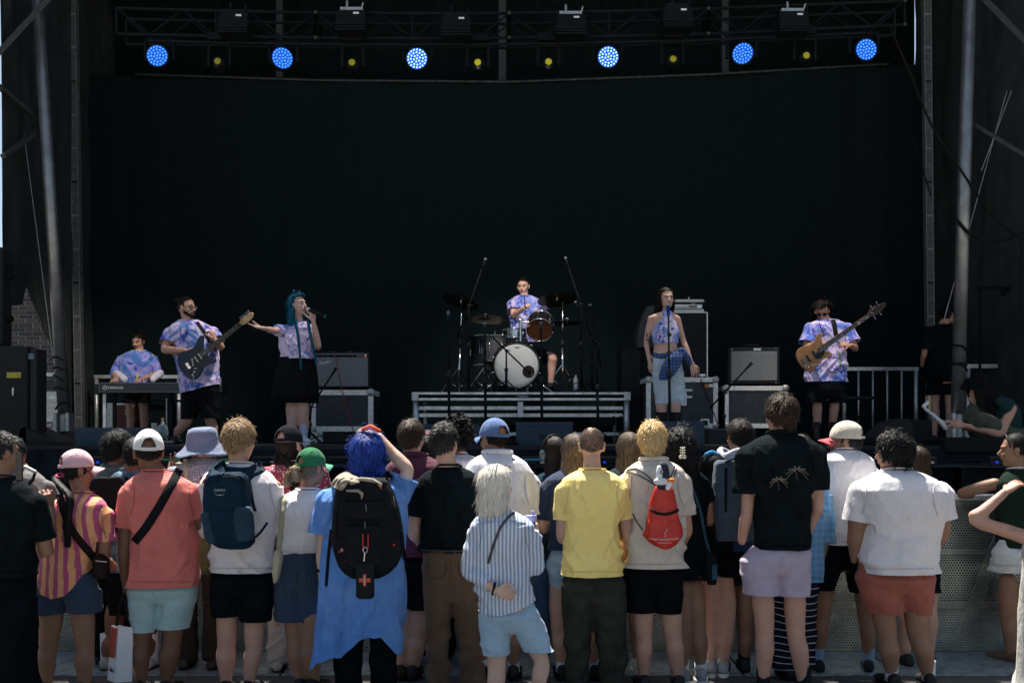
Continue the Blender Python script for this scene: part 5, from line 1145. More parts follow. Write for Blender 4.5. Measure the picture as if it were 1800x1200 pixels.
def mk_greencap():
    sp = dict(D=6.55, label='woman in green mesh cap with sandy bun, white top and dark denim shorts', head=(548,822), hyaw=38, s=.93, seed=25, skin=TAN, neckr=.046,
        rows=[(860,520,562),(868,502,582),(878,488,594),(900,480,600),(925,490,590),(950,494,572),(974,491,562)], t=8,
        armL=[(490,898,0),(478,962,.0),(500,978,.22)], armR=[(592,900,0),(598,960,.05),(575,985,.22)], ar=.92,
        legL=[(512,1040),(520,1130),(528,)], legR=[(545,1040),(548,1130),(552,)], lr=.98,
        pel=[(968,490,562),(1000,484,566),(1040,481,566)], shirt=dict(mat=WH, len=.55, r=.06, fold=.009),
        low=dict(over=True, mat=DENIM, legs=[[(1030,481,532),(1060,481,538),(1089,483,540)],[(1030,520,566),(1060,522,566),(1092,526,560)]], fold=.006))
    P, C, M, T, J = person(sp); s = .93; add_hair(P, C, M, s, HLB, dict(n=1600, L=.05, lift=.08, grav=.15, steps=3), 3, hat=True)
    g = cloth('green_mesh', (.012,.16,.055), amt=.2); cap_hat(P, C, M, s, g, cloth('pale_green_cloth', (.10,.36,.22)), tip=4)
    p = T(0,-.115,-.005); ponytail(P, [p, p+[-.02,-.04,.01], p+[-.015,-.05,-.04], p+[.0,-.03,-.06]], [.022,.032,.030,.016], HBUN, 4, 200, 'hair_bun', .05); ponytail(P, [p+[-.02,-.03,-.01], p+[-.05,-.04,-.03], p+[-.065,-.03,-.09]], [.02,.024,.008], HBUN, 5, 120, 'loose_hair', .06)
    for s_ in (-1, 1):
        c = (508 if s_ < 0 else 548); band('pocket_seam', [P_low[P.name]], [(c-12,1004),(c-12,1040),(c-2,1048),(c+10,1040),(c+11,1003)], .9, 6.4, cloth('denim_stitch', (.10,.09,.08)), P, .0015)
    CR = cloth('cream_canvas', (.42,.40,.28)); S = [P_shirt[P.name], P_low[P.name]]
    th = thing('tote_bag', 'slim cream shoulder bag hanging beside the woman in the green cap', 'bag', W(486,1025,6.4)); band('strap', S, [(499,872),(496,900),(492,940),(489,972)], 10, 6.42, CR, th, .006)
    mb = MB(); rs = [oval(W((a+c)/2, y, 6.33), (c-a)/2*6.33/F, .04, 0, 20, 3) for y, a, c in ((966,484,496),(980,481,497),(1005,479,493),(1022,482,488))]; mb.rings(rs[::-1]); part('bag_body', mb, CR, th, True)
def mk_bluehair():
    sp = dict(D=6.35, bcut=7, label='person with bright blue wavy hair in a blue tunic, one arm raised over the head', head=(646,797), hyaw=5, s=1.04, seed=31, skin=PALE, neckr=.05,
        rows=[(838,620,676),(846,600,694),(856,582,708),(878,566,716),(915,562,718),(955,566,714),(1010,564,716),(1060,562,714),(1100,560,710),(1142,554,706)], kt=(.62,.66), dep=.20,
        armL=[(578,880,0),(568,958,.0),(566,1025,.05)], armR=[(698,872,0),(716,826,.0),(664,768,.06)], ar=1.08, handL=dict(d=(.1,.1,-1), n=(-.9,-.4,0), th=-1, curl=.4), handR=dict(d=(-1,.1,.55), n=(.4,-.3,1), th=1, curl=.35),
        legL=[(612,1080),(612,1140),(612,)], legR=[(672,1080),(673,1140),(673,)],
        shirt=dict(name='tunic', mat=cloth('blue_linen', srgb(84,134,206), 'faded', srgb(120,160,215), amt=.14, wr=.7), len=.72, r=.088, flare=1.12, fold=.015, fb=.2, kind='drape', hem=[(540,1178),(552,1172),(562,1160),(572,1156),(584,1150),(596,1146),(606,1148),(616,1138),(628,1128),(640,1116),(652,1112),(664,1115),(674,1113),(684,1126),(694,1138),(702,1146),(709,1144),(716,1120)], hemtop=990),
        pel=[(1030,592,700),(1060,590,700),(1090,590,700)], low=dict(mat=BLKB, over=True, legs=[[(1085,588,640),(1140,588,638),(1210,588,636)],[(1085,648,700),(1140,650,698),(1210,652,696)]], pants=True, name='trousers', fold=.006))
    P, C, M, T, J = person(sp); add_hair(P, C, M, 1.04, HBLUE, dict(n=5200, L=.20, lift=.28, puff=.36, grav=.95, curl=.38, cf=2.6, width=.005, steps=8, jit=.16, grow=1.06, body=.085, cap=dict(grow=1.09)), 8, 'wavy royal blue hair to the shoulders')
    mb = MB(); w0 = J((567,1003,.03)); mb.tube([w0+[.036*math.cos(a),.032*math.sin(a),0] for a in np.linspace(0,6.3,15)], .011, 8); part('watch', mb, BLACKR, P, True)
    mb = MB(); q = W(652,760,6.33); mb.tube([q+[-.05,.0,.02], q+[0,-.03,.035], q+[.055,-.01,.01]], [.012,.018,.012], 8, True); part('orange_scarf', mb, cloth('orange_cloth', (.65,.10,.04)), P, True)
    S = [P_shirt[P.name]]; BK = cloth('black_nylon', (.009,.010,.012), amt=.3, rough=.65)
    th, b = backpack('backpack', 'large black backpack with khaki strap and red cross pouch on the blue haired person', [(840,606,668),(845,596,682),(862,592,690),(890,588,700),(930,586,708),(965,588,712),(990,596,700),(1006,608,684),(1014,620,668)], 5.98, BK, .27)
    KH = cloth('khaki_canvas', (.33,.28,.21)); band('shoulder_strap', S+[b], [(588,856),(598,842),(610,836),(622,842),(624,850)], 17, 6.05, KH, th, .012); band('shoulder_strap', S+[b], [(660,852),(672,842),(686,832)], 17, 6.05, BK, th, .012)
    mb = MB(); mb.tube([W(x,y,5.86) for x, y in ((600,858),(612,848),(635,842),(655,844),(668,852))], .013, 8, True); part('top_handle', mb, KH, th, True)
    mb = MB(); mb.tube([on([b],x,y,5.85,.003)[0] for x, y in ((612,862),(630,862),(637,868),(636,874))], [.012,.02,.02,.01], 8, True, .5, ); part('khaki_patch', mb, KH, th, True)
    for k, (rows, nm_) in enumerate((([(880,606,672),(886,604,676),(905,604,678),(912,608,674)], 'upper_pocket'), ([(922,608,668),(930,604,674),(985,608,670),(998,616,660)], 'front_pocket'))):
        mb = MB(); rs = [oval(W((a+c)/2, y, 5.86), (c-a)/2*5.86/F, .04, 0, 24, 4) for y, a, c in rows]; mb.rings(rs[::-1]); c_, n_, f_ = remesh(mb, .007, 3); finish(nm_, c_+n_*(vnoise(c_*25)*.003)[:,None], f_, BK, th)
    for pts in ([(604,886),(612,872),(640,868),(668,872),(676,886)], [(606,928),(614,918),(640,914),(664,918),(672,928)], [(598,870),(592,900),(592,950)], [(690,872),(694,900),(696,950)]):
        mb = MB(); mb.tube([on([b],x,y,5.84,.006)[0] for x, y in pts], .0032, 6); part('zip', mb, BLACKR, th, True)
    for x, y in ((643,886),(641,916)): mb = MB(); mb.cyl(W(x,y,5.82), W(x+1,y+12,5.82), .003); part('zip_pull', mb, plain('grey_cord', (.12,.14,.16)), th)
    for x in (638, 647): mb = MB(); mb.cyl(W(x,938,5.80), W(x,962,5.80), .0035); part('red_cord', mb, plain('red_cord', (.5,.02,.02)), th)
    mb = MB(); mb.tube([W(642+4*math.cos(a),966+5*math.sin(a),5.79) for a in np.linspace(0,6.3,13)], .002, 6); part('carabiner', mb, CHROME, th, True); mb = MB(); mb.cyl(W(641,971,5.79), W(640,986,5.79), .003); part('key_ring', mb, CHROME, th)
    for x, y in ((609,984),(692,957),(669,857),(597,969)): mb = MB(); mb.box(on([b],x-1.6,y+1.6,5.84,.004)[0]-[0,.003,0], on([b],x-1.6,y+1.6,5.84,.004)[0]+[.011,.001,.011]); part('red_tab', mb, plain('red_cord', (.5,.02,.02)), th)
    for x0, y0, x1, y1 in ((582,930,573,1030),(706,930,716,1005)): band('loose_strap', S+[b], [(x0,y0),((x0+x1)/2-1,(y0+y1)/2),(x1,y1)], 5, 6.15, BAGK, th)
    mb = MB(); mb.tube([W(694,892,6.0), W(697,912,6.0), W(699,930,6.0)], [.016,.022,.022], 12, True); part('umbrella', mb, BLACKP, th, True); mb = MB(); mb.ell(W(694,892,5.99), (.017,.017,.008), None, 12, 8); part('umbrella_cap', mb, plain('orange_plastic', (.7,.16,.06)), th, True)
    mb = MB(); mb.ell(W(696,934,5.97), (.026,.02,.034)); part('patterned_pouch', mb, cloth('patterned_cloth', (.45,.16,.04), 'floral', (.03,.15,.16), (.6,.5,.3), sc=80), th, True)
    mb = MB(); mb.ell(W(602,966,5.86), (.012,.008,.014), None, 10, 8); part('charm', mb, plain('copper_charm', (.4,.2,.12)), th, True)
    pt = thing('first_aid_pouch', 'small black hard pouch with a red cross dangling under the black backpack', 'pouch', W(640,1053,5.8)); mb = MB(); mb.rbox(W(625,1053,5.80), W(657,988,5.80)+[0,.045,0], .014); part('pouch_body', mb, cloth('pouch_shell', (.014,.016,.018), rough=.6), pt, True, sharp=50)
    rc = plain('red_cross_print', (.50,.07,.04)); c = W(641,1019,5.797)
    for a, b_ in (((-.032,-.002,-.011),(.032,.001,.011)), ((-.0085,-.0025,-.034),(.0085,.001,.034))): mb = MB(); mb.box(c+a, c+b_); part('red_cross_bar', mb, rc, pt)
    V, f = text_mb('HEROES', .013); mb = MB(); mb.add(V@np.array([[0,0,1.],[-1,0,0],[0,-1,0]])+c+[0,-.004,0], f); part('lettering', mb, WHITE, pt)
def mk_maroon():
    sp = auto(724, 737, 6.95); sp.update(label='brown haired man in maroon polo and black shorts behind the blue haired person', head=(723,770), hyaw=18, seed=33, skin=FAIR, s=1.02,
       rows=[(800,702,750),(808,690,768),(818,680,780),(838,672,788),(880,676,784),(930,680,780),(975,682,776)], armL=[(682,838,0),(676,900,0),(690,940,.2)], armR=[(778,838,0),(784,900,.05),(770,940,.2)], legL=[(708,1030),(706,1110),(704,)], legR=[(748,1030),(733,1120),(727,)], lr=1.15,
       pel=[(955,684,776),(1000,682,776),(1020,682,776)], shoe=dict(mat=BSHOE, sock=SOCKB))
    mm = cloth('maroon_pique', (.075,.012,.030), amt=.15); sp['shirt'] = dict(name='polo_shirt', mat=mm, len=.62, r=.075, bw=.014, bname='collar'); sp['low'] = dict(mat=BLKB, legs=[[(1010,682,732),(1040,684,732),(1066,686,732)],[(1010,726,776),(1040,728,776),(1068,710,764)]])
    P, C, M, T, J = person(sp); add_hair(P, C, M, 1.02, HBR, dict(SHORT, L=.05, n=3000), 5); mb = MB(); r0 = sp['rows'][0]; mb.tube([[X(726,6.95)+.095*math.cos(a), 6.95+.085*math.sin(a), Z(801,6.95)+.008] for a in np.linspace(0,6.3,20)], .0025, 5); part('collar_tipping', mb, WHITE, P, True)
    sp = auto(755, 765, 7.35); sp.update(label='person in white top holding up a phone beside the maroon polo', head=(752,790), seed=34, skin=TAN, armR=[(782,845,0),(790,860,.05),(758,806,.22)], handR=dict(d=(-.1,0,1), n=(0,-1,0), th=-1, curl=.6))
    sp['shirt'] = dict(mat=WH); lowauto(sp, 'pants', BLKB); P, C, M, T, J = person(sp); add_hair(P, C, M, 1, HB, SHORT, 5)
    th = thing('phone', 'phone with a lit screen held up above the black tee man\'s left side', 'phone', W(753,768,7.2)); mb = MB(); mb.rbox(W(746,765,7.2), W(758,755,7.2)+[0,.01,0], .003); part('phone_case', mb, BLACKP, th); mb = MB(); mb.box(W(748,763,7.198)-[0,.002,0], W(757,756.5,7.198)); part('screen', mb, emit('phone_screen_pink', (.5,.3,.33), .7), th)
    sp = auto(806, 732, 7.35, .98); sp.update(label='person with round dark curly hair and white shirt behind the blue cap man', head=(804,768), seed=35, skin=BROWN); sp['shirt'] = dict(mat=WH); lowauto(sp, 'pants', BLKB)
    P, C, M, T, J = person(sp); add_hair(P, C, M, 1.0, HB, dict(n=4200, L=.075, lift=.75, puff=.55, grav=.1, curl=.9, cf=6, width=.006, steps=5, jit=.5, grow=1.06), 6)
def mk_blacktee():
    sp = dict(D=6.5, label='man with dark greying hair in black t-shirt tucked into brown trousers', head=(781,779), hyaw=24, s=1.0, seed=37, skin=FAIR,
        rows=[(820,768,812),(828,750,830),(838,738,842),(858,728,852),(890,728,852),(925,742,844),(950,744,838),(968,744,836)], kt=(.6,.72),
        armL=[(738,858,0),(727,935,.0),(750,975,.18)], armR=[(843,858,0),(846,930,.02),(826,965,.2)], ar=1.05, 
        legL=[(768,1030),(770,1120),(771,)], legR=[(818,1030),(826,1120),(828,)],
        pel=[(962,742,838),(990,741,842),(1025,742,845),(1055,744,846)], shirt=dict(mat=BLK, len=.62, r=.066, fold=.011),
        low=dict(over=True, mat=cloth('brown_chino', (.105,.064,.038), amt=.12), legs=[[(1045,743,797),(1080,746,794),(1110,750,790),(1160,752,790),(1206,753,792)],[(1045,793,847),(1080,798,849),(1110,804,850),(1160,807,850),(1206,808,850)]], pants=True, name='trousers', fold=.012))
    P, C, M, T, J = person(sp); add_hair(P, C, M, 1, HGR, dict(n=3400, L=.045, lift=.3, puff=.22, grav=.2, curl=.3, width=.005, steps=4, jit=.5), 6)
    mb = MB(); zc = Z(964,6.5); mb.tube([[X(790,6.5)+.178*math.cos(a), 6.5+.13*math.sin(a), zc] for a in np.linspace(0,6.3,30)], .019, 8, flat=.35, up=(0,0,1)); part('belt', mb, plain('leather_belt', (.03,.035,.045), .45), P, True)
    for x in (800, 765): band('belt_loop', [P_low[P.name]], [(x,957),(x,972)], 4.5, 6.3, sp['low']['mat'], P, .006, 3)
    for x0, x1 in ((752,784),(806,838)): band('pocket_seam', [P_low[P.name]], [(x0,986),(x0+2,1012),((x0+x1)/2,1018),(x1,1010),(x1,986)], .9, 6.35, plain('brown_stitch', (.06,.035,.02)), P, .0015)
    mb = MB(); w0 = J((747,968,.15)); mb.tube([w0+[.034*math.cos(a),.02*math.cos(a)+.02*math.sin(a),.03*math.sin(a)] for a in np.linspace(0,6.3,15)], .010, 8); part('watch', mb, BLACKR, P, True)
    mb = MB(); mb.tube([[X(790,6.5)+.074*math.cos(a), 6.5+.07*math.sin(a)-.004, Z(815,6.5)] for a in np.linspace(0,6.3,20)], .003, 6); part('necklace', mb, BLACKR, P, True)
def mk_bluecap():
    sp = auto(876, 730, 6.95); sp.update(label='bearded man in faded blue cap and white short sleeved shirt with small marks', head=(868,772), hyaw=-38, seed=39, skin=OLIVE, s=1.04, neckr=.058,
       rows=[(796,850,898),(803,836,912),(812,824,926),(830,814,938),(870,814,942),(910,820,936),(960,822,930),(1005,822,930)], armL=[(824,850,0),(818,920,0),(840,950,.2)], armR=[(930,850,0),(936,925,.03),(915,950,.2)], ar=1.1, shoe=dict(mat=BSHOE, sock=SOCKW, sockh=.16))
    sm = cloth('white_printed_cotton', (.66,.68,.74), 'spots', (.02,.025,.05), sc=13, amt=.05); sp['shirt'] = dict(name='buttoned_shirt', mat=sm, len=.68, r=.082, bw=.018, bname='collar', fold=.012); lowauto(sp, 'shorts', BLKB); sp['legR'] = [(905,1030),(906,1110),(903,)]
    P, C, M, T, J = person(sp); add_hair(P, C, M, 1.04, HDB, dict(n=900, L=.018, lift=.3, steps=2), 3, hat=True); c = cloth('faded_blue_cap_cloth', srgb(84,110,152), amt=.12); cap_hat(P, C, M, 1.04, c, c, tip=3)
def mk_whitehair():
    sp = dict(D=6.0, label='white haired woman in pale blue striped shirt, one hand behind her back', head=(874,852), hyaw=42, hp=0, s=.96, seed=41, skin=PALE, neckr=.046,
        rows=[(894,858,894),(901,846,912),(909,836,926),(922,828,938),(950,830,938),(990,836,930),(1030,838,936),(1074,838,946)], kt=(.62,.78), t=4,
        armL=[(840,930,0),(829,1003,.0),(874,1029,-.20)], armR=[(930,932,0),(944,1000,.02),(944,950,.16)], ar=.92, handL=dict(d=(1,-.05,-.22), n=(-.1,1,.1), th=1, curl=.55, s=.95), handR=dict(d=(-.05,.1,1), n=(1,-.3,0), th=1, curl=.7),
        legL=[(872,1100),(873,1180),(870,)], legR=[(925,1100),(952,1160),(942,)], lr=.86,
        pel=[(1050,842,942),(1080,840,950),(1108,842,956)], shirt=dict(name='striped_shirt', mat=cloth('fine_striped_cotton', srgb(214,214,218), 'stripe_fine', srgb(128,156,192), sc=46, amt=.04), lenL=1.72, lenR=1.80, r=.064, cuff=.042, fold=.013, hem=[(836,1072),(850,1078),(880,1077),(905,1070),(930,1058),(950,1052)], hemtop=1010, bw=.012, bname='collar'),
        low=dict(mat=LDENIM, legs=[[(1095,842,900),(1125,845,898),(1149,848,895)],[(1095,896,958),(1120,908,966),(1142,918,971)]], fold=.007))
    P, C, M, T, J = person(sp); add_hair(P, C, M, .96, HWH, dict(n=5200, L=.195, lift=.2, puff=.34, grav=1.1, curl=.07, width=.0045, steps=7, jit=.16, grow=1.07, body=.082, part_=(0, .25, 1), cap=dict(grow=1.09)), 8, 'straight white blond bob')
    mb = MB(); w0 = J((869,1026,-.18)); mb.tube([w0+[.006*math.sin(a),.030*math.cos(a),.031*math.sin(a)] for a in np.linspace(0,6.3,17)], .008, 8); part('wristband', mb, BLACKR, P, True)
    S = [P_shirt[P.name]]; band('crossbody_strap', S, [(905,900),(895,906),(880,925),(868,955),(858,990)], 4.5, 5.9, plain('grey_leather', (.05,.05,.05)), P, .004)
    mb = MB()
    for q in (-1, 1): mb.tube([T(q*.035+.026*math.cos(a), .052+.01*math.sin(a)*0, .100+.02*math.sin(a)) for a in np.linspace(0,6.3,13)], .003, 6)
    mb.tube([T(.062,.05,.10), T(.085,-.01,.045)], .003, 6); part('sunglasses', mb, BLACKP, P, True)
    for y in (918,): band('yoke_seam', S, [(838,919),(865,916),(895,915),(925,918)], .8, 5.9, plain('blue_stitch', (.3,.36,.45)), P, .001)
    D = 6.1; th = thing('purple_cup', 'lilac drinking cup with lid and spout held by the white haired woman', 'cup', W(938,945,D)); pu = plain('lilac_plastic', (.36,.32,.62), .35); pd = plain('purple_plastic', (.10,.07,.38), .35)
    c = W(934,946,D); mb = MB(); mb.lathe([(.020,0),(.026,.10),(.028,.105)], c, 20); part('cup_body', mb, pd, th, True); mb = MB(); mb.lathe([(.031,.10),(.033,.105),(.033,.135),(.030,.14),(.001,.142)], c, 20); part('cup_lid', mb, pu, th, True); mb = MB(); mb.cyl(c+[.008,0,.14], c+[.008,0,.168], .010); part('spout', mb, pu, th, True); mb = MB(); mb.tube([c+[-.03,0,.125], c+[-.07,.01,.128], c+[-.09,.01,.122]], .008, 8, True); part('cup_handle', mb, pu, th, True)
def mk_headphones():
    sp = auto(972, 768, 7.3, .92); sp.update(label='dark haired person wearing headphones and a dark teal top, left of the yellow shirt', head=(974,797), hyaw=-30, seed=43, skin=FAIR, neckr=.046); sp['shirt'] = dict(mat=cloth('dark_teal_cotton', (.010,.028,.04))); lowauto(sp, 'pants', MDENIM)
    P, C, M, T, J = person(sp); add_hair(P, C, M, 1, HDB, dict(n=3400, L=.16, lift=.15, puff=.12, grav=1.2, curl=.2, width=.005, steps=6, jit=.25, body=.07), 7)
    hp = thing('headphones', 'black over-ear headphones on the dark haired person left of the yellow shirt', 'headphones', C); mb = MB(); mb.tube([T(.098*math.sin(a), 0, .02+.115*math.cos(a)) for a in np.linspace(-1.6, 1.6, 15)], .007, 8); part('headband', mb, BLACKM, hp, True)
    for s_ in (-1, 1): mb = MB(); mb.ell(T(s_*.094, 0, -.01), (.022, .034, .042), M, 14, 10); part('ear_cup', mb, plain('headphone_shell', (.05,.08,.09), .35), hp, True)
    sp = auto(1000, 757, 6.95, .92); sp.update(label='woman with long brown hair, navy top and denim shorts left of the yellow shirt', head=(1010,794), hyaw=-15, seed=44, skin=FAIR, neckr=.045,
       rows=[(826,985,1022),(833,970,1040),(842,958,1050),(862,950,1055),(900,950,1052),(940,962,1045),(965,965,1045)], armL=[(960,862,0),(953,925,0),(975,935,.2)], legL=[(982,1020),(984,1110),(988,)], legR=[(1030,1020),(1040,1110),(1046,)], shoe=dict(mat=BSHOE, sock=SOCKW, sockh=.15), pel=[(950,966,1044),(985,962,1048),(1005,962,1048)])
    sp['shirt'] = dict(mat=cloth('navy_cotton', (.012,.026,.07)), len=.8); sp['low'] = dict(mat=LDENIM, legs=[[(1000,962,1006),(1015,963,1004),(1032,965,1000)],[(1000,1004,1048),(1015,1006,1048),(1032,1008,1048)]])
    P, C, M, T, J = person(sp); add_hair(P, C, M, 1, HLB, dict(n=4200, L=.26, lift=.12, puff=.14, grav=1.3, curl=.12, width=.005, steps=8, jit=.2, body=.085, grow=1.06), 9)
def mk_blond():
    sp = dict(D=6.65, label='yellow blond man in beige shirt and black shorts wearing a red drawstring bag', head=(1147,775), hyaw=8, s=1.04, seed=47, skin=PINK, neckr=.055,
        rows=[(808,1126,1172),(815,1112,1188),(824,1100,1200),(842,1091,1209),(880,1094,1210),(920,1104,1206),(955,1102,1204),(996,1098,1203)],
        armL=[(1103,848,0),(1098,930,0),(1102,985,.12)], armR=[(1199,848,0),(1207,928,0),(1202,970,.15)], ar=1.02,
        legL=[(1128,1040),(1132,1120),(1131,)], legR=[(1176,1040),(1184,1120),(1193,)],
        pel=[(980,1104,1200),(1010,1100,1202),(1035,1099,1201)], shirt=dict(name='linen_shirt', mat=cloth('beige_linen', srgb(206,196,184), amt=.06, wr=.6), len=.70, r=.072, fold=.013, bw=.016, bname='collar'),
        low=dict(mat=BLKB, legs=[[(1025,1099,1154),(1050,1099,1152),(1074,1100,1150)],[(1025,1150,1201),(1050,1152,1200),(1076,1154,1199)]], fold=.007))
    P, C, M, T, J = person(sp); add_hair(P, C, M, 1.04, HBL, dict(n=4000, L=.066, lift=.25, puff=.22, grav=.45, width=.0048, steps=5, jit=.3), 6, 'thick yellow blond hair')
    RED = NT('red_nylon', .5); RED.color(RED.vary((.52,.022,.012), .15, 12)); RED.bump(RED.noise(16, 4, .6, 1, RED.mapped((1,1,.3))), .6, .02)
    th, b = backpack('drawstring_bag', 'red drawstring bag with white college print on the blond man\'s back', [(853,1152,1180),(860,1148,1184),(875,1144,1188),(900,1140,1192),(925,1134,1197),(940,1129,1198),(952,1140,1190),(963,1156,1176)], 6.42, RED.m, .15, 2.6, 'bag', fold_=.010)
    for pts in ([(1102,826),(1118,822),(1135,833),(1153,850)], [(1100,829),(1122,834),(1140,844),(1153,853)], [(1186,818),(1184,828),(1177,842)], [(1189,822),(1186,836)], [(1112,902),(1120,918),(1130,932)]): band('cord', [P_shirt[P.name], b], pts, 1.6, 6.4, BLACKR, th, .003)
    band('black_zip', [b], [(1143,895),(1155,902),(1170,904),(1185,900),(1193,895)], 5, 6.33, BLACKR, th, .003)
    wp = plain('white_bag_print', (.78,.74,.70)); surf_text('lettering', [b], 'Collège Saint-Jude-Canada', .0175, 1167, 947.5, 6.34, wp, th, arc=.9); surf_text('small_lettering', [b], 'www.saintjudecanada.com', .0085, 1168, 953.5, 6.34, wp, th, arc=.9)
    mb = MB()
    for a, b_ in ((0, 0), (1, -4), (-1, 4), (0.5, 8)): mb.ell(on([b],1170+a,938+b_,6.33,.002)[0], (.006,.0012,.008), None, 8, 6)
    c_, n_, f_ = remesh(mb, .0015, 1) if False else (mb.verts(), None, mb.f); m2 = MB(); m2.tube([on([b],x,y,6.33,.002)[0] for x, y in ((1167,945),(1171,941),(1168,937),(1172,933),(1171,930),(1174,929))], [.002,.005,.0035,.005,.004,.002], 6, flat=.3); part('crest', m2, wp, th, True)
    pg = thing('penguin_toy', 'plush penguin with orange beak poking out of the red drawstring bag', 'soft toy', W(1168,858,6.34)); D = 6.36
    pb = plain('navy_plush', (.012,.022,.04), .85, bump=.4); pw = plain('white_plush', (.72,.72,.72), .85, bump=.4); po = plain('orange_plush', (.75,.18,.02), .8)
    mb = MB(); P_, rr = spl([W(1165,850,D), W(1166,832,D), W(1165,820,D)], [.042,.040,.034], 4); mb.tube(P_, rr, 18, True); part('penguin_head', mb, pb, pg, True)
    mb = MB(); P_, rr = spl([W(1160,845,D-.022), W(1159,831,D-.026), W(1159,822,D-.022)], [.022,.021,.016], 3); mb.tube(P_, rr, 14, True); part('white_face', mb, pw, pg, True)
    mb = MB(); mb.ell(W(1163,829,D-.052), (.009,.004,.013), None, 12, 8); part('eye', mb, plain('black_print', (.02,.02,.03)), pg, True)
    mb = MB(); mb.ell(W(1164,829.5,D-.056), (.004,.0015,.007), None, 10, 6); part('pupil', mb, pw, pg, True)
    mb = MB(); mb.tube([W(1155,846,D-.04), W(1168,846,D-.04)], .0215, 14, True); part('wing', mb, pw, pg, True); mb = MB(); mb.tube([W(1174,857,D-.045), W(1177,848,D-.045)], .016, 12, True); part('foot', mb, pw, pg, True)
    mb = MB(); mb.tube([W(1176,844,D-.05), W(1182,844,D-.05)], .0145, 12, True); part('beak', mb, po, pg, True)
    sp = auto(1098, 757, 7.15, .9); sp.update(label='woman with long light brown hair between the yellow and beige shirts', head=(1106,790), hyaw=-10, seed=48, skin=FAIR, neckr=.044, shoe=dict(mat=WSHOE, sole=WHITE)); sp['shirt'] = dict(mat=cloth('dark_green_cotton', (.02,.03,.03))); lowauto(sp, 'shorts', cloth('black_patterned', (.014,.016,.02), 'spots', (.2,.2,.2), sc=40))
    P, C, M, T, J = person(sp); add_hair(P, C, M, 1, HLB, dict(n=4200, L=.28, lift=.1, puff=.12, grav=1.4, curl=.06, width=.0045, steps=8, jit=.15, body=.09, grow=1.06), 9)
def mk_curlyclip():
    sp = dict(D=6.85, bcut=9, label='woman with long dark curly hair held by a white clip, in a black fringed dress', head=(1196,790), hyaw=10, s=.98, seed=51, skin=OLIVE, neckr=.045,
        rows=[(822,1182,1216),(830,1170,1232),(842,1164,1244),(862,1162,1248),(900,1166,1240),(945,1172,1238),(990,1168,1248),(1016,1168,1250)],
        armL=[(1172,862,0),(1168,930,0),(1180,960,.2)], armR=[(1240,864,0),(1248,915,.02),(1238,925,.22)], ar=.95,
        legL=[(1200,1030),(1196,1120),(1200,)], legR=[(1220,1030),(1226,1110),(1232,)], lr=1.0, shirt=dict(name='black_dress', mat=BLK, len=.12, r=.05, fold=.014, kind='drape', band=False), shoe=dict(mat=GSHOE, sole=WHITE, sock=SOCKW, sockh=.13))
    P, C, M, T, J = person(sp); add_hair(P, C, M, .98, HB, dict(n=5000, L=.34, lift=.35, puff=.38, grav=.9, curl=.65, cf=4, width=.0055, steps=9, jit=.35, body=.10, grow=1.08, cap=dict(grow=1.08)), 11, 'long dark curly hair')
    fm = cloth('brown_fringe', (.05,.028,.02)); mb = MB()
    for i in range(60):
        x = 1169+80*i/59; mb.add([W(x,1012,6.74), W(x+1,1012,6.74), W(x+random.uniform(-1,2),1022+random.uniform(0,5),6.74)], [(0,1,2)])
    part('fringe', mb, fm, P)['kind'] = 'stuff'
    cl = plain('ivory_clip', (.62,.56,.44), .4); ct = thing('hair_clip', 'ivory fishbone shaped claw clip in the dark curly hair', 'hair clip', W(1200,812,6.6)); q = T(0,0,0)
    mb = MB(); mb.tube([W(1200,786,6.62), W(1200,804,6.62)], .005, 8, True); part('clip_spine', mb, cl, ct, True)
    for k in range(4): mb = MB(); mb.tube([W(1196,786+k*4.5,6.62), W(1200,788+k*4.5,6.61), W(1204,786+k*4.5,6.62)], .0035, 6, True); part('clip_tooth', mb, cl, ct, True)
    for s_ in (-1, 1): mb = MB(); mb.ell(W(1200+s_*3.5,803,6.61), (.012,.006,.012), None, 10, 8); part('clip_lobe', mb, cl, ct, True)
    bt = thing('shoulder_bag', 'black and teal woven shoulder bag hanging on a long teal strap', 'bag', W(1250,1025,6.7)); tm = cloth('teal_woven', (.02,.07,.10), amt=.5)
    band('strap', [P_shirt[P.name]], [(1207,838),(1222,870),(1232,900),(1240,945),(1249,975)], 5, 6.7, tm, bt); mb = MB(); rs = [oval(W((a+c)/2, y, 6.68), (c-a)/2*6.68/F, .045, 0, 20, 3) for y, a, c in ((972,1242,1256),(985,1238,1260),(1010,1240,1261),(1026,1244,1258))]; mb.rings(rs[::-1]); part('bag_body', mb, BAGK, bt, True); mb = MB(); mb.box(W(1252,1018,6.63), W(1261,992,6.63)+[0,.02,0]); part('woven_panel', mb, tm, bt)
    sp = dict(D=7.05, label='woman with very long straight black hair in black top and shorts', head=(1252,824), hyaw=-5, s=.96, seed=53, skin=PINK, neckr=.045,
        rows=[(855,1238,1270),(862,1228,1284),(872,1222,1292),(890,1220,1296),(930,1228,1290),(970,1230,1290)], armL=[(1226,890,0),(1222,940,0),(1235,965,.2)], armR=[(1290,890,0),(1293,945,.02),(1285,960,.2)], ar=.9,
        legL=[(1246,1020),(1248,1110),(1246,)], legR=[(1274,1020),(1276,1100),(1270,)], lr=1.05, pel=[(960,1232,1290),(985,1228,1296),(1000,1228,1297)], shirt=dict(mat=BLK, len=.5, r=.06), low=dict(mat=BLKB, legs=[[(995,1228,1264),(1005,1229,1262),(1012,1230,1261)],[(995,1260,1297),(1005,1262,1297),(1012,1263,1296)]]), shoe=dict(mat=GSHOE, sole=WHITE, sock=SOCKW, sockh=.08))
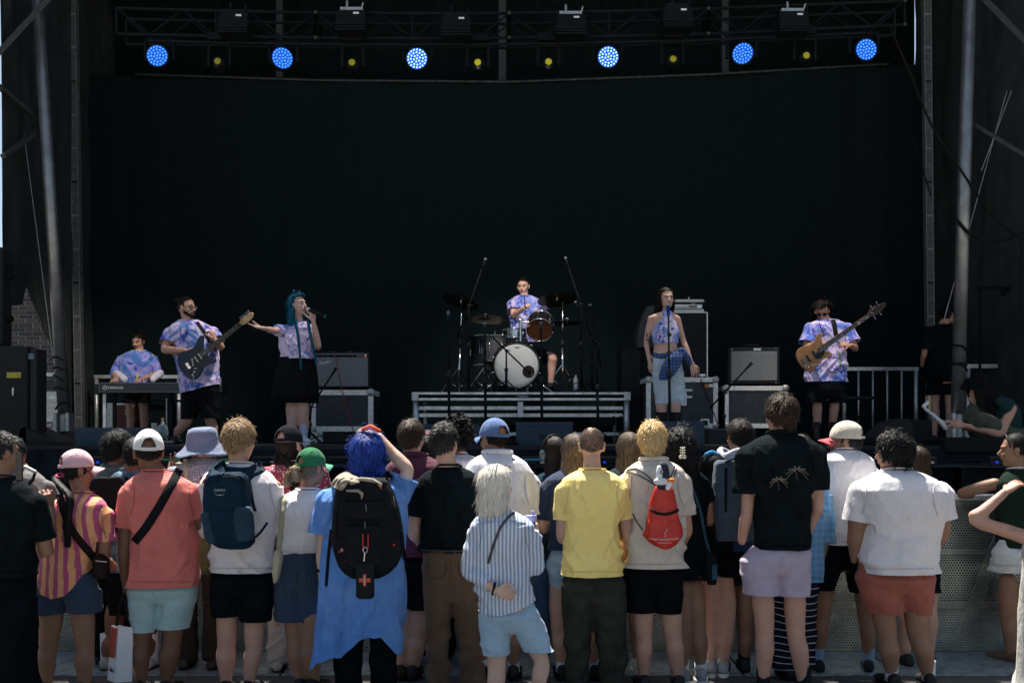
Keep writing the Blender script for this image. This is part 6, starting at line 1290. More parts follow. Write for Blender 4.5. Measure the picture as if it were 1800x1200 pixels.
    P, C, M, T, J = person(sp); add_hair(P, C, M, .96, HB, dict(n=4600, L=.46, lift=.08, puff=.12, grav=1.6, curl=.03, width=.0055, steps=10, jit=.1, body=.105, grow=1.06, cap=dict(grow=1.07)), 12, 'straight black hair down to the waist')
def mk_scarf():
    sp = auto(1298, 730, 7.15); sp.update(label='dark haired man with a pale scarf round his neck and a grey blue backpack', head=(1300,768), hyaw=-20, seed=55, skin=TAN, legR=[(1310,1030),(1310,1110),(1308,)], shoe=dict(mat=BSHOE, sock=SOCKB, sockh=.2)); sp['shirt'] = dict(mat=cloth('blue_cotton', (.015,.04,.12))); lowauto(sp, 'shorts', BLKB)
    P, C, M, T, J = person(sp); add_hair(P, C, M, 1, HDB, SHORT, 5); sc = cloth('pale_scarf', (.48,.48,.52), 'stripe_h', (.2,.22,.34), sc=40); mb = MB(); c = W(1299,806,7.12)
    for k in range(4): mb.tube([c+[(.13+.012*k)*math.cos(a),.10*math.sin(a),-.03*k+.04+.02*math.sin(3*a+k)] for a in np.linspace(0,6.283,25)], .026, 8)
    c_, n_, f_ = remesh(mb, .010, 2); finish('scarf', fold(c_, n_, .010, 3, c_[:,2].min(), c_[:,2].max()), f_, sc, P)
    GB = cloth('grey_blue_nylon', (.05,.075,.11), amt=.15); th, b = backpack('backpack', 'grey blue backpack below the pale scarf, left of the tall man in black', [(808,1262,1322),(815,1256,1328),(850,1254,1330),(900,1256,1330),(950,1260,1326)], 6.85, GB, .22)
    mb = MB(); mb.tube([W(1275,812,6.72), W(1290,806,6.7), W(1305,812,6.72)], .008, 8); part('handle', mb, BLACKR, th, True); band('blue_strap', [P_shirt[P.name], b], [(1240,800),(1252,794),(1262,800)], 8, 7.0, cloth('bright_blue_webbing', (.02,.22,.45)), th, .008)
    for x in (1276, 1310): band('compression_strap', [b], [(x,822),(x,900)], 4, 6.75, BAGK, th)
def mk_palm():
    sp = dict(D=6.45, label='tall brown haired man in black shirt with two palm trees and lilac shorts', head=(1373,730), hyaw=-18, s=1.08, seed=57, skin=PINK, neckr=.058,
        rows=[(762,1350,1398),(770,1330,1420),(780,1314,1436),(798,1302,1447),(840,1308,1444),(880,1322,1430),(920,1322,1426),(963,1321,1427)],
        armL=[(1316,800,0),(1313,900,0),(1308,952,.06)], armR=[(1434,800,0),(1437,890,0),(1426,945,.12)], ar=1.02,
        legL=[(1340,1010),(1344,1115),(1342,)], legR=[(1394,1010),(1400,1115),(1413,)], shoe=dict(mat=BSHOE, sock=SOCKB, sockh=.14),
        pel=[(945,1326,1422),(966,1318,1424),(985,1300,1425),(1008,1302,1424)], shirt=dict(name='camp_shirt', mat=BLK, len=.66, r=.078, fold=.010, flare=1.06, bw=.016, bname='collar'),
        low=dict(mat=cloth('lilac_cotton', srgb(172,160,178), amt=.06), legs=[[(995,1300,1366),(1020,1304,1368),(1043,1308,1370)],[(995,1362,1424),(1020,1366,1422),(1046,1371,1420)]], fold=.009))
    P, C, M, T, J = person(sp); add_hair(P, C, M, 1.08, HBR, dict(n=3800, L=.062, lift=.28, puff=.22, grav=.35, curl=.35, width=.0048, steps=4, jit=.45), 6)
    S = [P_shirt[P.name]]; pmt = plain('openwork_thread', (.33,.26,.20), .8)
    for cx, cy, r, g0 in ((1369,843,16,5), (1401,826,20,7)):
        mb = MB()
        for a in np.linspace(-1.9, 1.9, 8):
            for k in np.linspace(.18, 1, 10):
                x = cx+math.sin(a)*r*k; y = cy-math.cos(a)*r*.55*k+(k*k)*r*.5*(abs(a)/1.9+.25); p, nn = on(S, x, y, 6.3, .0008); mb.ell(p, (.0022,.0012,.0034), None, 6, 4)
        for k in range(5): p, nn = on(S, cx-g0*.3+k*.5, cy+3+k*3.4, 6.3, .0008); mb.ell(p, (.0022,.0012,.0034), None, 6, 4)
        o = part('palm_openwork', mb, pmt, P, True); o['kind'] = 'stuff'
def mk_blouse():
    sp = auto(1400, 762, 6.95, .96); sp.update(label='person in light blue blouse and long striped skirt behind the tall man', head=(1407,795), seed=59, skin=TAN, neckr=.045, rows=[(830,1385,1425),(838,1370,1442),(850,1362,1452),(880,1360,1456),(930,1368,1452),(990,1368,1450),(1020,1368,1446)],
       armR=[(1446,870,0),(1455,920,.0),(1448,975,.03)], handR=dict(d=(-.1,0,-1), n=(.8,-.5,0), th=1, curl=.35), pel=None, legL=[(1380,1040),(1382,1110),(1385,)], legR=[(1402,1040),(1404,1110),(1388,)])
    sp['shirt'] = dict(name='blouse', mat=cloth('light_blue_sheer', (.10,.26,.48), 'plaid', (.16,.34,.55), (.3,.45,.6), sc=22), lenR=1.55, lenL=1.5, r=.075, cuff=.07, kind='drape', fold=.014)
    P, C, M, T, J = person(sp); add_hair(P, C, M, 1, HBR, dict(n=2600, L=.2, lift=.15, grav=.6, curl=.3, width=.005, steps=6, jit=.3, body=.08), 9)
    mb = MB(); rows_loft(mb, interp_rows([(1005,1366,1440),(1050,1358,1436),(1110,1354,1434),(1173,1352,1432)], 2), 6.95, 0, [.7]*7, 0, .16); c_, n_, f_ = remesh(mb, .011, 3); finish('long_skirt', fold(c_, n_, .022, 6, c_[:,2].min(), c_[:,2].max(), .4, 'drape'), f_, cloth('striped_knit', (.010,.012,.020), 'stripe_h', (.45,.46,.5), sc=22), P)
def mk_beigecap():
    sp = auto(1486, 738, 7.1); sp.update(label='grey bearded man in beige cap with pink visor, white t-shirt and black shorts', head=(1487,776), hyaw=-68, seed=61, skin=TAN, s=1.03, neckr=.056,
       rows=[(790,1466,1508),(798,1450,1522),(808,1438,1534),(828,1432,1540),(870,1438,1540),(910,1442,1536),(955,1442,1530)], armL=[(1440,850,0),(1436,905,.05),(1450,935,.2)], armR=[(1534,850,0),(1540,905,.05),(1525,935,.2)],
       legL=[(1456,1020),(1444,1090),(1438,)], legR=[(1514,1010),(1522,1090),(1526,)], lr=.85, pel=[(940,1442,1528),(975,1440,1528),(1000,1438,1528)], shoe=dict(mat=BSHOE, sole=GSHOE, sock=cloth('blue_grey_sock', (.22,.32,.42)), sockh=.12), fyaw=10)
    sp['shirt'] = dict(mat=WH, len=.65); sp['low'] = dict(mat=BLKB, legs=[[(990,1438,1482),(1015,1434,1475),(1036,1432,1466)],[(990,1482,1528),(1015,1490,1532),(1040,1496,1536)]])
    P, C, M, T, J = person(sp); add_hair(P, C, M, 1.03, HGR, dict(n=1200, L=.03, lift=.2, grav=.3, steps=3), 3, hat=True); c = cloth('beige_cap_cloth', srgb(205,196,178), amt=.05); cap_hat(P, C, M, 1.03, c, cloth('pink_visor_cloth', srgb(214,86,96)), tip=2, strapmat=BLACKR)
    mb = MB(); mb.ell(T(0,.075,-.095), (.045,.035,.035), M, 14, 10); part('beard', mb, plain('grey_beard', (.20,.19,.18), .9, bump=.5), P, True); mb = MB(); mb.tube([T(-.083,0,.004), T(-.075,.07,.004), T(-.05,.10,0), T(-.02,.102,0)], [.003,.003,.010,.010], 6); part('sunglasses', mb, BLACKP, P, True)
def mk_bigwhite():
    sp = dict(D=6.7, label='big man with curly dark hair in plain white t-shirt and salmon red shorts', head=(1571,796), hyaw=-48, s=1.06, seed=63, skin=OLIVE, neckr=.062,
        rows=[(825,1550,1602),(832,1532,1622),(842,1514,1642),(862,1500,1656),(900,1504,1658),(935,1512,1650),(970,1508,1644),(1004,1509,1645)], kt=(.66,.84), dep=.235,
        armL=[(1516,866,0),(1505,935,.0),(1506,985,.05)], armR=[(1648,868,0),(1658,928,.02),(1650,975,.1)], ar=1.5, lr=1.12,
        legL=[(1546,1040),(1560,1125),(1567,)], legR=[(1606,1040),(1616,1125),(1632,)], shoe=dict(mat=BSHOE, sock=SOCKW, sockh=.12),
        pel=[(985,1506,1644),(1015,1503,1643),(1040,1510,1642)], shirt=dict(mat=WH, len=.72, r=.090, fold=.012, flare=1.05),
        low=dict(mat=cloth('salmon_cotton', (.34,.10,.072), amt=.10), dep=.2, legs=[[(1030,1508,1582),(1050,1514,1584),(1074,1524,1588)],[(1030,1570,1642),(1055,1580,1640),(1078,1592,1636)]], fold=.009))
    P, C, M, T, J = person(sp); add_hair(P, C, M, 1.06, HB, dict(n=4000, L=.09, lift=.3, puff=.3, grav=.6, curl=.6, cf=5, width=.0055, steps=6, jit=.4, grow=1.05), 7, 'thick dark wavy hair'); mb = MB(); mb.tube([T(-.083,0,.006), T(-.078,.07,.004), T(-.05,.103,0)], .003, 6); part('glasses', mb, BLACKP, P, True)
    sp = auto(1612, 788, 7.3, .9); sp.update(label='brown haired child sized person in teal hidden behind the big man in white', head=(1614,812), seed=64, skin=FAIR, s=.92); sp['shirt'] = dict(mat=cloth('teal_cotton', (.03,.2,.24))); lowauto(sp, 'shorts', BLKB); P, C, M, T, J = person(sp); add_hair(P, C, M, .92, HBR, dict(n=2600, L=.22, lift=.2, grav=.7, curl=.25, width=.005, steps=7, jit=.2, body=.08), 9)
def mk_tank():
    sp = dict(D=7.38, label='woman in dark green tank top leaning on the barrier, sunglasses on her hair', head=(1784,791), hyaw=-72, hp=0, s=.98, seed=67, skin=TAN, neckr=.048, t=-25,
        rows=[(824,1770,1806),(834,1758,1822),(848,1750,1836),(880,1748,1840),(920,1752,1836),(960,1752,1836)], armL=[(1748,850,0),(1706,868,.14),(1744,874,.3)], armR=[(1832,850,.05),(1842,900,.1),(1815,880,.25)], ar=1.02,
        legL=[(1772,1020),(1774,1090),(1778,)], legR=[(1808,1020),(1812,1090),(1815,)], lr=1.0, pel=[(945,1745,1836),(970,1742,1838),(990,1742,1838)], shirt=dict(name='tank_top', mat=cloth('dark_green_rib', (.012,.024,.018)), len=.05, r=.04, bmat=WHITE, bw=.005),
        low=dict(mat=cloth('white_denim', (.62,.64,.62)), legs=[[(985,1742,1796),(1000,1742,1795),(1004,1743,1794)],[(985,1790,1838),(1000,1792,1838),(1004,1793,1836)]]), shoe=dict(mat=plain('brown_sandal', (.12,.07,.04)), name='sandal'), face=dict())
    sp['hairmat'] = HB; P, C, M, T, J = person(sp); add_hair(P, C, M, .98, HB, dict(n=3200, L=.10, lift=.08, grav=.2, steps=4, jit=.15, width=.005, flow=(0,-1,.1)), 7); ponytail(P, [T(0,-.10,.02), T(0,-.14,-.02), T(0,-.13,-.10), T(0,-.12,-.18)], [.03,.04,.035,.015], HB, 4, 160)
    mb = MB(); mb.tube([T(.088*math.sin(a), .045+.02*math.cos(a), .085*math.cos(a)+.03) for a in np.linspace(-1.7,1.7,15)], .006, 6); part('sunglasses', mb, BLACKP, P, True)
def mk_edge_arm():
    sp = dict(D=6.0, bcut=9, label='woman in white lace dress at the right edge with one tattooed arm raised', head=(1832,868), hyaw=-10, s=.98, seed=69, skin=PINK, neckr=.046,
        rows=[(925,1820,1856),(935,1806,1872),(945,1800,1884),(970,1796,1890),(1010,1794,1886),(1060,1794,1884),(1110,1790,1890),(1200,1786,1896),(1225,1786,1896)], armL=[(1812,948,0),(1718,914,.05),(1778,866,.08)], armR=[(1876,955,0),(1888,1010,0),(1870,1050,.1)], ar=.95, handL=dict(d=(1,.1,.75), n=(-.6,-.4,.8), th=-1, curl=.4),
        legL=[(1820,1100),(1822,1180),(1822,)], legR=[(1864,1100),(1866,1180),(1866,)], shirt=dict(name='lace_dress', mat=cloth('white_lace', (.66,.64,.58), 'geo', (.42,.40,.35), sc=40), len=.02, r=.04, band=False, kind='drape', fold=.008))
    P, C, M, T, J = person(sp); add_hair(P, C, M, .98, HDB, dict(n=3200, L=.24, lift=.2, grav=.6, curl=.5, cf=4, width=.005, steps=8, jit=.3, body=.09), 7)
    B = [c for c in P.children if c.name.startswith('body')]; tm = plain('tattoo_ink', (.06,.045,.05), .6)
    for k in range(2):
        mb = MB(); mb.tube([on(B, 1770+i*2.4, 928+4*k+.8*math.sin(i*2+k), 5.95, -.0002)[0] for i in range(8)], .0011, 5); part('tattoo_line', mb, tm, P, True)
for f_ in (mk_coral, mk_yellow, mk_pinkcap, mk_far_left, mk_hoodie, mk_plaid, mk_bucket, mk_strawberry, mk_blackcap, mk_greencap, mk_bluehair, mk_maroon, mk_blacktee, mk_bluecap, mk_whitehair, mk_headphones, mk_blond, mk_curlyclip, mk_scarf, mk_palm, mk_blouse, mk_beigecap, mk_bigwhite, mk_tank, mk_edge_arm): f_()
# ================================================================== STAGE GEAR
def flight_case(name, label, x0, x1, y0, y1, D, dep, ew, group=None, panelm=None):
    """px box: x0..x1, y0 top..y1 bottom at distance D"""
    a = W(x0, y1, D); b = W(x1, y0, D); th = thing(name, label, 'case', ((a[0]+b[0])/2, D, a[2]), group); e = ew*D/F
    mb = MB(); mb.box(a+[e*.4, .012, e*.4], b+[-e*.4, dep, -e*.4]); part('case_panel', mb, panelm or PANEL, th)
    for z in (a[2], b[2]-e): mb = MB(); mb.box((a[0], D, z), (b[0], D+.03, z+e)); part('edge_strip', mb, SILVER, th)
    for x in (a[0], b[0]-e): mb = MB(); mb.box((x, D+.002, a[2]+e), (x+e, D+.03, b[2]-e)); part('edge_strip', mb, SILVER, th)
    for x in (a[0], b[0]-e): mb = MB(); mb.box((x, D+.03, b[2]-e), (x+e, D+dep, b[2])); part('side_edge', mb, SILVER, th)
    for x in (a[0]+e*.5, b[0]-e*.5):
        for z in (a[2]+e*.5, b[2]-e*.5): mb = MB(); mb.ell((x, D+.008, z), (e*.85, .024, e*.85), None, 10, 6); part('ball_corner', mb, STEEL, th, True)
    for i in range(6):
        x = a[0]+(b[0]-a[0])*(i+.5)/6; 
        for z in (a[2]+e*.5, b[2]-e*.5): mb = MB(); mb.cyl((x, D+.002, z), (x, D-.004, z), .006, None, 6); part('rivet', mb, STEEL, th)
    return th, a, b, e
def latch(th, px, py, D, w_=.05, h=.07):
    c = W(px, py, D); mb = MB(); mb.rbox(c+[-w_, -.012, -h], c+[w_, .004, h], .006); part('latch_dish', mb, SILVER, th); mb = MB(); mb.rbox(c+[-w_*.6, -.018, -h*.6], c+[w_*.6, -.010, h*.6], .004); part('latch_handle', mb, BLACKM, th)
GRILL = NT('silver_grille_cloth', .8, 0, .3); _g = GRILL.noise(160, 2, .5, 0, GRILL.mapped((1, 1, 1.6))); GRILL.color(GRILL.ramp(_g, [(.3, (.085, .095, .10)), (.7, (.26, .27, .27))])); GRILL.bump(_g, .4, .003); GRILL = GRILL.m
def combo(label, x0, x1, y0, y1, D, fender):
    a = W(x0, y1, D); b = W(x1, y0, D); th = thing('guitar_amplifier', label, 'amplifier', ((a[0]+b[0])/2, D, a[2])); m = .022
    mb = MB(); mb.rbox(a, b+[0, .26, 0], .014); part('cabinet', mb, TOLEX, th)
    if fender:
        pz = b[2]-.028; mb = MB(); mb.box((a[0]+m, D-.006, pz-.045), (b[0]-m, D+.002, pz)); part('control_panel', mb, plain('panel_black', (.01,.011,.012), .35), th)
        for z in (pz, pz-.047): mb = MB(); mb.box((a[0]+m, D-.0075, z-.0015), (b[0]-m, D-.005, z+.0015)); part('panel_line', mb, WHITE, th)
        for k in range(13):
            if k == 4: continue
            x = a[0]+.05+k*(b[0]-a[0]-.22)/12; mb = MB(); mb.cyl((x, D-.006, pz-.022), (x, D-.024, pz-.024), .012, .009, 10); part('knob', mb, BLACKP, th, True); mb = MB(); mb.box((x-.0015, D-.026, pz-.022), (x+.0015, D-.0245, pz-.014)); part('pointer', mb, WHITE, th)
        mb = MB(); mb.cyl((b[0]-.05, D-.006, pz-.022), (b[0]-.05, D-.014, pz-.022), .010, None, 10); part('jewel_light', mb, emit('red_jewel', (.9,.25,.2), .8), th, True)
        text('panel_lettering', 'Deluxe Reverb', .020, (b[0]-.115, D-.008, pz-.022), WHITE, th, shear=.3)
        mb = MB(); mb.rbox((a[0]+m, D-.008, a[2]+m), (b[0]-m, D+.002, pz-.052), .006); part('grille', mb, GRILL, th)
        text('logo_lettering', 'Fender', .055, (a[0]+.125, D-.012, pz-.105), plain('chrome_print', (.75,.75,.75), .3), th, ax=(.98,0,.17), up=(-.17,0,.98), shear=.45)
        for x in (-.13, .08): mb = MB(); mb.rbox(((a[0]+b[0])/2+x-.035, D+.1, b[2]), ((a[0]+b[0])/2+x+.035, D+.14, b[2]+.012), .004); part('handle_end', mb, CHROME, th)
    else:
        mb = MB(); mb.rbox((a[0]+.035, D-.008, a[2]+.045), (b[0]-.035, D+.002, b[2]-.05), .006); part('grille', mb, GRILL, th)
        mb = MB(); mb.rbox(((a[0]+b[0])/2-.005, D-.008, b[2]-.042), ((a[0]+b[0])/2+.085, D, b[2]-.012), .003); part('badge', mb, CHROME, th); text('badge_lettering', 'Fender', .018, ((a[0]+b[0])/2+.04, D-.010, b[2]-.027), BLACKP, th, shear=.4)
        mb = MB(); c = (a[0]+b[0])/2; mb.tube([(c-.11, D+.12, b[2]), (c-.09, D+.12, b[2]+.03), (c, D+.12, b[2]+.038), (c+.09, D+.12, b[2]+.03), (c+.11, D+.12, b[2])], .010, 8, True); part('handle', mb, BLACKR, th, True)
        for x in (a[0]+.05, b[0]-.05):
            for z in (a[2]+.022, b[2]-.025): mb = MB(); mb.ell((x, D-.002, z), (.010, .005, .010), None, 8, 6); part('screw_cap', mb, CHROME, th, True)
    return th
combo('black guitar amplifier with script logo, knob row and silver grille beside the blue haired singer', 553, 650, 618, 682, 12.6, True)
flight_case('flight_case', 'black flight case with worn silver edging under the guitar amplifier with the knob row', 546, 656, 685, 758, 12.5, .6, 9)
flight_case('flight_case', 'lower black flight case mostly hidden behind the crowd, left of the drum riser', 546, 566, 759, 778, 12.5, .6, 7)
mb = MB(); mb.rbox(W(566, 778, 12.52), W(652, 760, 12.52)+[0,.5,0], .01); solo('black_crate', mb, BLACKP, 'plain black crate at the bottom of the left amplifier stack', 'crate')
combo('black guitar amplifier with plain silver grille and small badge, left of the bass player', 1280, 1371, 610, 675, 12.6, False)
th, a, b, e = flight_case('flight_case', 'black flight case with silver edging under the plain grilled amplifier', 1273, 1385, 678, 752, 12.5, .6, 8)
mb = MB(); mb.rbox(W(1246, 790, 11.6), W(1330, 753, 11.6)+[0,.5,0], .01); solo('black_crate', mb, BLACKP, 'low black box on the deck in front of the amplifier case right of the singer', 'crate')
th, a, b, e = flight_case('flight_case', 'wide black flight case with a big torn white letter F, behind the bare shouldered singer', 1136, 1262, 663, 752, 12.6, .7, 8)
text('letter', 'F', .30, W(1208, 700, 12.6)-[0,.003,0], WHITE, th); latch(th, 1239, 743, 12.6, .055, .05)
mb = MB(); mb.box(W(1197, 712, 12.597)-[0,.002,0], W(1207, 690, 12.597)); part('torn_sticker', mb, WHITE, th); mb = MB(); mb.add([W(1201,745,12.595),W(1206,745,12.595),W(1203,738,12.595)],[(0,1,2)]); part('arrow_print', mb, WHITE, th)
mb = MB(); mb.box(W(1239, 681, 12.597)-[0,.002,0], W(1245, 675, 12.597)); part('orange_tag', mb, plain('orange_tag', (.65,.2,.03)), th); mb = MB(); mb.box(W(1246, 680, 12.597)-[0,.002,0], W(1253, 675, 12.597)); part('white_tag', mb, WHITE, th)
# bass stack
a = W(1163, 664, 12.7); b = W(1243, 549, 12.7); th = thing('bass_cabinet', 'tall black bass speaker cabinet with thin silver corner strips, behind the bare shouldered singer', 'loudspeaker', ((a[0]+b[0])/2, 12.7, a[2]))
mb = MB(); mb.rbox(a, b+[0, .42, 0], .008); part('cabinet', mb, TOLEX, th)
for p, q in (((a[0], a[2]), (b[0], a[2])), ((a[0], b[2]), (b[0], b[2])), ((b[0], a[2]), (b[0], b[2])), ((a[0], a[2]), (a[0], b[2]))): mb = MB(); mb.bar((p[0], 12.695, p[1]), (q[0], 12.695, q[1]), .012, .012, (0, 1, 0)); part('trim_strip', mb, ALU, th)
mb = MB(); mb.box((a[0]+.03, 12.688, a[2]+.03), (b[0]-.03, 12.699, b[2]-.03)); part('grille', mb, plain('black_grille', (.013,.015,.017), .8, bump=.5), th)
for c_ in ((1213, 580), (1213, 630)):
    mb = MB(); c = W(*c_, 12.687); mb.tube([c+[.17*math.cos(q), 0, .17*math.sin(q)] for q in np.linspace(0, 6.283, 33)], .004, 5); part('speaker_ring', mb, BLACKP, th, True)
mb = MB(); mb.box(W(1228, 661, 12.686)-[0,.003,0], W(1240, 657, 12.686)); part('name_plate', mb, ALU, th)
a = W(1176, 548, 12.75); b = W(1238, 526, 12.75); th = thing('bass_amplifier_head', 'bass amplifier head with cream bands and knob panel standing on the tall black cabinet', 'amplifier', ((a[0]+b[0])/2, 12.75, a[2]))
CREAM = plain('cream_case_band', (.66,.63,.54), .5)
mb = MB(); mb.box(a+[.01,.01,.03], b+[-.01,.34,-.03]); part('chassis', mb, BLACKP, th)
for z in (a[2], b[2]-.034): mb = MB(); mb.rbox((a[0], 12.75, z), (b[0], 13.1, z+.034), .008); part('cream_band', mb, CREAM, th)
mb = MB(); mb.box((a[0]+.015, 12.742, a[2]+.045), (b[0]-.03, 12.752, a[2]+.088)); part('front_panel', mb, ALU, th)
for k in range(8): mb = MB(); x = a[0]+.05+k*.027; mb.cyl((x, 12.742, a[2]+.062), (x, 12.725, a[2]+.062), .008, None, 8); part('knob', mb, BLACKP, th, True)
mb = MB(); mb.box((b[0]-.19, 12.738, a[2]+.052), (b[0]-.09, 12.743, a[2]+.08)); part('vent', mb, plain('grey_vent', (.12,.12,.12)), th); text('panel_lettering', 'Ampeg', .018, (b[0]-.14, 12.745, a[2]+.105), WHITE, th)
mb = MB(); mb.tube([(b[0]-.16, 12.9, b[2]), (b[0]-.15, 12.9, b[2]+.03), (b[0]-.05, 12.9, b[2]+.03), (b[0]-.04, 12.9, b[2])], .008, 6); part('handle', mb, BLACKR, th, True); mb = MB(); mb.box((b[0]-.19,12.8,b[2]), (b[0]-.175,12.82,b[2]+.035)); part('clip', mb, STEEL, th)
mb = MB(); mb.tube([W(1213,549,12.72), W(1214,600,12.7), W(1222,640,12.68), W(1244,700,12.5), W(1262,745,12.3)], .006, 6); solo('instrument_cable', mb, BLACKR, 'thin black cable running down in front of the tall bass cabinet', 'cable', smooth=True)
mb = MB(); mb.rbox(W(1092, 778, 13.2), W(1128, 612, 13.2)+[0,.5,0], .012); solo('side_fill_speaker', mb, TOLEX, 'plain black speaker cabinet between the drum riser and the bare shouldered singer', 'loudspeaker')
mb = MB(); M_ = np.stack([[1,0,0],[0,0,1],[0,1,0]]).astype(float); P2 = [(X(1120,13.1), Z(610,13.1)), (X(1150,13.1), Z(610,13.1)), (X(1150,13.1), Z(537,13.1)), (X(1138,13.1), Z(538,13.1)), (X(1127,13.1), Z(562,13.1)), (X(1121,13.1), Z(585,13.1))]
mb.add([[u, 13.1, v] for u, v in P2]+[[u, 13.5, v] for u, v in P2], [tuple(range(6))[::-1], tuple(range(6,12))]+[(i, (i+1)%6, (i+1)%6+6, i+6) for i in range(6)]); solo('curved_speaker', mb, plain('dark_grey_cabinet', (.035,.042,.044), .6), 'dark grey curved speaker box standing behind the bare shouldered singer', 'loudspeaker')
# red case, gas bottle, left side
a = W(190, 757, 14.6); b = W(236, 708, 14.6); th = thing('red_case', 'dark red case stencilled 230 under the keyboard', 'case', ((a[0]+b[0])/2, 14.6, a[2])); mb = MB(); mb.rbox(a, b+[0,.5,0], .01); part('case_body', mb, plain('oxblood_panel', (.13,.022,.018), .6), th)
mb = MB(); mb.box(a-[.02,.004,0], (a[0]+.075, 14.62, b[2])); part('edge_strip', mb, SILVER, th); mb = MB(); mb.box((a[0], 14.594, b[2]-.03), (b[0], 14.6, b[2])); part('edge_strip', mb, SILVER, th); text('stencil', '230', .085, W(226, 725, 14.59), WHITE, th)
c = W(286, 770, 11.4); th = thing('glass_bottle', 'round glass bottle with brass tap standing on the deck under the keyboard', 'bottle', c); gl = NT('bottle_glass', .1); gl.color((.5,.6,.6)); gl.b.inputs['Transmission Weight'].default_value = .7
mb = MB(); mb.lathe([(.03,0),(.055,.02),(.062,.08),(.05,.13),(.02,.16),(.015,.19)], c, 20); part('glass_body', mb, gl.m, th, True); mb = MB(); mb.cyl(c+[0,0,.19], c+[0,0,.23], .012); mb.cyl(c+[-.02,0,.215], c+[.02,0,.215], .005); part('brass_tap', mb, plain('brass', (.6,.4,.15), .35, 1), th)
th = thing('small_stand', 'small metal stand with clutter beside the glass bottle', 'stand', W(300, 775, 11.5)); mb = MB(); mb.box(W(268, 778, 11.5), W(312, 774, 11.5)+[0,.2,0]); mb.box(W(266, 760, 11.5), W(276, 743, 11.5)+[0,.06,0]); mb.cyl(W(293, 778, 11.6), W(293, 700, 11.6), .008); part('frame', mb, STEEL, th)
# ---- stage monitors
def wedge(label, x0, x1, ytop, ybot, D, mat_, flip=0, grille=None):
    z0, z1 = max(DECK, Z(ybot, D)), Z(ytop, D); xa, xb = X(x0, D), X(x1, D); h = z1-z0; th = thing('stage_monitor', label, 'monitor speaker', ((xa+xb)/2, D, z0), 'floor monitor wedges along the stage front')
    prof = [(0, 0), (.42, 0), (.46, .12), (.16, h), (.0, h*.98)] if not flip else [(0, 0), (.42, 0), (.42, h*.4), (.12, h), (0, h)]
    V = []; 
    for x in (xa, xb):
        for y, z in prof: V.append([x, D+y, z0+z])
    mb = MB(); mb.add(V, [tuple(range(5))[::-1], tuple(range(5, 10))]+[(i, (i+1) % 5, (i+1) % 5+5, i+5) for i in range(5)]); part('cabinet', mb, mat_, th)
    mb = MB(); mb.box((xa-.004, D-.012, z1-.03), (xb+.004, D+.02, z1+.004)); part('top_lip', mb, mat_, th)
    mb = MB(); mb.box((xa+(xb-xa)*.4, D-.008, z0+h*.3), (xa+(xb-xa)*.6, D-.001, z0+h*.48)); part('handle_recess', mb, BLACKP, th); return th
NAVYC = plain('navy_speaker_paint', (.008,.032,.060), .55, 0, .2, 30, .2)
wedge('dark navy stage monitor at the left, below the keyboard', 132, 250, 752, 790, 9.95, NAVYC)
wedge('large navy stage monitor in the middle in front of the drum riser', 907, 1007, 742, 790, 9.95, NAVYC)
wedge('navy stage monitor half hidden behind the maroon and black tees', 742, 842, 746, 790, 10.0, NAVYC)
wedge('navy stage monitor at the feet of the bare shouldered singer', 1143, 1238, 741, 790, 9.95, NAVYC)
def side_wedge(label, pts, D, dep):
    n = len(pts); V = [W(x, y, D) for x, y in pts]+[W(x, y, D)+[0, dep, 0] for x, y in pts]; mb = MB(); mb.add(V, [tuple(range(n)), tuple(range(n, 2*n))[::-1]]+[((i+1) % n, i, i+n, (i+1) % n+n) for i in range(n)])
    th = thing('stage_monitor', label, 'monitor speaker', W(sum(p[0] for p in pts)/n, max(p[1] for p in pts), D), 'floor monitor wedges along the stage front'); part('cabinet', mb, TOLEX, th); return th
side_wedge('black stage monitor lying tilted beside the yellow stickered cabinet', [(28, 783), (100, 783), (98, 776), (42, 750), (36, 754)], 9.9, .5)
side_wedge('small black monitor at the foot of the wrapped round pole', [(89, 761), (112, 757), (116, 783), (94, 783)], 10.4, .4)
side_wedge('big black stage monitor at the right behind the curly haired big man', [(1548, 783), (1545, 770), (1575, 742), (1598, 735), (1604, 752), (1616, 783)], 9.95, .5)
side_wedge('black speaker cabinet beside the crouching photographer', [(1606, 783), (1600, 737), (1638, 737), (1640, 783)], 10.3, .6)
mb = MB(); mb.rbox(W(1660, 797, 9.5), W(1800, 768, 9.5)+[0,.3,0], .02); solo('long_light_bar', mb, BLACKM, 'long low black fixture on the stage lip in front of the crouching photographer', 'stage light')
# ---- stage lip fixtures and cables
th = thing('lip_shelf', 'long black shelf along the stage lip holding small fixtures and cables', 'shelf', (0, 9.45, 1.36)); mb = MB(); mb.box((-4.1, 9.30, 1.36), (4.8, 9.52, 1.375)); part('shelf_board', mb, BLACKP, th)
for x in np.arange(-3.9, 4.8, .8): mb = MB(); mb.box((x, 9.33, 1.1), (x+.03, 9.5, 1.36)); part('bracket', mb, BLACKM, th)
blue = emit('blue_connector', srgb(10, 60, 210), .8); grn = emit('green_strip', srgb(20, 120, 70), .35); cyn = emit('cyan_strip', srgb(20, 120, 150), .35)
spots = [(190, 'b'), (300, 'g'), (385, 'g'), (468, 'w'), (545, 'w'), (600, 'n'), (700, 'g'), (888, 'g'), (940, 'c'), (1075, 'b'), (1120, 'n'), (1250, 'n'), (1440, 'c'), (1500, 'b'), (1620, 'n'), (1760, 'b')]
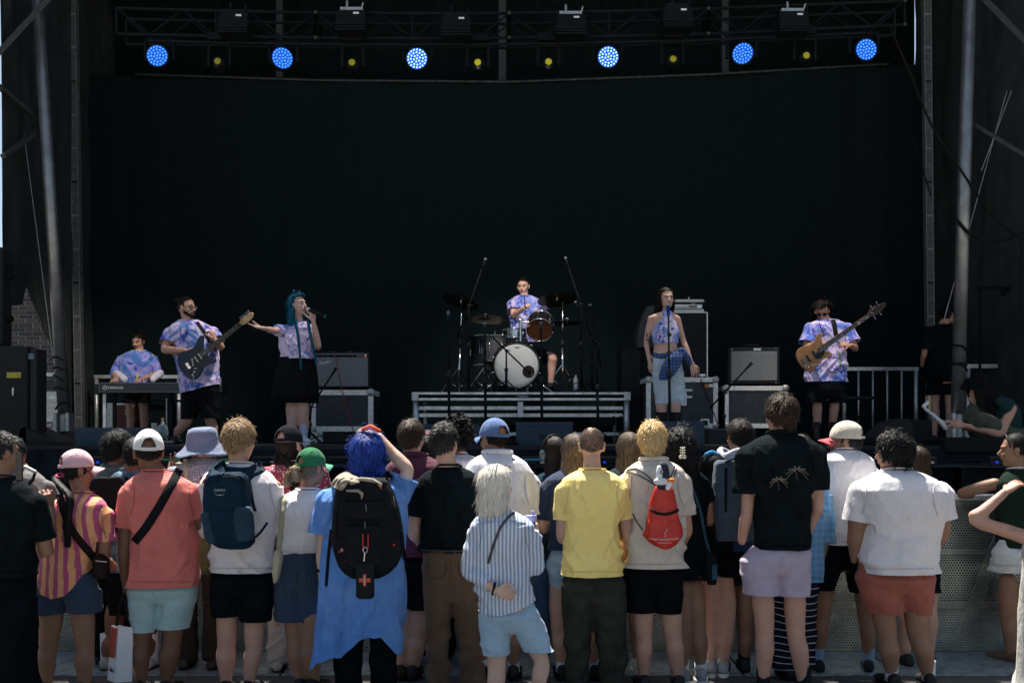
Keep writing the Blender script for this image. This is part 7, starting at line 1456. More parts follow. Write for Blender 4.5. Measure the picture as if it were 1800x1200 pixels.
for i, (px, k) in enumerate(spots):
    c = np.array([X(px, 9.38), 9.38, 1.375]); where = ['left of the pink cap', 'behind the white cap', 'between bucket hat and strawberry blond head', 'right of the strawberry blond head', 'beside the green cap', 'left of the blue hair', 'right of the blue hair', 'right of the blue cap', 'by the headphones', 'between the shaved head and the blond head', 'behind the long brown hair', 'behind the scarf', 'left of the beige cap', 'right of the beige cap', 'right of the big man', 'left of the woman in the tank top'][i]
    th = thing('lip_light', f'small black fixture on the stage lip, {where}', 'stage light', c, 'small fixtures along the stage lip')
    mb = MB(); mb.rbox(c+[-.12, -.05, 0], c+[.12, .07, .085], .008); part('fixture_body', mb, BLACKP, th)
    mb = MB(); mb.box(c+[-.10, -.056, .05], c+[.10, -.05, .062]); part('light_strip', mb, grn if k == 'g' else (cyn if k == 'c' else BLACKM), th)
    for s_ in (-.07, .02): mb = MB(); mb.cyl(c+[s_, -.05, .03], c+[s_, -.075, .03], .012, None, 8); part('socket', mb, blue if k == 'b' and s_ < 0 else BLACKR, th, True)
    mb = MB(); mb.box(c+[.05, -.0535, .02], c+[.09, -.05, .04]); part('label_tag', mb, WHITE if i % 3 == 0 or k == 'w' else STEEL, th)
CABM = [BLACKR, plain('dark_blue_cable', (.01, .03, .06), .6)]
for i in range(3):
    pts = [[x, 9.33+.03*math.sin(x*1.7+i), 1.395+.012*i*.5+.02*math.sin(x*2.3+i*2)] for x in np.linspace(-4.0+i*.3, 4.7-i*.2, 60)]; mb = MB(); mb.tube(pts, .007, 5)
    solo('lip_cable', mb, CABM[i % 2], ['thin black cable lying lowest along the stage lip', 'dark blue cable lying along the stage lip', 'topmost black cable lying along the stage lip'][i], 'cable', smooth=True)
for i, (p0, s_) in enumerate(((X(1590, 9.9), 1), (X(1480, 9.9), 2), (X(870, 9.9), 3))):
    mb = MB(); g = np.random.default_rng(i+3); pts = [[p0+.20*math.cos(a)*(1+.15*math.sin(a*3.1+i)), 9.85+.14*math.sin(a), DECK+.012+.004*(a/2)] for a in np.linspace(0, 25, 110)]; mb.tube(pts, .008, 5); solo('cable_coil', mb, BLACKR, ['coiled black cable on the deck near the right monitor', 'coiled black cable on the deck below the bass player', 'coiled black cable on the deck in front of the drum riser'][i], 'cable', smooth=True)
# ---- drum riser
RD = 13.0; ztop = Z(689, RD); a, b = X(724, RD), X(1107, RD)
th = thing('drum_riser', 'aluminium framed drum riser platform with legs and cross rails', 'platform', ((a+b)/2, RD, DECK))
mb = MB(); mb.box((a, RD+.01, ztop-.02), (b, RD+2.5, ztop)); part('platform_board', mb, DECKM, th)
mb = MB(); mb.box((a, RD-.03, ztop-.03), (b, RD+.01, ztop-.002)); part('edge_rail', mb, ALU, th); mb = MB(); mb.box((a+.02, RD-.015, ztop-.075), (b-.02, RD+.01, ztop-.03)); part('edge_channel', mb, BLACKM, th); mb = MB(); mb.box((a, RD-.03, ztop-.105), (b, RD+.01, ztop-.075)); part('edge_rail', mb, ALU, th)
for x in (a, b-.075): mb = MB(); mb.rbox((x, RD-.035, ztop-.11), (x+.085, RD+.03, ztop), .006); part('corner_plate', mb, SILVER, th)
for x in (a+.045, b-.035): mb = MB(); mb.cyl((x, RD+.03, DECK), (x, RD+.03, ztop-.10), .037, None, 16); part('leg', mb, ALU, th, True)
for x in (a+.13, b-.14, b-.05): mb = MB(); mb.cyl((x, RD+.5, DECK), (x, RD+.5, ztop-.10), .026, None, 12); part('rear_leg', mb, ALU, th, True)
for z, y in ((ztop-.20, RD+.06), (ztop-.29, RD+.09), (DECK+.12, RD+.4)): mb = MB(); mb.box((a+.08, y, z-.022), (b-.08, y+.04, z+.022)); part('cross_rail', mb, ALU, th)
mb = MB(); mb.rbox(((a+b)/2-.04, RD-.01, ztop-.32), ((a+b)/2+.03, RD+.05, ztop-.12), .006); part('clamp', mb, SILVER, th)
for x in (.04, .95): mb = MB(); mb.cyl((b-.1-x*.1, RD+.1, ztop-.42), (b-.1-x*.1, RD+.1, ztop-.30), .022, .016, 10); part('hanging_hook', mb, BLACKM, th, True)
text('rail_lettering', '= StageRight', .03, ((a+b)/2+.02, RD-.017, ztop-.052), WHITE, th)
# ---- drum kit
ZR = ztop; DD = 13.35
kit = thing('bass_drum', 'big bass drum with cream head, dark port hole and chrome hoops', 'drum', W(908, 689, DD))
c = W(908, 642, DD); r = 41.5*DD/F; M = np.array(Matrix.Rotation(R(90), 3, 'X')); SHELL = plain('black_drum_lacquer', (.012,.012,.014), .16, 0, .2); HEADM = NT('coated_drum_head', .55); HEADM.color(HEADM.vary((.66,.66,.62), .04, 3)); HEADM = HEADM.m
mb = MB(); mb.lathe([(r*.97, -.02), (r*.97, -.44)], c, 48, M, False); part('shell', mb, SHELL, kit, True)
mb = MB(); mb.tube([c+[r*.985*math.cos(q), -.015, r*.985*math.sin(q)] for q in np.linspace(0, 6.283, 49)], .016, 8); part('hoop', mb, BLACKM, kit, True)
mb = MB(); mb.tube([c+[r*.955*math.cos(q), -.022, r*.955*math.sin(q)] for q in np.linspace(0, 6.283, 49)], .005, 6); part('hoop_trim', mb, CHROME, kit, True)
mb = MB(); mb.lathe([(.001, .012), (r*.5, .012), (r*.8, .011), (r*.95, .004), (r*.95, 0)], c, 48, M); part('drum_head', mb, HEADM, kit, True)
mb = MB(); mb.tube([c+[r*.80*math.cos(q), -.0125, r*.80*math.sin(q)] for q in np.linspace(0, 6.283, 49)], .0012, 4); part('head_ring', mb, plain('head_ring', (.45,.45,.42)), kit, True)
ph = W(929, 653, DD)-[0,.013,0]; mb = MB(); mb.lathe([(.001, .002), (.074, .002), (.074, 0), (.001, 0)], ph, 24, M); part('port_hole', mb, plain('dark_hole', (.02,.018,.016)), kit); mb = MB(); mb.tube([ph+[.076*math.cos(q), -.002, .076*math.sin(q)] for q in np.linspace(0, 6.283, 25)], .004, 6); part('port_ring', mb, BLACKM, kit, True)
mb = MB(); mb.tube([W(909+5*math.sin(q), 608+2.2*math.cos(q), DD)-[0,.014,0] for q in np.linspace(-1.5, 1.5, 9)], .003, 5); part('crown_print', mb, plain('grey_print', (.18,.18,.2)), kit, True); text('head_lettering', 'REMO', .018, W(909, 612, DD)-[0,.0135,0], plain('grey_print', (.18,.18,.2)), kit)
for k in range(10):
    q = 2*math.pi*k/10+.3; p = c+[r*math.cos(q), .05, r*math.sin(q)]; u = np.array([math.cos(q), 0, math.sin(q)]); mb = MB(); mb.cyl(p-[0,.07,0]+u*.012, p+[0,.1,0]+u*.016, .006, None, 8); mb.ell(p+[0,.08,0]+u*.01, (.014,.03,.014), None, 8, 6); mb.ell(p-[0,.075,0]+u*.014, (.020,.006,.010), None, 8, 5); part('lug', mb, CHROME, kit, True)
for s_ in (-1, 1):
    mb = MB(); mb.cyl(c+[s_*r*.75, .1, -r*.55], (c[0]+s_*(r+.16), DD-.02, ZR+.01), .009, None, 8); mb.ell((c[0]+s_*(r+.16), DD-.02, ZR+.012), (.014,.014,.012)); part('spur', mb, CHROME, kit, True)
def drum(label, cc, r, h, tilt, cl=SHELL, bottom=None, top=None, name='tom_drum'):
    M = np.array(Matrix.Rotation(R(tilt[1]), 3, 'Y') @ Matrix.Rotation(R(tilt[0]), 3, 'X')); th = thing(name, label, 'drum', cc)
    mb = MB(); mb.lathe([(r, -h/2), (r, h/2)], cc, 36, M, False); part('shell', mb, cl, th, True)
    for s_ in (-1, 1): mb = MB(); mb.tube([cc+M@np.array([r*1.03*math.cos(q), r*1.03*math.sin(q), s_*h/2]) for q in np.linspace(0, 6.283, 37)], .008, 6); part('hoop', mb, CHROME, th, True)
    for s_, mm in ((1, top or HEADM), (-1, bottom or HEADM)): mb = MB(); mb.lathe([(.001, s_*h/2), (r*.99, s_*h/2), (r*.99, s_*(h/2-.004)), (.001, s_*(h/2-.004))], cc, 36, M); part('drum_head', mb, mm, th)
    for k in range(6):
        q = k*math.pi/3+.2; p = np.array([r*1.03*math.cos(q), r*1.03*math.sin(q), 0]); mb = MB(); mb.cyl(cc+M@(p+[0,0,-h/2]), cc+M@(p+[0,0,h/2]), .004, None, 6); mb.ell(cc+M@(p*.99), (.010,.010,.02), M, 8, 6); part('lug', mb, CHROME, th, True)
    return th
AMB = plain('amber_drum_head', (.13,.045,.018), .35, 0, .3, 12)
drum('rack tom tilted forward showing its amber lower head', W(950, 573, 13.55), .168, .20, (-52, 8), bottom=AMB)
drum('black floor tom left of the bass drum', W(852, 618, 13.9), .19, .40, (-4, 0)); drum('second floor tom in dark grey wood left of the bass drum', W(868, 615, 13.7), .16, .34, (-6, 0), plain('grey_wood_drum', (.06,.06,.06), .3))
drum('small snare drum just left of the tom mount', W(905, 590, 14.0), .17, .13, (-8, 0), CHROME, name='snare_drum')
mb = MB(); mb.cyl(W(915, 600, 13.5), W(915, 562, 13.5), .016); mb.cyl(W(915, 566, 13.5), W(932, 566, 13.5), .011); mb.ell(W(915, 563, 13.5), (.025,.02,.025)); solo('tom_mount', mb, CHROME, 'chrome post standing on the bass drum holding the tilted tom', 'drum hardware', smooth=True)
CYM = NT('dark_bronze_cymbal', .30, .95); CYM.color(CYM.ramp(CYM.noise(3, 3), [(.3, (.10,.085,.05)), (.7, (.20,.17,.11))])); CYM = CYM.m
def cymbal(label, cc, r, tilt):
    M = np.array(Matrix.Rotation(R(tilt[1]), 3, 'Y') @ Matrix.Rotation(R(tilt[0]), 3, 'X')); th = thing('cymbal', label, 'cymbal', cc)
    mb = MB(); mb.lathe([(r, -.030), (r*.6, -.010), (r*.2, 0), (r*.16, .014), (r*.06, .022), (.004, .022), (.004, .018), (r*.15, .010), (r*.2, -.004), (r*.6, -.014), (r, -.032)], cc, 44, M, False); part('cymbal_plate', mb, CYM, th, True)
    mb = MB(); mb.ell(cc+M@np.array([0,0,.03]), (.022,.022,.014), M, 12, 8); part('felt', mb, plain('grey_felt', (.25,.25,.25)), th, True); mb = MB(); mb.cyl(cc+M@np.array([0,0,-.05]), cc+M@np.array([0,0,.07]), .006, None, 8); part('wing_nut', mb, CHROME, th, True)
cymbal('dark crash cymbal at the upper left of the drum kit, tilted', W(811, 527, 13.75), .25, (-14, 16)); cymbal('cymbal just left of the bass drum top, nearly level', W(853, 557, 13.55), .28, (-7, 4))
cymbal('large dark cymbal at the upper right of the drum kit', W(979, 523, 13.9), .27, (-14, -6)); cymbal('thin cymbal lower right of the drum kit seen edge on', W(997, 564, 13.8), .22, (-3, 0))
def stand(label, top, foot, D, mat_, r=.011, legs=3, spread=.28, lh=.35, zf=None, name='cymbal_stand', cat='stand', boom=None, base='tripod', rl=.008):
    zf = ZR if zf is None else zf; p = W(top[0], top[1], D); f = np.array([X(foot[0], D), D, zf]); th = thing(name, label, cat, f)
    mb = MB(); mb.cyl(f+[0,0,.05 if base == 'tripod' else .01], f*.45+p*.55, r*1.35, None, 10); part('lower_tube', mb, mat_, th, True); mb = MB(); mb.cyl(f*.46+p*.54, p, r*.85, None, 10); part('upper_tube', mb, mat_, th, True); mb = MB(); mb.cyl(f*.49+p*.51, f*.42+p*.58, r*2.0, None, 10); part('clutch', mb, BLACKP, th, True)
    if base == 'tripod':
        for k in range(legs):
            a = 2*math.pi*k/legs+R(75 if foot[0] % 2 else 35); e = f+[spread*math.cos(a), spread*math.sin(a), .012]; mb = MB(); mb.bar(f+[0,0,lh], e, rl*2, rl); part('leg', mb, mat_, th); mb = MB(); mb.ell(e, (.018,.018,.014), None, 8, 6); part('rubber_foot', mb, BLACKR, th, True)
            mb = MB(); mb.cyl(f+[0,0,lh*.25], f*.5+e*.5+[0,0,lh*.5-.01], rl*.6, None, 6); part('leg_brace', mb, mat_, th, True)
    elif base == 'round': mb = MB(); mb.lathe([(.001,.02),(.03,.035),(.12,.022),(.13,.008),(.13,0),(.001,0)], f, 28); part('round_base', mb, BLACKM, th, True)
    return th, p, f
stand('chrome stand holding the upper left crash cymbal', (812, 528), (806, 688), 13.75, CHROME, .012)
stand('chrome stand holding the cymbal left of the bass drum top', (853, 558), (852, 688), 13.5, CHROME, .011)
stand('chrome double braced stand right of the rack tom', (989, 530), (989, 688), 13.8, CHROME, .013, lh=.42, spread=.3)
stand('chrome hi-hat stand behind the left floor toms', (870, 575), (868, 688), 14.1, CHROME, .009)
def mic(mb_parent, p, d, L=.15, ball=.024, m=None):
    d = np.array(d, float); d /= np.linalg.norm(d); mb = MB(); mb.cyl(p-d*L, p, .010, .019, 12); part('mic_body', mb, m or BLACKM, mb_parent, True); mb = MB(); mb.ell(p+d*ball*.6, (ball,)*3, None, 14, 10); part('mic_grille', mb, plain('mic_mesh', (.22,.23,.24), .4, .7, .2, 300, .6), mb_parent, True)
def boom_stand(label, foot, piv, tip, D, zf, tail=.25, dy=0, base='tripod', spread=.28, small=True, micd=None):
    th, p, f = stand(label, piv, foot, D, BLACKM, .0125, 3, spread, .16, zf, 'microphone_stand', 'microphone stand', base=base); t_ = W(tip[0], tip[1], D+dy); d = (t_-p)/np.linalg.norm(t_-p)
    mb = MB(); mb.cyl(p-d*tail, t_, .0105, None, 8); part('boom_arm', mb, BLACKM, th, True); mb = MB(); mb.ell(p, (.022,.022,.022)); mb.cyl(p, p+[.05,0,0], .007); part('swivel', mb, BLACKP, th, True)
    mic(th, t_+d*.10, d if micd is None else micd, .12, .020); return th
boom_stand('tall overhead microphone stand left of the drummer with a long boom', (824, 688), (824, 537), (848, 470), 13.2, ZR, .45, spread=.36)
boom_stand('tall overhead microphone stand right of the drummer with a long boom', (1022, 688), (1021, 535), (999, 468), 13.2, ZR, .50, spread=.36)
boom_stand('short microphone stand with boom reaching into the port hole of the bass drum', (890, 688), (890, 616), (923, 648), 13.12, ZR, .25, spread=.2)
boom_stand('microphone stand with mic clipped high right of the drum kit', (1052, 760), (1048, 600), (1040, 553), 11.8, DECK, .3)
boom_stand('slim microphone stand at the far right edge of the drum riser', (1041, 688), (1041, 595), (1018, 545), 13.1, ZR, .1, spread=.2)
boom_stand('boom microphone stand pointed at the amplifier beside the blue haired singer', (543, 772), (547, 715), (583, 659), 12.2, DECK, .25)
boom_stand('boom microphone stand pointed at the plain grilled amplifier', (1272, 775), (1273, 690), (1311, 649), 12.1, DECK, .25)
for px, yt, lab in ((788, 556, 'straight microphone stand in front of the left end of the drum riser'), (852, 575, 'straight microphone stand in front of the riser, left of the bass drum'), (951, 575, 'straight microphone stand in front of the riser, right of the bass drum')):
    th, p, f = stand(lab, (px, yt), (px+2, 760), 11.3, BLACKM, .012, 3, .3, .16, DECK, 'microphone_stand', 'microphone stand'); mic(th, p+[0,0,.03], (0,-.3,1), .10, .022, NAVYC)
th, p, f = stand('straight round based microphone stand in front of the bare shouldered singer', (1175, 552), (1178, 778), 10.45, BLACKM, .011, zf=DECK, name='microphone_stand', cat='microphone stand', base='round')
bl = plain('blue_chrome_mic', (.008,.03,.16), .15, .7); mb = MB(); mb.tube([p+[0,0,-.02], p+[0,0,.01], p+[-.002,0,.05], p+[-.003,.01,.085]], [.010,.019,.021,.015], 14, True); part('mic_body', mb, bl, th, True)
mb = MB(); mb.ell(p+[-.004,.012,.092], (.025,.022,.018)); part('mic_grille', mb, plain('mic_mesh', (.22,.23,.24), .4, .7), th, True)
for z in (620, 588): mb = MB(); c = W(1176, z, 10.44); mb.rbox(c+[-.018,-.012,-.02], c+[.018,.012,.02], .004); mb.cyl(c, c+[-.03 if z > 600 else .03,0,0], .008); part('clutch_knob', mb, BLACKP, th)
mb = MB(); mb.tube([W(x, y, D_) for x, y, D_ in ((589, 622, 12.55), (594, 645, 12.5), (600, 680, 12.4), (606, 705, 12.3), (615, 735, 12.2), (622, 762, 12.1))], .006, 6); solo('red_cable', mb, plain('red_cable', (.22,.015,.015)), 'thin red cable hanging down from the knob row of the left amplifier', 'cable', smooth=True)
mb = MB(); c = W(1012, 678, 13.4); mb.lathe([(.001,.0),(.030,0),(.030,.14),(.012,.17),(.012,.19),(.001,.19)], c-[0,0,.05], 16); solo('water_bottle', mb, plain('white_bottle', (.5,.52,.54), .35), 'white water bottle standing on the riser beside the right cymbal stand', 'bottle', smooth=True)
# ---- keyboard
KD = 13.6; a = W(173, 690, KD); b = W(390, 672, KD); th = thing('keyboard', 'long black electronic keyboard with white brand lettering, played at the left', 'keyboard', ((a[0]+b[0])/2, KD, a[2]))
mb = MB(); mb.rbox(a, b+[0,.30,0], .012); part('case', mb, plain('dark_navy_case', (.016,.022,.030), .45), th); mb = MB(); mb.box((a[0]-.06, KD+.02, a[2]-.02), (a[0], KD+.2, b[2]-.02)); part('end_block', mb, BLACKP, th)
for z in (a[2]+.006, b[2]-.008): mb = MB(); mb.box((a[0]+.008, KD-.003, z), (b[0]-.008, KD+.002, z+.003)); part('outline', mb, plain('grey_line', (.25,.27,.28)), th)
for x in (a[0]+.008, b[0]-.011): mb = MB(); mb.box((x, KD-.003, a[2]+.009), (x+.003, KD+.002, b[2]-.008)); part('outline', mb, plain('grey_line', (.25,.27,.28)), th)
text('brand_lettering', 'YAMAHA', .052, (a[0]+.225, KD-.004, (a[2]+b[2])/2-.004), WHITE, th); mb = MB(); c = np.array([a[0]+.085, KD-.004, (a[2]+b[2])/2]); mb.tube([c+[.026*math.cos(q), 0, .026*math.sin(q)] for q in np.linspace(0, 6.283, 21)], .0028, 5)
for q in (90, 210, 330): mb.cyl(c, c+[.02*math.cos(R(q)), 0, .02*math.sin(R(q))], .0022, None, 5)
part('tuning_fork_logo', mb, WHITE, th); text('model_lettering', 'CP5', .05, (b[0]-.08, KD-.004, (a[2]+b[2])/2), WHITE, th)
for k in range(30):
    x = a[0]+.1+k*(b[0]-a[0]-.2)/30; mb = MB(); mb.box((x, KD+.16, b[2]), (x+.042, KD+.295, b[2]+.008)); part('key', mb, plain('ivory_key', (.7,.69,.65), .3), th)
th = thing('keyboard_stand', 'black keyboard stand with chrome posts under the long keyboard', 'stand', (a[0]+.6, KD+.1, DECK))
for x in (a[0]+.03, a[0]+.16, (a[0]+b[0])/2+.1, b[0]-.1): mb = MB(); mb.box((x-.02, KD+.12, DECK), (x+.02, KD+.16, a[2]-.002)); part('post', mb, ALU if x < a[0]+.1 else BLACKM, th)
mb = MB(); mb.box((a[0]+.5, KD+.1, a[2]-.12), (b[0]-.2, KD+.14, a[2]-.09)); part('cross_rail', mb, BLACKM, th)
for p, q in (((1515, 700, 13.9), (1490, 765, 13.9)), ((1490, 700, 13.9), (1515, 765, 13.9)), ((1487, 697, 13.9), (1535, 697, 13.9)), ((1535, 700, 13.9), (1500, 765, 13.9))): pass
th = thing('folding_stool', 'black folding stool with crossed legs behind the bass player', 'stool', W(1510, 765, 13.8)); mb = MB(); mb.rbox(W(1487, 702, 13.8), W(1537, 696, 13.8)+[0,.3,0], .01); part('seat', mb, BLACKP, th)
for x0, x1 in ((1492, 1532), (1532, 1492)): mb = MB(); mb.bar(W(x0, 702, 13.85), W(x1, 776, 13.85), .02, .02); part('leg', mb, BLACKM, th)
# ================================================================== THE BAND
TDY = lambda k, y=None, b=srgb(226,208,240), c2=srgb(60,120,190): cloth(f'tie_dye_{k}', b, 'tiedye', c2, y, amt=.05)
YL = srgb(225,200,90)
BSK = cloth('black_stage_shorts', (.008,.009,.011), amt=.2); PERF_SK = ('skin_stage', (.62, .38, .29)); PERF_OL = ('skin_stage_tan', (.52, .29, .20))
STG = dict(g=DECK, front=-1, face=dict(), vox=.012, svox=.010)
def rowsm(*r): return list(r)
BODYU = [( -0.20,0.0),(-0.198,0.05),(-0.18,0.11),(-0.13,0.152),(-0.07,0.155),(-0.01,0.130),(0.04,0.115),(0.09,0.122),(0.13,0.148),(0.175,0.165),(0.205,0.158),(0.205,0.135),(0.17,0.10),(0.135,0.062),(0.12,0.03),(0.12,-0.03),(0.13,-0.06),(0.155,-0.09),(0.168,-0.115),(0.155,-0.135),(0.12,-0.135),(0.07,-0.115),(0.02,-0.108),(-0.04,-0.13),(-0.10,-0.155),(-0.15,-0.145),(-0.185,-0.10),(-0.198,-0.05)]
def smooth_poly(P, n=3):
    P = np.array(P, float)
    for _ in range(2):
        Q = np.empty((len(P)*2, 2)); Q[0::2] = P*.75+np.roll(P, -1, 0)*.25; Q[1::2] = P*.25+np.roll(P, -1, 0)*.75; P = Q
    return P
def guitar(name, label, c, neck_end, D, D2, mats, scale=1.0, bass=False, flip=1):
    """c: body centre px, neck_end: nut px; D distances"""
    p0, p1 = W(*c, D), W(*neck_end, D2); u = p1-p0; L = np.linalg.norm(u); u /= L; v = np.cross(np.array([0, -1., 0]), u)*flip; v /= np.linalg.norm(v); w_ = np.cross(u, v); 
    if w_[1] > 0: w_ = -w_
    M = np.stack([u, v, w_], 1); th = thing(name, label, 'bass guitar' if bass else 'guitar', p0); T = lambda a, b, c_: p0+M@np.array([a, b, c_])
    bodyM, neckM, boardM, pgM = mats
    mb = MB(); mb.prism(smooth_poly(np.array(BODYU)*[scale, scale]), M, p0, -.022, .022, .007); part('guitar_body', mb, bodyM, th, True, sharp=35)
    mb = MB(); mb.prism([(.10*scale, -.030), (L, -.021), (L, .021), (.10*scale, .030)], M, p0, .004, .026); part('neck', mb, neckM, th)
    mb = MB(); mb.prism([(.06*scale, -.029), (L, -.0215), (L, .0215), (.06*scale, .029)], M, p0, .0262, .031); fb = part('fingerboard', mb, boardM, th)
    LL = L-.06*scale
    for k in range(1, 21): x = L-LL*.98*(1-2**(-k/12))/(1-2**(-20/12)); mb = MB(); mb.bar(T(x, -.023, .0318), T(x, .023, .0318), .0028, .0016); part('fret', mb, CHROME, fb)
    for k in (2.5, 4.5, 6.5, 8.5, 14.5, 16.5): x = L-LL*.98*(1-2**(-k/12))/(1-2**(-20/12)); mb = MB(); mb.cyl(T(x, 0, .031), T(x, 0, .0322), .004, None, 8); part('fret_marker', mb, WHITE, fb)
    hs = [(L, -.022), (L+.04, -.034), (L+.09, -.036), (L+.15, -.030), (L+.185, -.005), (L+.18, .022), (L+.15, .038), (L+.12, .030), (L+.09, .040), (L+.03, .030), (L, .022)] if not bass else [(L, -.022), (L+.05, -.045), (L+.12, -.045), (L+.17, -.038), (L+.22, -.02), (L+.235, .01), (L+.21, .02), (L+.17, .028), (L+.10, .045), (L+.05, .045), (L, .022)]
    mb = MB(); mb.prism(hs, M, p0, .004, .020, .002); hd = part('headstock', mb, neckM if not bass else boardM, th)
    if bass: mb = MB(); mb.prism([(a_, b_*1.06) for a_, b_ in hs], M, p0, -.002, .003, .001); part('headstock_back', mb, neckM, th)
    for k in range(6 if not bass else 4):
        x = L+.035+k*(.024 if not bass else .038); y = .036*1 if not bass else (.05 if k % 2 else -.05); mb = MB(); mb.cyl(T(x, y*.6, .020), T(x, y*.6, .028), .004, None, 8); mb.cyl(T(x, y*.9, .012), T(x, y+.018*np.sign(y), .012), .003); mb.ell(T(x, y+.022*np.sign(y), .012), (.006,.006,.008) if not bass else (.010,.008,.013), M, 8, 6); part('tuning_peg', mb, CHROME, th, True)
    if not bass:
        mb = MB(); mb.prism(smooth_poly(np.array([(-.10,-.02),(-.12,-.09),(-.06,-.11),(.0,-.085),(.06,-.09),(.12,-.11),(.13,-.08),(.11,-.03),(.11,.05),(.13,.10),(.08,.09),(.0,.06),(-.04,.04)])*scale), M, p0, .0222, .0245); part('pickguard', mb, pgM, th)
        for x, tl in ((-.045, .02), (.01, 0), (.065, 0)): mb = MB(); mb.bar(T(x-tl, -.035, .028), T(x+tl, .035, .028), .014, .012, w_); part('pickup', mb, plain('cream_pickup', (.7,.68,.58), .4), th)
        for x, y in ((-.06, -.075), (-.095, -.095), (-.13, -.11)): mb = MB(); mb.cyl(T(x, y, .024), T(x, y, .038), .012, .010, 12); part('knob', mb, plain('white_knob', (.7,.7,.66), .4), th, True)
        mb = MB(); mb.box((-.115*scale, -.035, .024), (-.085*scale, .035, .034), (M, p0)); part('bridge', mb, CHROME, th)
    else:
        mb = MB(); mb.prism(smooth_poly(np.array([(-.02,-.03),(-.01,-.075),(.05,-.08),(.10,-.06),(.12,-.03),(.12,.0),(.02,.01)])*scale), M, p0, .0222, .0245); part('pickguard', mb, pgM, th)
        for x in (-.085, .0): mb = MB(); mb.rbox((x-.014, -.045, .022), (x+.014, .045, .034), .004, (M, p0)); part('pickup', mb, BLACKP, th)
        for x, y in ((-.10, -.10), (-.14, -.085), (-.06, -.115), (-.165,-.055)): mb = MB(); mb.cyl(T(x, y, .022), T(x, y, .036), .011, .010, 12); part('knob', mb, CHROME, th, True)
        mb = MB(); mb.box((-.165*scale, -.035, .022), (-.135*scale, .035, .034), (M, p0)); part('bridge', mb, plain('dark_bridge', (.08,.08,.08), .35, 1), th)
    for k in range(6 if not bass else 5): y = (k-(2.5 if not bass else 2))*(.0085 if not bass else .011); mb = MB(); mb.tube([T(-.10*scale, y, .036), T(L, y*.75, .034), T(L+.05, y*.9, .024)], .0008, 4); part('string', mb, CHROME, th)
    return th, T, M
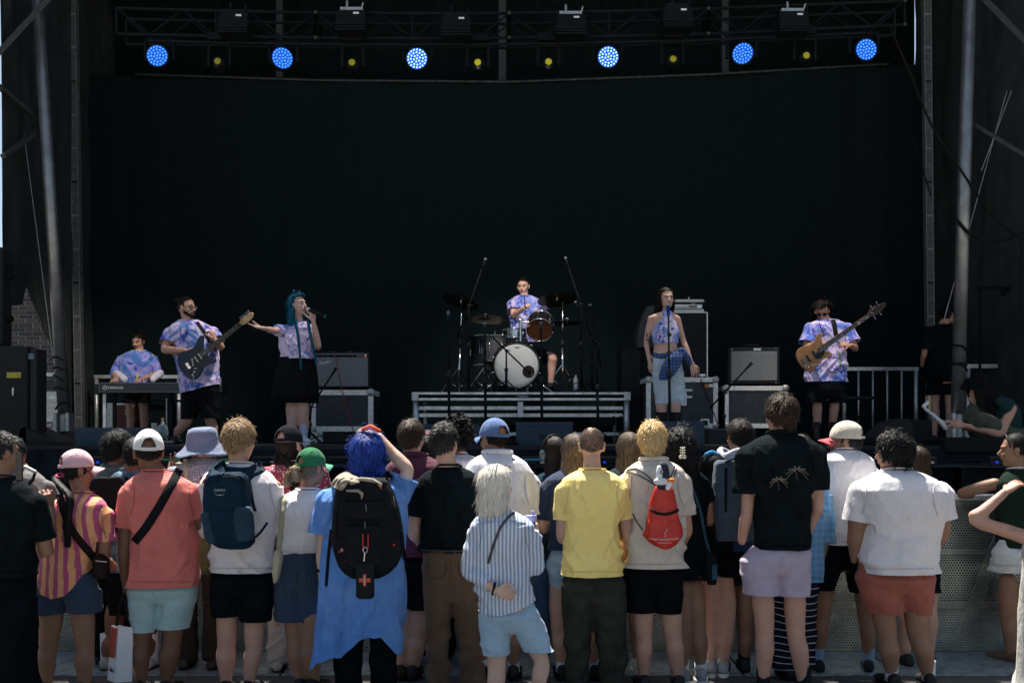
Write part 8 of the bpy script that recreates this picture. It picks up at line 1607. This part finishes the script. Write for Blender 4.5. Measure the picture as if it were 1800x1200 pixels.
def solo_band():
    # ---------------- guitarist
    sp = dict(STG, D=11.6, label='bearded guitarist with dark hair bun, glasses and tie-dyed t-shirt playing a dark guitar', head=(328, 541), hyaw=112, hp=-2, s=1.02, seed=71, skin=PERF_OL, neckr=.058, hairmat=HDB, t=14,
        rows=[(563,314,350),(568,304,362),(575,296,374),(588,290,382),(605,296,384),(630,308,385),(655,312,385),(684,316,386)], kt=(.66,.82), dep=.2,
        armL=[(300,586,0),(296,616,-.12),(346,622,-.36)], armR=[(374,586,-.02),(396,612,-.18),(393,602,-.34)], ar=1.15,
        handL=dict(d=(1,-.1,.15), n=(.1,-1,.45), th=1, curl=.65, s=1.0), handR=dict(d=(-.25,-.2,1), n=(.9,-.3,.1), th=-1, curl=.85, s=1.0), lr=1.06,
        legL=[(338,690),(328,740),(304,)], legR=[(366,690),(370,738),(378,)], pel=[(655,324,382),(682,321,386),(702,320,386)], fyaw=140,
        shirt=dict(mat=TDY(1, YL), len=.62, r=.085, fold=.010, hem=[(312,690),(322,692),(345,688),(365,682),(386,676)], hemtop=640), low=dict(mat=BSK, over=True, legs=[[(698,321,356),(718,320,350),(736,320,346)],[(698,350,386),(718,352,387),(735,354,387)]]), shoe=dict(mat=BSHOE, sock=SOCKB, sockh=.1))
    sp['face'] = dict(beard=True, glasses='clear', open=.4)
    P, C, M, T, J = person(sp); add_hair(P, C, M, 1.02, HDB, dict(n=2600, L=.06, lift=.03, grav=.02, puff=.05, steps=4, width=.005, jit=.1, flow=(0,-1,.2), cap=dict(grow=1.045)), 5, 'dark hair pulled back into a bun')
    mb = MB(); mb.ell(T(0,-.125,.075), (.040,.035,.038), M); c_, n_, f_ = remesh(mb, .006, 1); finish('hair_bun', c_+n_*(vnoise(c_*60)*.006)[:,None], f_, HDB, P)
    navy = plain('navy_guitar_lacquer', (.005,.024,.055), .3, 0, .1, spec=.3); th, T2, M2 = guitar('electric_guitar', 'dark navy electric guitar with maple headstock, held by the bearded guitarist', (346,632), (424,569), 11.22, 11.1, (navy, plain('maple', (.55,.36,.16), .4, 0, .15, 30), plain('rosewood', (.035,.022,.016), .5), plain('dark_guard', (.012,.018,.028), .35, spec=.3)), 1.08)
    band('guitar_strap', [P_shirt[P.name]], [(370,602),(362,588),(353,575),(346,566)], 6, 11.3, BLACKR, th) ; mb = MB(); mb.tube([T2(-.13,-.12,.03), T2(-.16,-.16,.02), T2(-.18,-.10,.02), T2(-.2,-.2,-.02)], .004, 6); part('cable', mb, WHITE, th, True)
    # ---------------- singer with teal hair
    sp = dict(STG, D=11.0, label='singer with long teal blue hair, tie-dyed top and black skirt, arm stretched out', head=(523, 536), hyaw=118, hp=8, s=.98, seed=73, skin=('skin_stage_fair', (.58,.37,.30)), neckr=.044, hairmat=HTEAL, t=18,
        rows=[(566,514,540),(570,502,548),(577,492,553),(592,489,554),(608,492,552),(622,494,550),(631,492,552)], kt=(.62,.74),
        armL=[(497,580,0),(489,585,-.24),(479,584,-.44)], armR=[(548,580,-.02),(563,612,-.10),(557,568,-.20)], ar=.92,
        handL=dict(d=(-.75,-.6,.12), n=(-.25,.3,-1), th=-1, curl=.06, curls=[.05,.10,.14,.2], spread=.25), handR=dict(d=(-.12,0,1), n=(.7,-.7,.1), th=-1, curl=.8),
        legL=[(514,700),(513,738),(512,)], legR=[(532,700),(534,738),(534,)], lr=.98, fyaw=150, pel=[(620,500,546),(650,496,552),(690,494,552)],
        shirt=dict(mat=TDY(2, YL, srgb(224,206,236)), lenL=.42, lenR=.35, r=.062, fold=.010), shoe=dict(mat=WSHOE, sole=WHITE, sock=cloth('lilac_sock', (.42,.42,.55)), sockh=.26))
    sp['face'] = dict(closed=True, open=1, lip=(.35,.08,.09))
    P, C, M, T, J = person(sp)
    add_hair(P, C, M, .98, HTEAL, dict(n=4600, L=.33, lift=.2, puff=.26, grav=.9, curl=.5, cf=3, width=.0055, steps=9, jit=.2, body=.09, grow=1.06, cap=dict(grow=1.07, hl=.36)), 8, 'long wavy teal blue hair')
    for pts in ([W(519,560,10.80),W(524,590,10.78),W(527,620,10.80),W(529,648,10.82)], [W(541,562,10.82),W(546,590,10.80),W(552,615,10.82),W(556,640,10.86)]): ponytail(P, pts, [.016,.015,.011,.005], HTEAL, 5, 160, 'braid', .012)
    mb = MB(); n_ = 60; rs = []
    for y, xl, xr, k in ((628,491,553,.62),(640,488,555,.64),(660,484,557,.66),(685,480,558,.68),(708,478,556,.70)):
        o = oval(W((xl+xr)/2, y, 11.0), (xr-xl)/2*11/F, (xr-xl)/2*11/F*k, R(-10), n_, 2.1); u = (y-628)/80; c_ = o.mean(0); a = np.arange(n_)*2*math.pi/n_; o[:,:2] = c_[:2]+(o[:,:2]-c_[:2])*(1+u*.07*np.sin(a*9+.8*np.sin(a*3))+u*.03*np.sin(a*17))[:,None]; rs.append(o)
    mb.rings(rs[::-1]); part('skirt', mb, BSK, P, True)
    mh = thing('microphone', 'wireless handheld microphone with pale grille held by the teal haired singer', 'microphone', W(556,550,10.75)); p, q = W(574,557,10.74), W(543,545,10.80); d = (q-p)/np.linalg.norm(q-p)
    mb = MB(); mb.cyl(p, q, .014, .020, 14); part('mic_body', mb, BLACKM, mh, True); mb = MB(); mb.ell(q+d*.012, (.028,.026,.028)); part('mic_grille', mb, plain('mic_mesh_pale', (.42,.42,.42), .4, .7, .2, 300, .6), mh, True); mb = MB(); mb.cyl(p+d*.01, p+d*.02, .0165); part('coloured_ring', mb, grn, mh, True)
    # ---------------- keyboard player
    sp = dict(auto(241, 577, 14.2, 1.0, DECK), **STG); sp.update(D=14.2, g=DECK, label='keyboard player with mustache in blue tie-dyed shirt over white long sleeves', head=(243,600), hyaw=188, hp=-16, s=1.0, seed=75, skin=PERF_OL, hairmat=HDB,
        rows=[(616,232,256),(619,222,264),(624,213,270),(636,208,274),(655,212,270),(672,214,270),(690,214,270)], armL=[(216,628,0),(203,656,-.05),(222,668,-.36)], armR=[(268,628,0),(281,656,-.05),(266,668,-.36)],
        handL=dict(d=(.25,-1,-.2), n=(0,-.2,1), th=1, curl=.35), handR=dict(d=(-.2,-1,-.2), n=(0,-.2,1), th=-1, curl=.35))
    sp['shirt'] = dict(mat=TDY(3, srgb(220,200,90), srgb(160,160,226)), len=1.15, r=.075, cuff=.07, fold=.010, bmat=WHITE); sp['face'] = dict(mustache=True, closed=True); lowauto(sp, 'shorts', BSK)
    P, C, M, T, J = person(sp); add_hair(P, C, M, 1, HDB, dict(SHORT, n=2400, L=.05, curl=.5), 6)
    mb = MB()
    for a in (sp['armL'], sp['armR']): el, wr = W(a[1][0],a[1][1],14.2+a[1][2]), W(a[2][0],a[2][1],14.2+a[2][2]); P_, rr = spl([el, (el+wr)/2, el+(wr-el)*.82], [.058,.052,.042], 3); mb2 = MB(); mb2.tube(P_, rr, 14, True); c_, n_, f_ = remesh(mb2, .009, 2); finish('white_sleeve', fold(c_, n_, .014, 5, c_[:,2].min(), c_[:,2].max(), .8), f_, WH, P)
    # ---------------- drummer
    DDR = 14.15; sp = dict(STG, D=DDR, g=ZR, label='drummer with short dark hair in lilac tie-dyed t-shirt seated behind the drums', head=(920, 503), hyaw=196, hp=-10, s=1.0, seed=77, skin=PERF_SK, hairmat=HDB,
        rows=[(520,908,935),(524,899,946),(530,894,954),(545,893,958),(570,897,953),(590,899,950),(602,900,948)], armL=[(900,535,0),(903,556,-.14),(922,548,-.46)], armR=[(950,536,0),(962,560,-.10),(945,566,-.40)], handL=dict(d=(.3,-.8,.35), n=(-.3,-.3,1), th=1, curl=1.0), handR=dict(d=(-.3,-.9,-.1), n=(0,-.3,1), th=-1, curl=1.0), ar=1.05,
        pel=[(612,898,958),(628,896,962)], legL=[(912,622,0),(878,640,-.40),(882,680,-.45)], legR=[(944,622,0),(969,632,-.40),(966,676,-.42)], fyaw=180, shirt=dict(mat=TDY(4, None, srgb(214,202,240), srgb(120,140,220)), len=.6, r=.075, fold=.010), shoe=dict(mat=BSHOE))
    sp['face'] = dict(closed=True); P, C, M, T, J = person(sp); add_hair(P, C, M, 1, HDB, dict(SHORT, L=.022, puff=.08), 6)
    for hp_, kn in (((912,622,0),(884,638,-.34)), ((944,622,0),(966,630,-.34))): a_, b_ = W(hp_[0],hp_[1],DDR), W(kn[0],kn[1],DDR+kn[2]); mb = MB(); P_, rr = spl([a_, (a_+b_)/2, b_], [.105,.095,.08], 3); mb.tube(P_, rr, 14, True); part('shorts_leg', mb, BSK, P, True)
    wood = plain('hickory', (.5,.36,.2), .5)
    for (a_, b_, lab) in ((W(923,551,13.7), W(922,517,13.35), 'drumstick held upright in front of the drummer\'s chin'), (W(944,567,13.75), W(925,575,13.3), 'drumstick pointing down at the snare drum')): mb = MB(); mb.tube([a_, a_*.15+b_*.85, b_], [.0085,.0065,.004], 8, True); solo('drumstick', mb, wood, lab, 'drumstick', smooth=True)
    tth = thing('drum_throne', 'low round drum stool under the drummer', 'stool', W(928, 689, DDR+.02)); mb = MB(); mb.lathe([(.001,0),(.16,0),(.17,.03),(.16,.07),(.001,.075)], W(928, 640, DDR+.02), 24); part('seat', mb, BLACKP, tth, True); mb = MB(); mb.cyl(W(928,640,DDR+.02), W(928,689,DDR+.02), .02); part('post', mb, CHROME, tth)
    # ---------------- halter top singer
    sp = dict(STG, D=10.75, hb=[.075,.10,.112,.118,.118,.114,.11,.108], label='bare shouldered singer in lilac halter top and light denim shorts at the round based microphone', head=(1171, 525), hyaw=168, hp=0, s=.96, seed=79, skin=PERF_SK, neckr=.041, hairmat=HDB,
        rows=[(546,1163,1180),(552,1160,1183),(560,1156,1187),(570,1149,1192),(585,1146,1193),(595,1147,1192),(604,1147,1192)], brows=[(549,1157,1182),(552,1148,1189),(558,1140,1194),(570,1144,1192),(590,1147,1192),(605,1149,1190),(617,1148,1192),(630,1147,1196)],
        armL=[(1144,560,0),(1137,600,.06),(1142,636,.0)], armR=[(1191,560,0),(1202,600,.02),(1215,640,-.06)], ar=.74, handL=dict(d=(.1,-.1,-1), n=(-.9,-.4,0), th=1, curl=.55), handR=dict(d=(.25,-.1,-1), n=(.2,-1,-.2), th=-1, curl=.12, spread=.2),
        legL=[(1160,680),(1163,722),(1163,)], legR=[(1186,680),(1187,722),(1188,)], lr=.92, fyaw=175, pel=[(622,1148,1196),(645,1146,1200),(668,1146,1203)],
        shirt=dict(name='halter_top', mat=TDY(8, None, srgb(232,216,238), srgb(120,150,215)), len=0, band=False, fold=.005), low=dict(mat=cloth('pale_denim', (.42,.50,.56), 'denim'), over=True, legs=[[(660,1146,1177),(685,1149,1177),(709,1152,1177)],[(660,1174,1203),(685,1177,1204),(706,1178,1205)]], fold=.007, k=.7), shoe=False)
    sp['face'] = dict(lip=(.38,.10,.10)); P, C, M, T, J = person(sp)
    add_hair(P, C, M, .96, HDB, dict(n=3600, L=.22, lift=.2, puff=.24, fy=.04, grav=1.0, curl=.12, width=.005, steps=7, jit=.14, body=.065, part_=(-.15,.35,1), cap=dict(hl=.38)), 8, 'dark chin length hair')
    for x in (1163, 1188):
        mb = MB(); c = W(x, 781, 10.75); z1 = Z(723, 10.75); mb.tube([[c[0], 10.75, DECK+.06], [c[0], 10.76, DECK+.15], [c[0], 10.77, DECK+.28], [c[0], 10.76, z1]], [.045,.050,.060,.064], 18); mb.tube([[c[0], 10.77, DECK+.05],[c[0], 10.66, DECK+.045],[c[0]+.0, 10.58, DECK+.035]], [.048,.045,.03], 14, True); part('boot', mb, plain('black_leather', (.014,.013,.013), .35), P, True)
    FL = cloth('blue_flannel', (.02,.04,.12), 'plaid', (.08,.14,.32), (.01,.01,.02), sc=28)
    body = [c_ for c_ in P.children if c_.name.startswith('body')]; S = [P_low[P.name]]+body; band('tied_flannel', S, [(1147,623),(1160,626),(1180,624),(1198,617)], 9, 10.6, FL, P, .02)
    mb = MB(); rs = []
    for (x, y), w_, dd in (((1196,618),12,.0),((1186,628),15,.02),((1178,645),17,.03),((1172,658),15,.03),((1167,668),9,.025)): rs.append(oval(W(x, y, 10.57-dd), w_*10.5/F, .022, .1, 20, 2.2))
    mb.rings(rs[::-1]); mb.ell(W(1197,616,10.58), (.045,.035,.035)); P_, rr = spl([W(1199,617,10.58), W(1207,628,10.60), W(1212,636,10.63)], [.035,.040,.036], 3); mb.tube(P_, rr, 14, True); c_, n_, f_ = remesh(mb, .008, 2); finish('tied_flannel_sleeves', fold(c_, n_, .016, 4, c_[:,2].min(), c_[:,2].max(), .8), f_, FL, P)
    fr_ = MB()
    for i in range(26): x = 1153+i*2+random.uniform(-.5,.5); L_ = random.uniform(2, 6) if i not in (1, 20) else 18; fr_.tube([W(x,706,10.60), W(x+random.uniform(-2,2),706+L_,10.60)], .0018, 4)
    part('frayed_hem', fr_, WHITE, P)['kind'] = 'stuff'
    for pts in ([(1137,585),(1137,592)], [(1136,596),(1141,598)]): mb = MB(); mb.tube([on(body, x, y, 10.7, .0008)[0] for x, y in pts], .006, 6); part('tattoo', mb, plain('tattoo_ink', (.06,.045,.05)), P, True)
    # ---------------- bass player
    sp = dict(STG, D=12.2, label='long haired bass player in sunglasses and long lilac tie-dyed t-shirt looking down', head=(1445, 546), hyaw=198, hp=-36, hr=4, s=1.0, seed=81, skin=PERF_OL, hairmat=HDB, neckr=.052,
        rows=[(562,1436,1472),(567,1425,1484),(573,1417,1492),(588,1414,1494),(610,1418,1488),(635,1418,1488),(655,1416,1489),(671,1415,1490)], kt=(.6,.7), armL=[(1424,578,0),(1413,613,-.06),(1425,604,-.34)], armR=[(1488,578,0),(1499,612,-.08),(1478,611,-.33)],
        handL=dict(d=(.75,-.25,-.55), n=(-.3,-1,.3), th=1, curl=.45), handR=dict(d=(-1,-.1,.2), n=(.1,-.7,.6), th=-1, curl=.65), legL=[(1436,700),(1437,738),(1436,)], legR=[(1468,700),(1464,738),(1464,)], lr=.82, fyaw=180, pel=[(665,1420,1486),(685,1418,1488),(700,1418,1488)],
        shirt=dict(mat=TDY(6, None, srgb(216,200,236), srgb(66,110,200)), len=.72, r=.085, flare=1.15, fold=.010), low=dict(mat=BSK, legs=[[(692,1418,1454),(700,1418,1453),(708,1419,1452)],[(692,1452,1488),(700,1453,1488),(708,1454,1487)]]), shoe=dict(mat=BSHOE, sock=SOCKB, sockh=.2))
    sp['face'] = dict(glasses='sun'); P, C, M, T, J = person(sp); add_hair(P, C, M, 1, HDB, dict(n=3400, L=.17, lift=.35, puff=.5, grav=.8, curl=.7, cf=4, width=.005, steps=7, jit=.3, body=.085), 8, 'wavy dark hair to the jaw')
    nat = plain('natural_walnut', (.30,.135,.045), .38, 0, .25, 14); th, T2, M2 = guitar('bass_guitar', 'natural wood bass guitar with long dark neck, held by the long haired bass player', (1431,622), (1527,554), 11.84, 11.74, (nat, plain('wenge', (.16,.09,.045), .4), plain('dark_board', (.022,.017,.015), .45), BLACKP), 1.0, True)
    band('strap', [P_shirt[P.name]], [(1470,590),(1468,578),(1466,568),(1464,562)], 8, 11.95, BLACKR, th); band('necklace_cord', [P_shirt[P.name]], [(1440,566),(1444,578),(1449,590)], 1.2, 11.95, BLACKR, P, .002); band('beaded_lanyard', [P_shirt[P.name]], [(1476,618),(1477,630),(1477,642)], 3, 11.95, plain('lanyard_green', (.15,.25,.08), .7, 0, .6, 120), P, .003)
    # ---------------- crew member behind the pole
    sp = dict(auto(1656, 533, 13.4, .95, DECK), **STG); sp.update(D=13.4, g=DECK, label='crew member all in black standing half behind the right round pole', head=(1668, 553), hyaw=80, seed=83, skin=PERF_OL, hairmat=HB, face=None, front=1, t=40)
    sp['shirt'] = dict(mat=BLK, len=.8, r=.085); lowauto(sp, 'shorts', BLKB, over=True); P, C, M, T, J = person(sp); add_hair(P, C, M, 1, HB, SHORT, 6)
    # ---------------- crouching photographer
    DP = 10.2; sp = dict(D=DP, g=DECK, front=1, label='curly haired photographer in dark green tank top crouching at the stage edge with a gimbal', head=(1722, 694), hyaw=-85, hp=-12, s=1.0, seed=85, skin=PERF_OL, neckr=.05, vox=.012, t=-50,
        rows=[(695,1735,1762),(702,1732,1778),(712,1734,1786),(728,1740,1792),(745,1744,1796),(762,1744,1798)], kt=(.8,.9), armL=[(1712,722,.1),(1718,756,.0),(1672,745,-.10)], armR=[(1768,718,-.12),(1742,762,-.20),(1684,748,-.16)], ar=1.05,
        handL=dict(d=(-1,0,.35), n=(.3,-.3,1), th=-1, curl=.55), handR=dict(d=(-1,.0,.15), n=(.2,-.9,.3), th=1, curl=.5), legL=[(1770,765,.1),(1708,722,-.02),(1730,778,.1)], legR=[(1780,768,-.05),(1716,735,-.16),(1745,780,.05)], shoe=dict(mat=BSHOE), fyaw=-90,
        shirt=dict(name='tank_top', mat=cloth('dark_teal_rib', (.016,.045,.045)), len=.02, r=.04, bmat=cloth('teal_binding', (.02,.18,.17)), bw=.006, fold=.008))
    P, C, M, T, J = person(sp); add_hair(P, C, M, 1.0, HB, dict(n=6000, L=.26, lift=.6, fy=.07, puff=.85, grav=.5, curl=.9, cf=6, width=.006, steps=8, jit=.4, grow=1.08, body=.1), 8, 'big curly dark hair')
    OL = cloth('olive_trousers', (.055,.065,.04), amt=.15); mb = MB()
    for pts, rr in ((((1778,766,.08),(1740,742,.0),(1708,722,-.03),(1712,752,.0),(1722,776,.05)), [.11,.10,.075,.07,.06]), (((1784,770,-.06),(1748,752,-.12),(1718,736,-.17),(1726,760,-.1),(1740,778,0)), [.11,.10,.078,.07,.06])): P_, r_ = spl([W(a,b,DP+c_) for a, b, c_ in pts], rr, 4); mb.tube(P_, r_, 16, True)
    mb.ell(W(1784,768,DP), (.14,.15,.11)); c_, n_, f_ = remesh(mb, .011, 3); finish('trousers', fold(c_, n_, .025, 7, c_[:,2].min(), c_[:,2].max(), .7, 'pants'), f_, OL, P)
    g_ = thing('phone_gimbal', 'white handheld phone gimbal held out by the crouching photographer', 'gimbal', W(1645,745,DP-.1)); WG = plain('white_plastic', (.62,.63,.64), .35)
    for nm_, pts, r_ in (('handle', [(1658,745),(1640,729)], .020), ('motor_arm', [(1640,729),(1627,719),(1625,714)], .015), ('motor', [(1624,714),(1630,708)], .020), ('grip', [(1662,752),(1654,741)], .024)):
        mb = MB(); mb.tube([W(x,y,DP-.12) for x, y in pts], r_, 10, True); part(nm_, mb, WG, g_, True)
    mb = MB(); mb.rbox(W(1632,722,DP-.12), W(1636,695,DP-.12)+[0,.08,0], .003); part('phone', mb, plain('gold_phone', (.35,.28,.15), .4), g_)
solo_band()
for o_ in list(_ts.objects): bpy.data.objects.remove(o_)
bpy.data.scenes.remove(_ts)
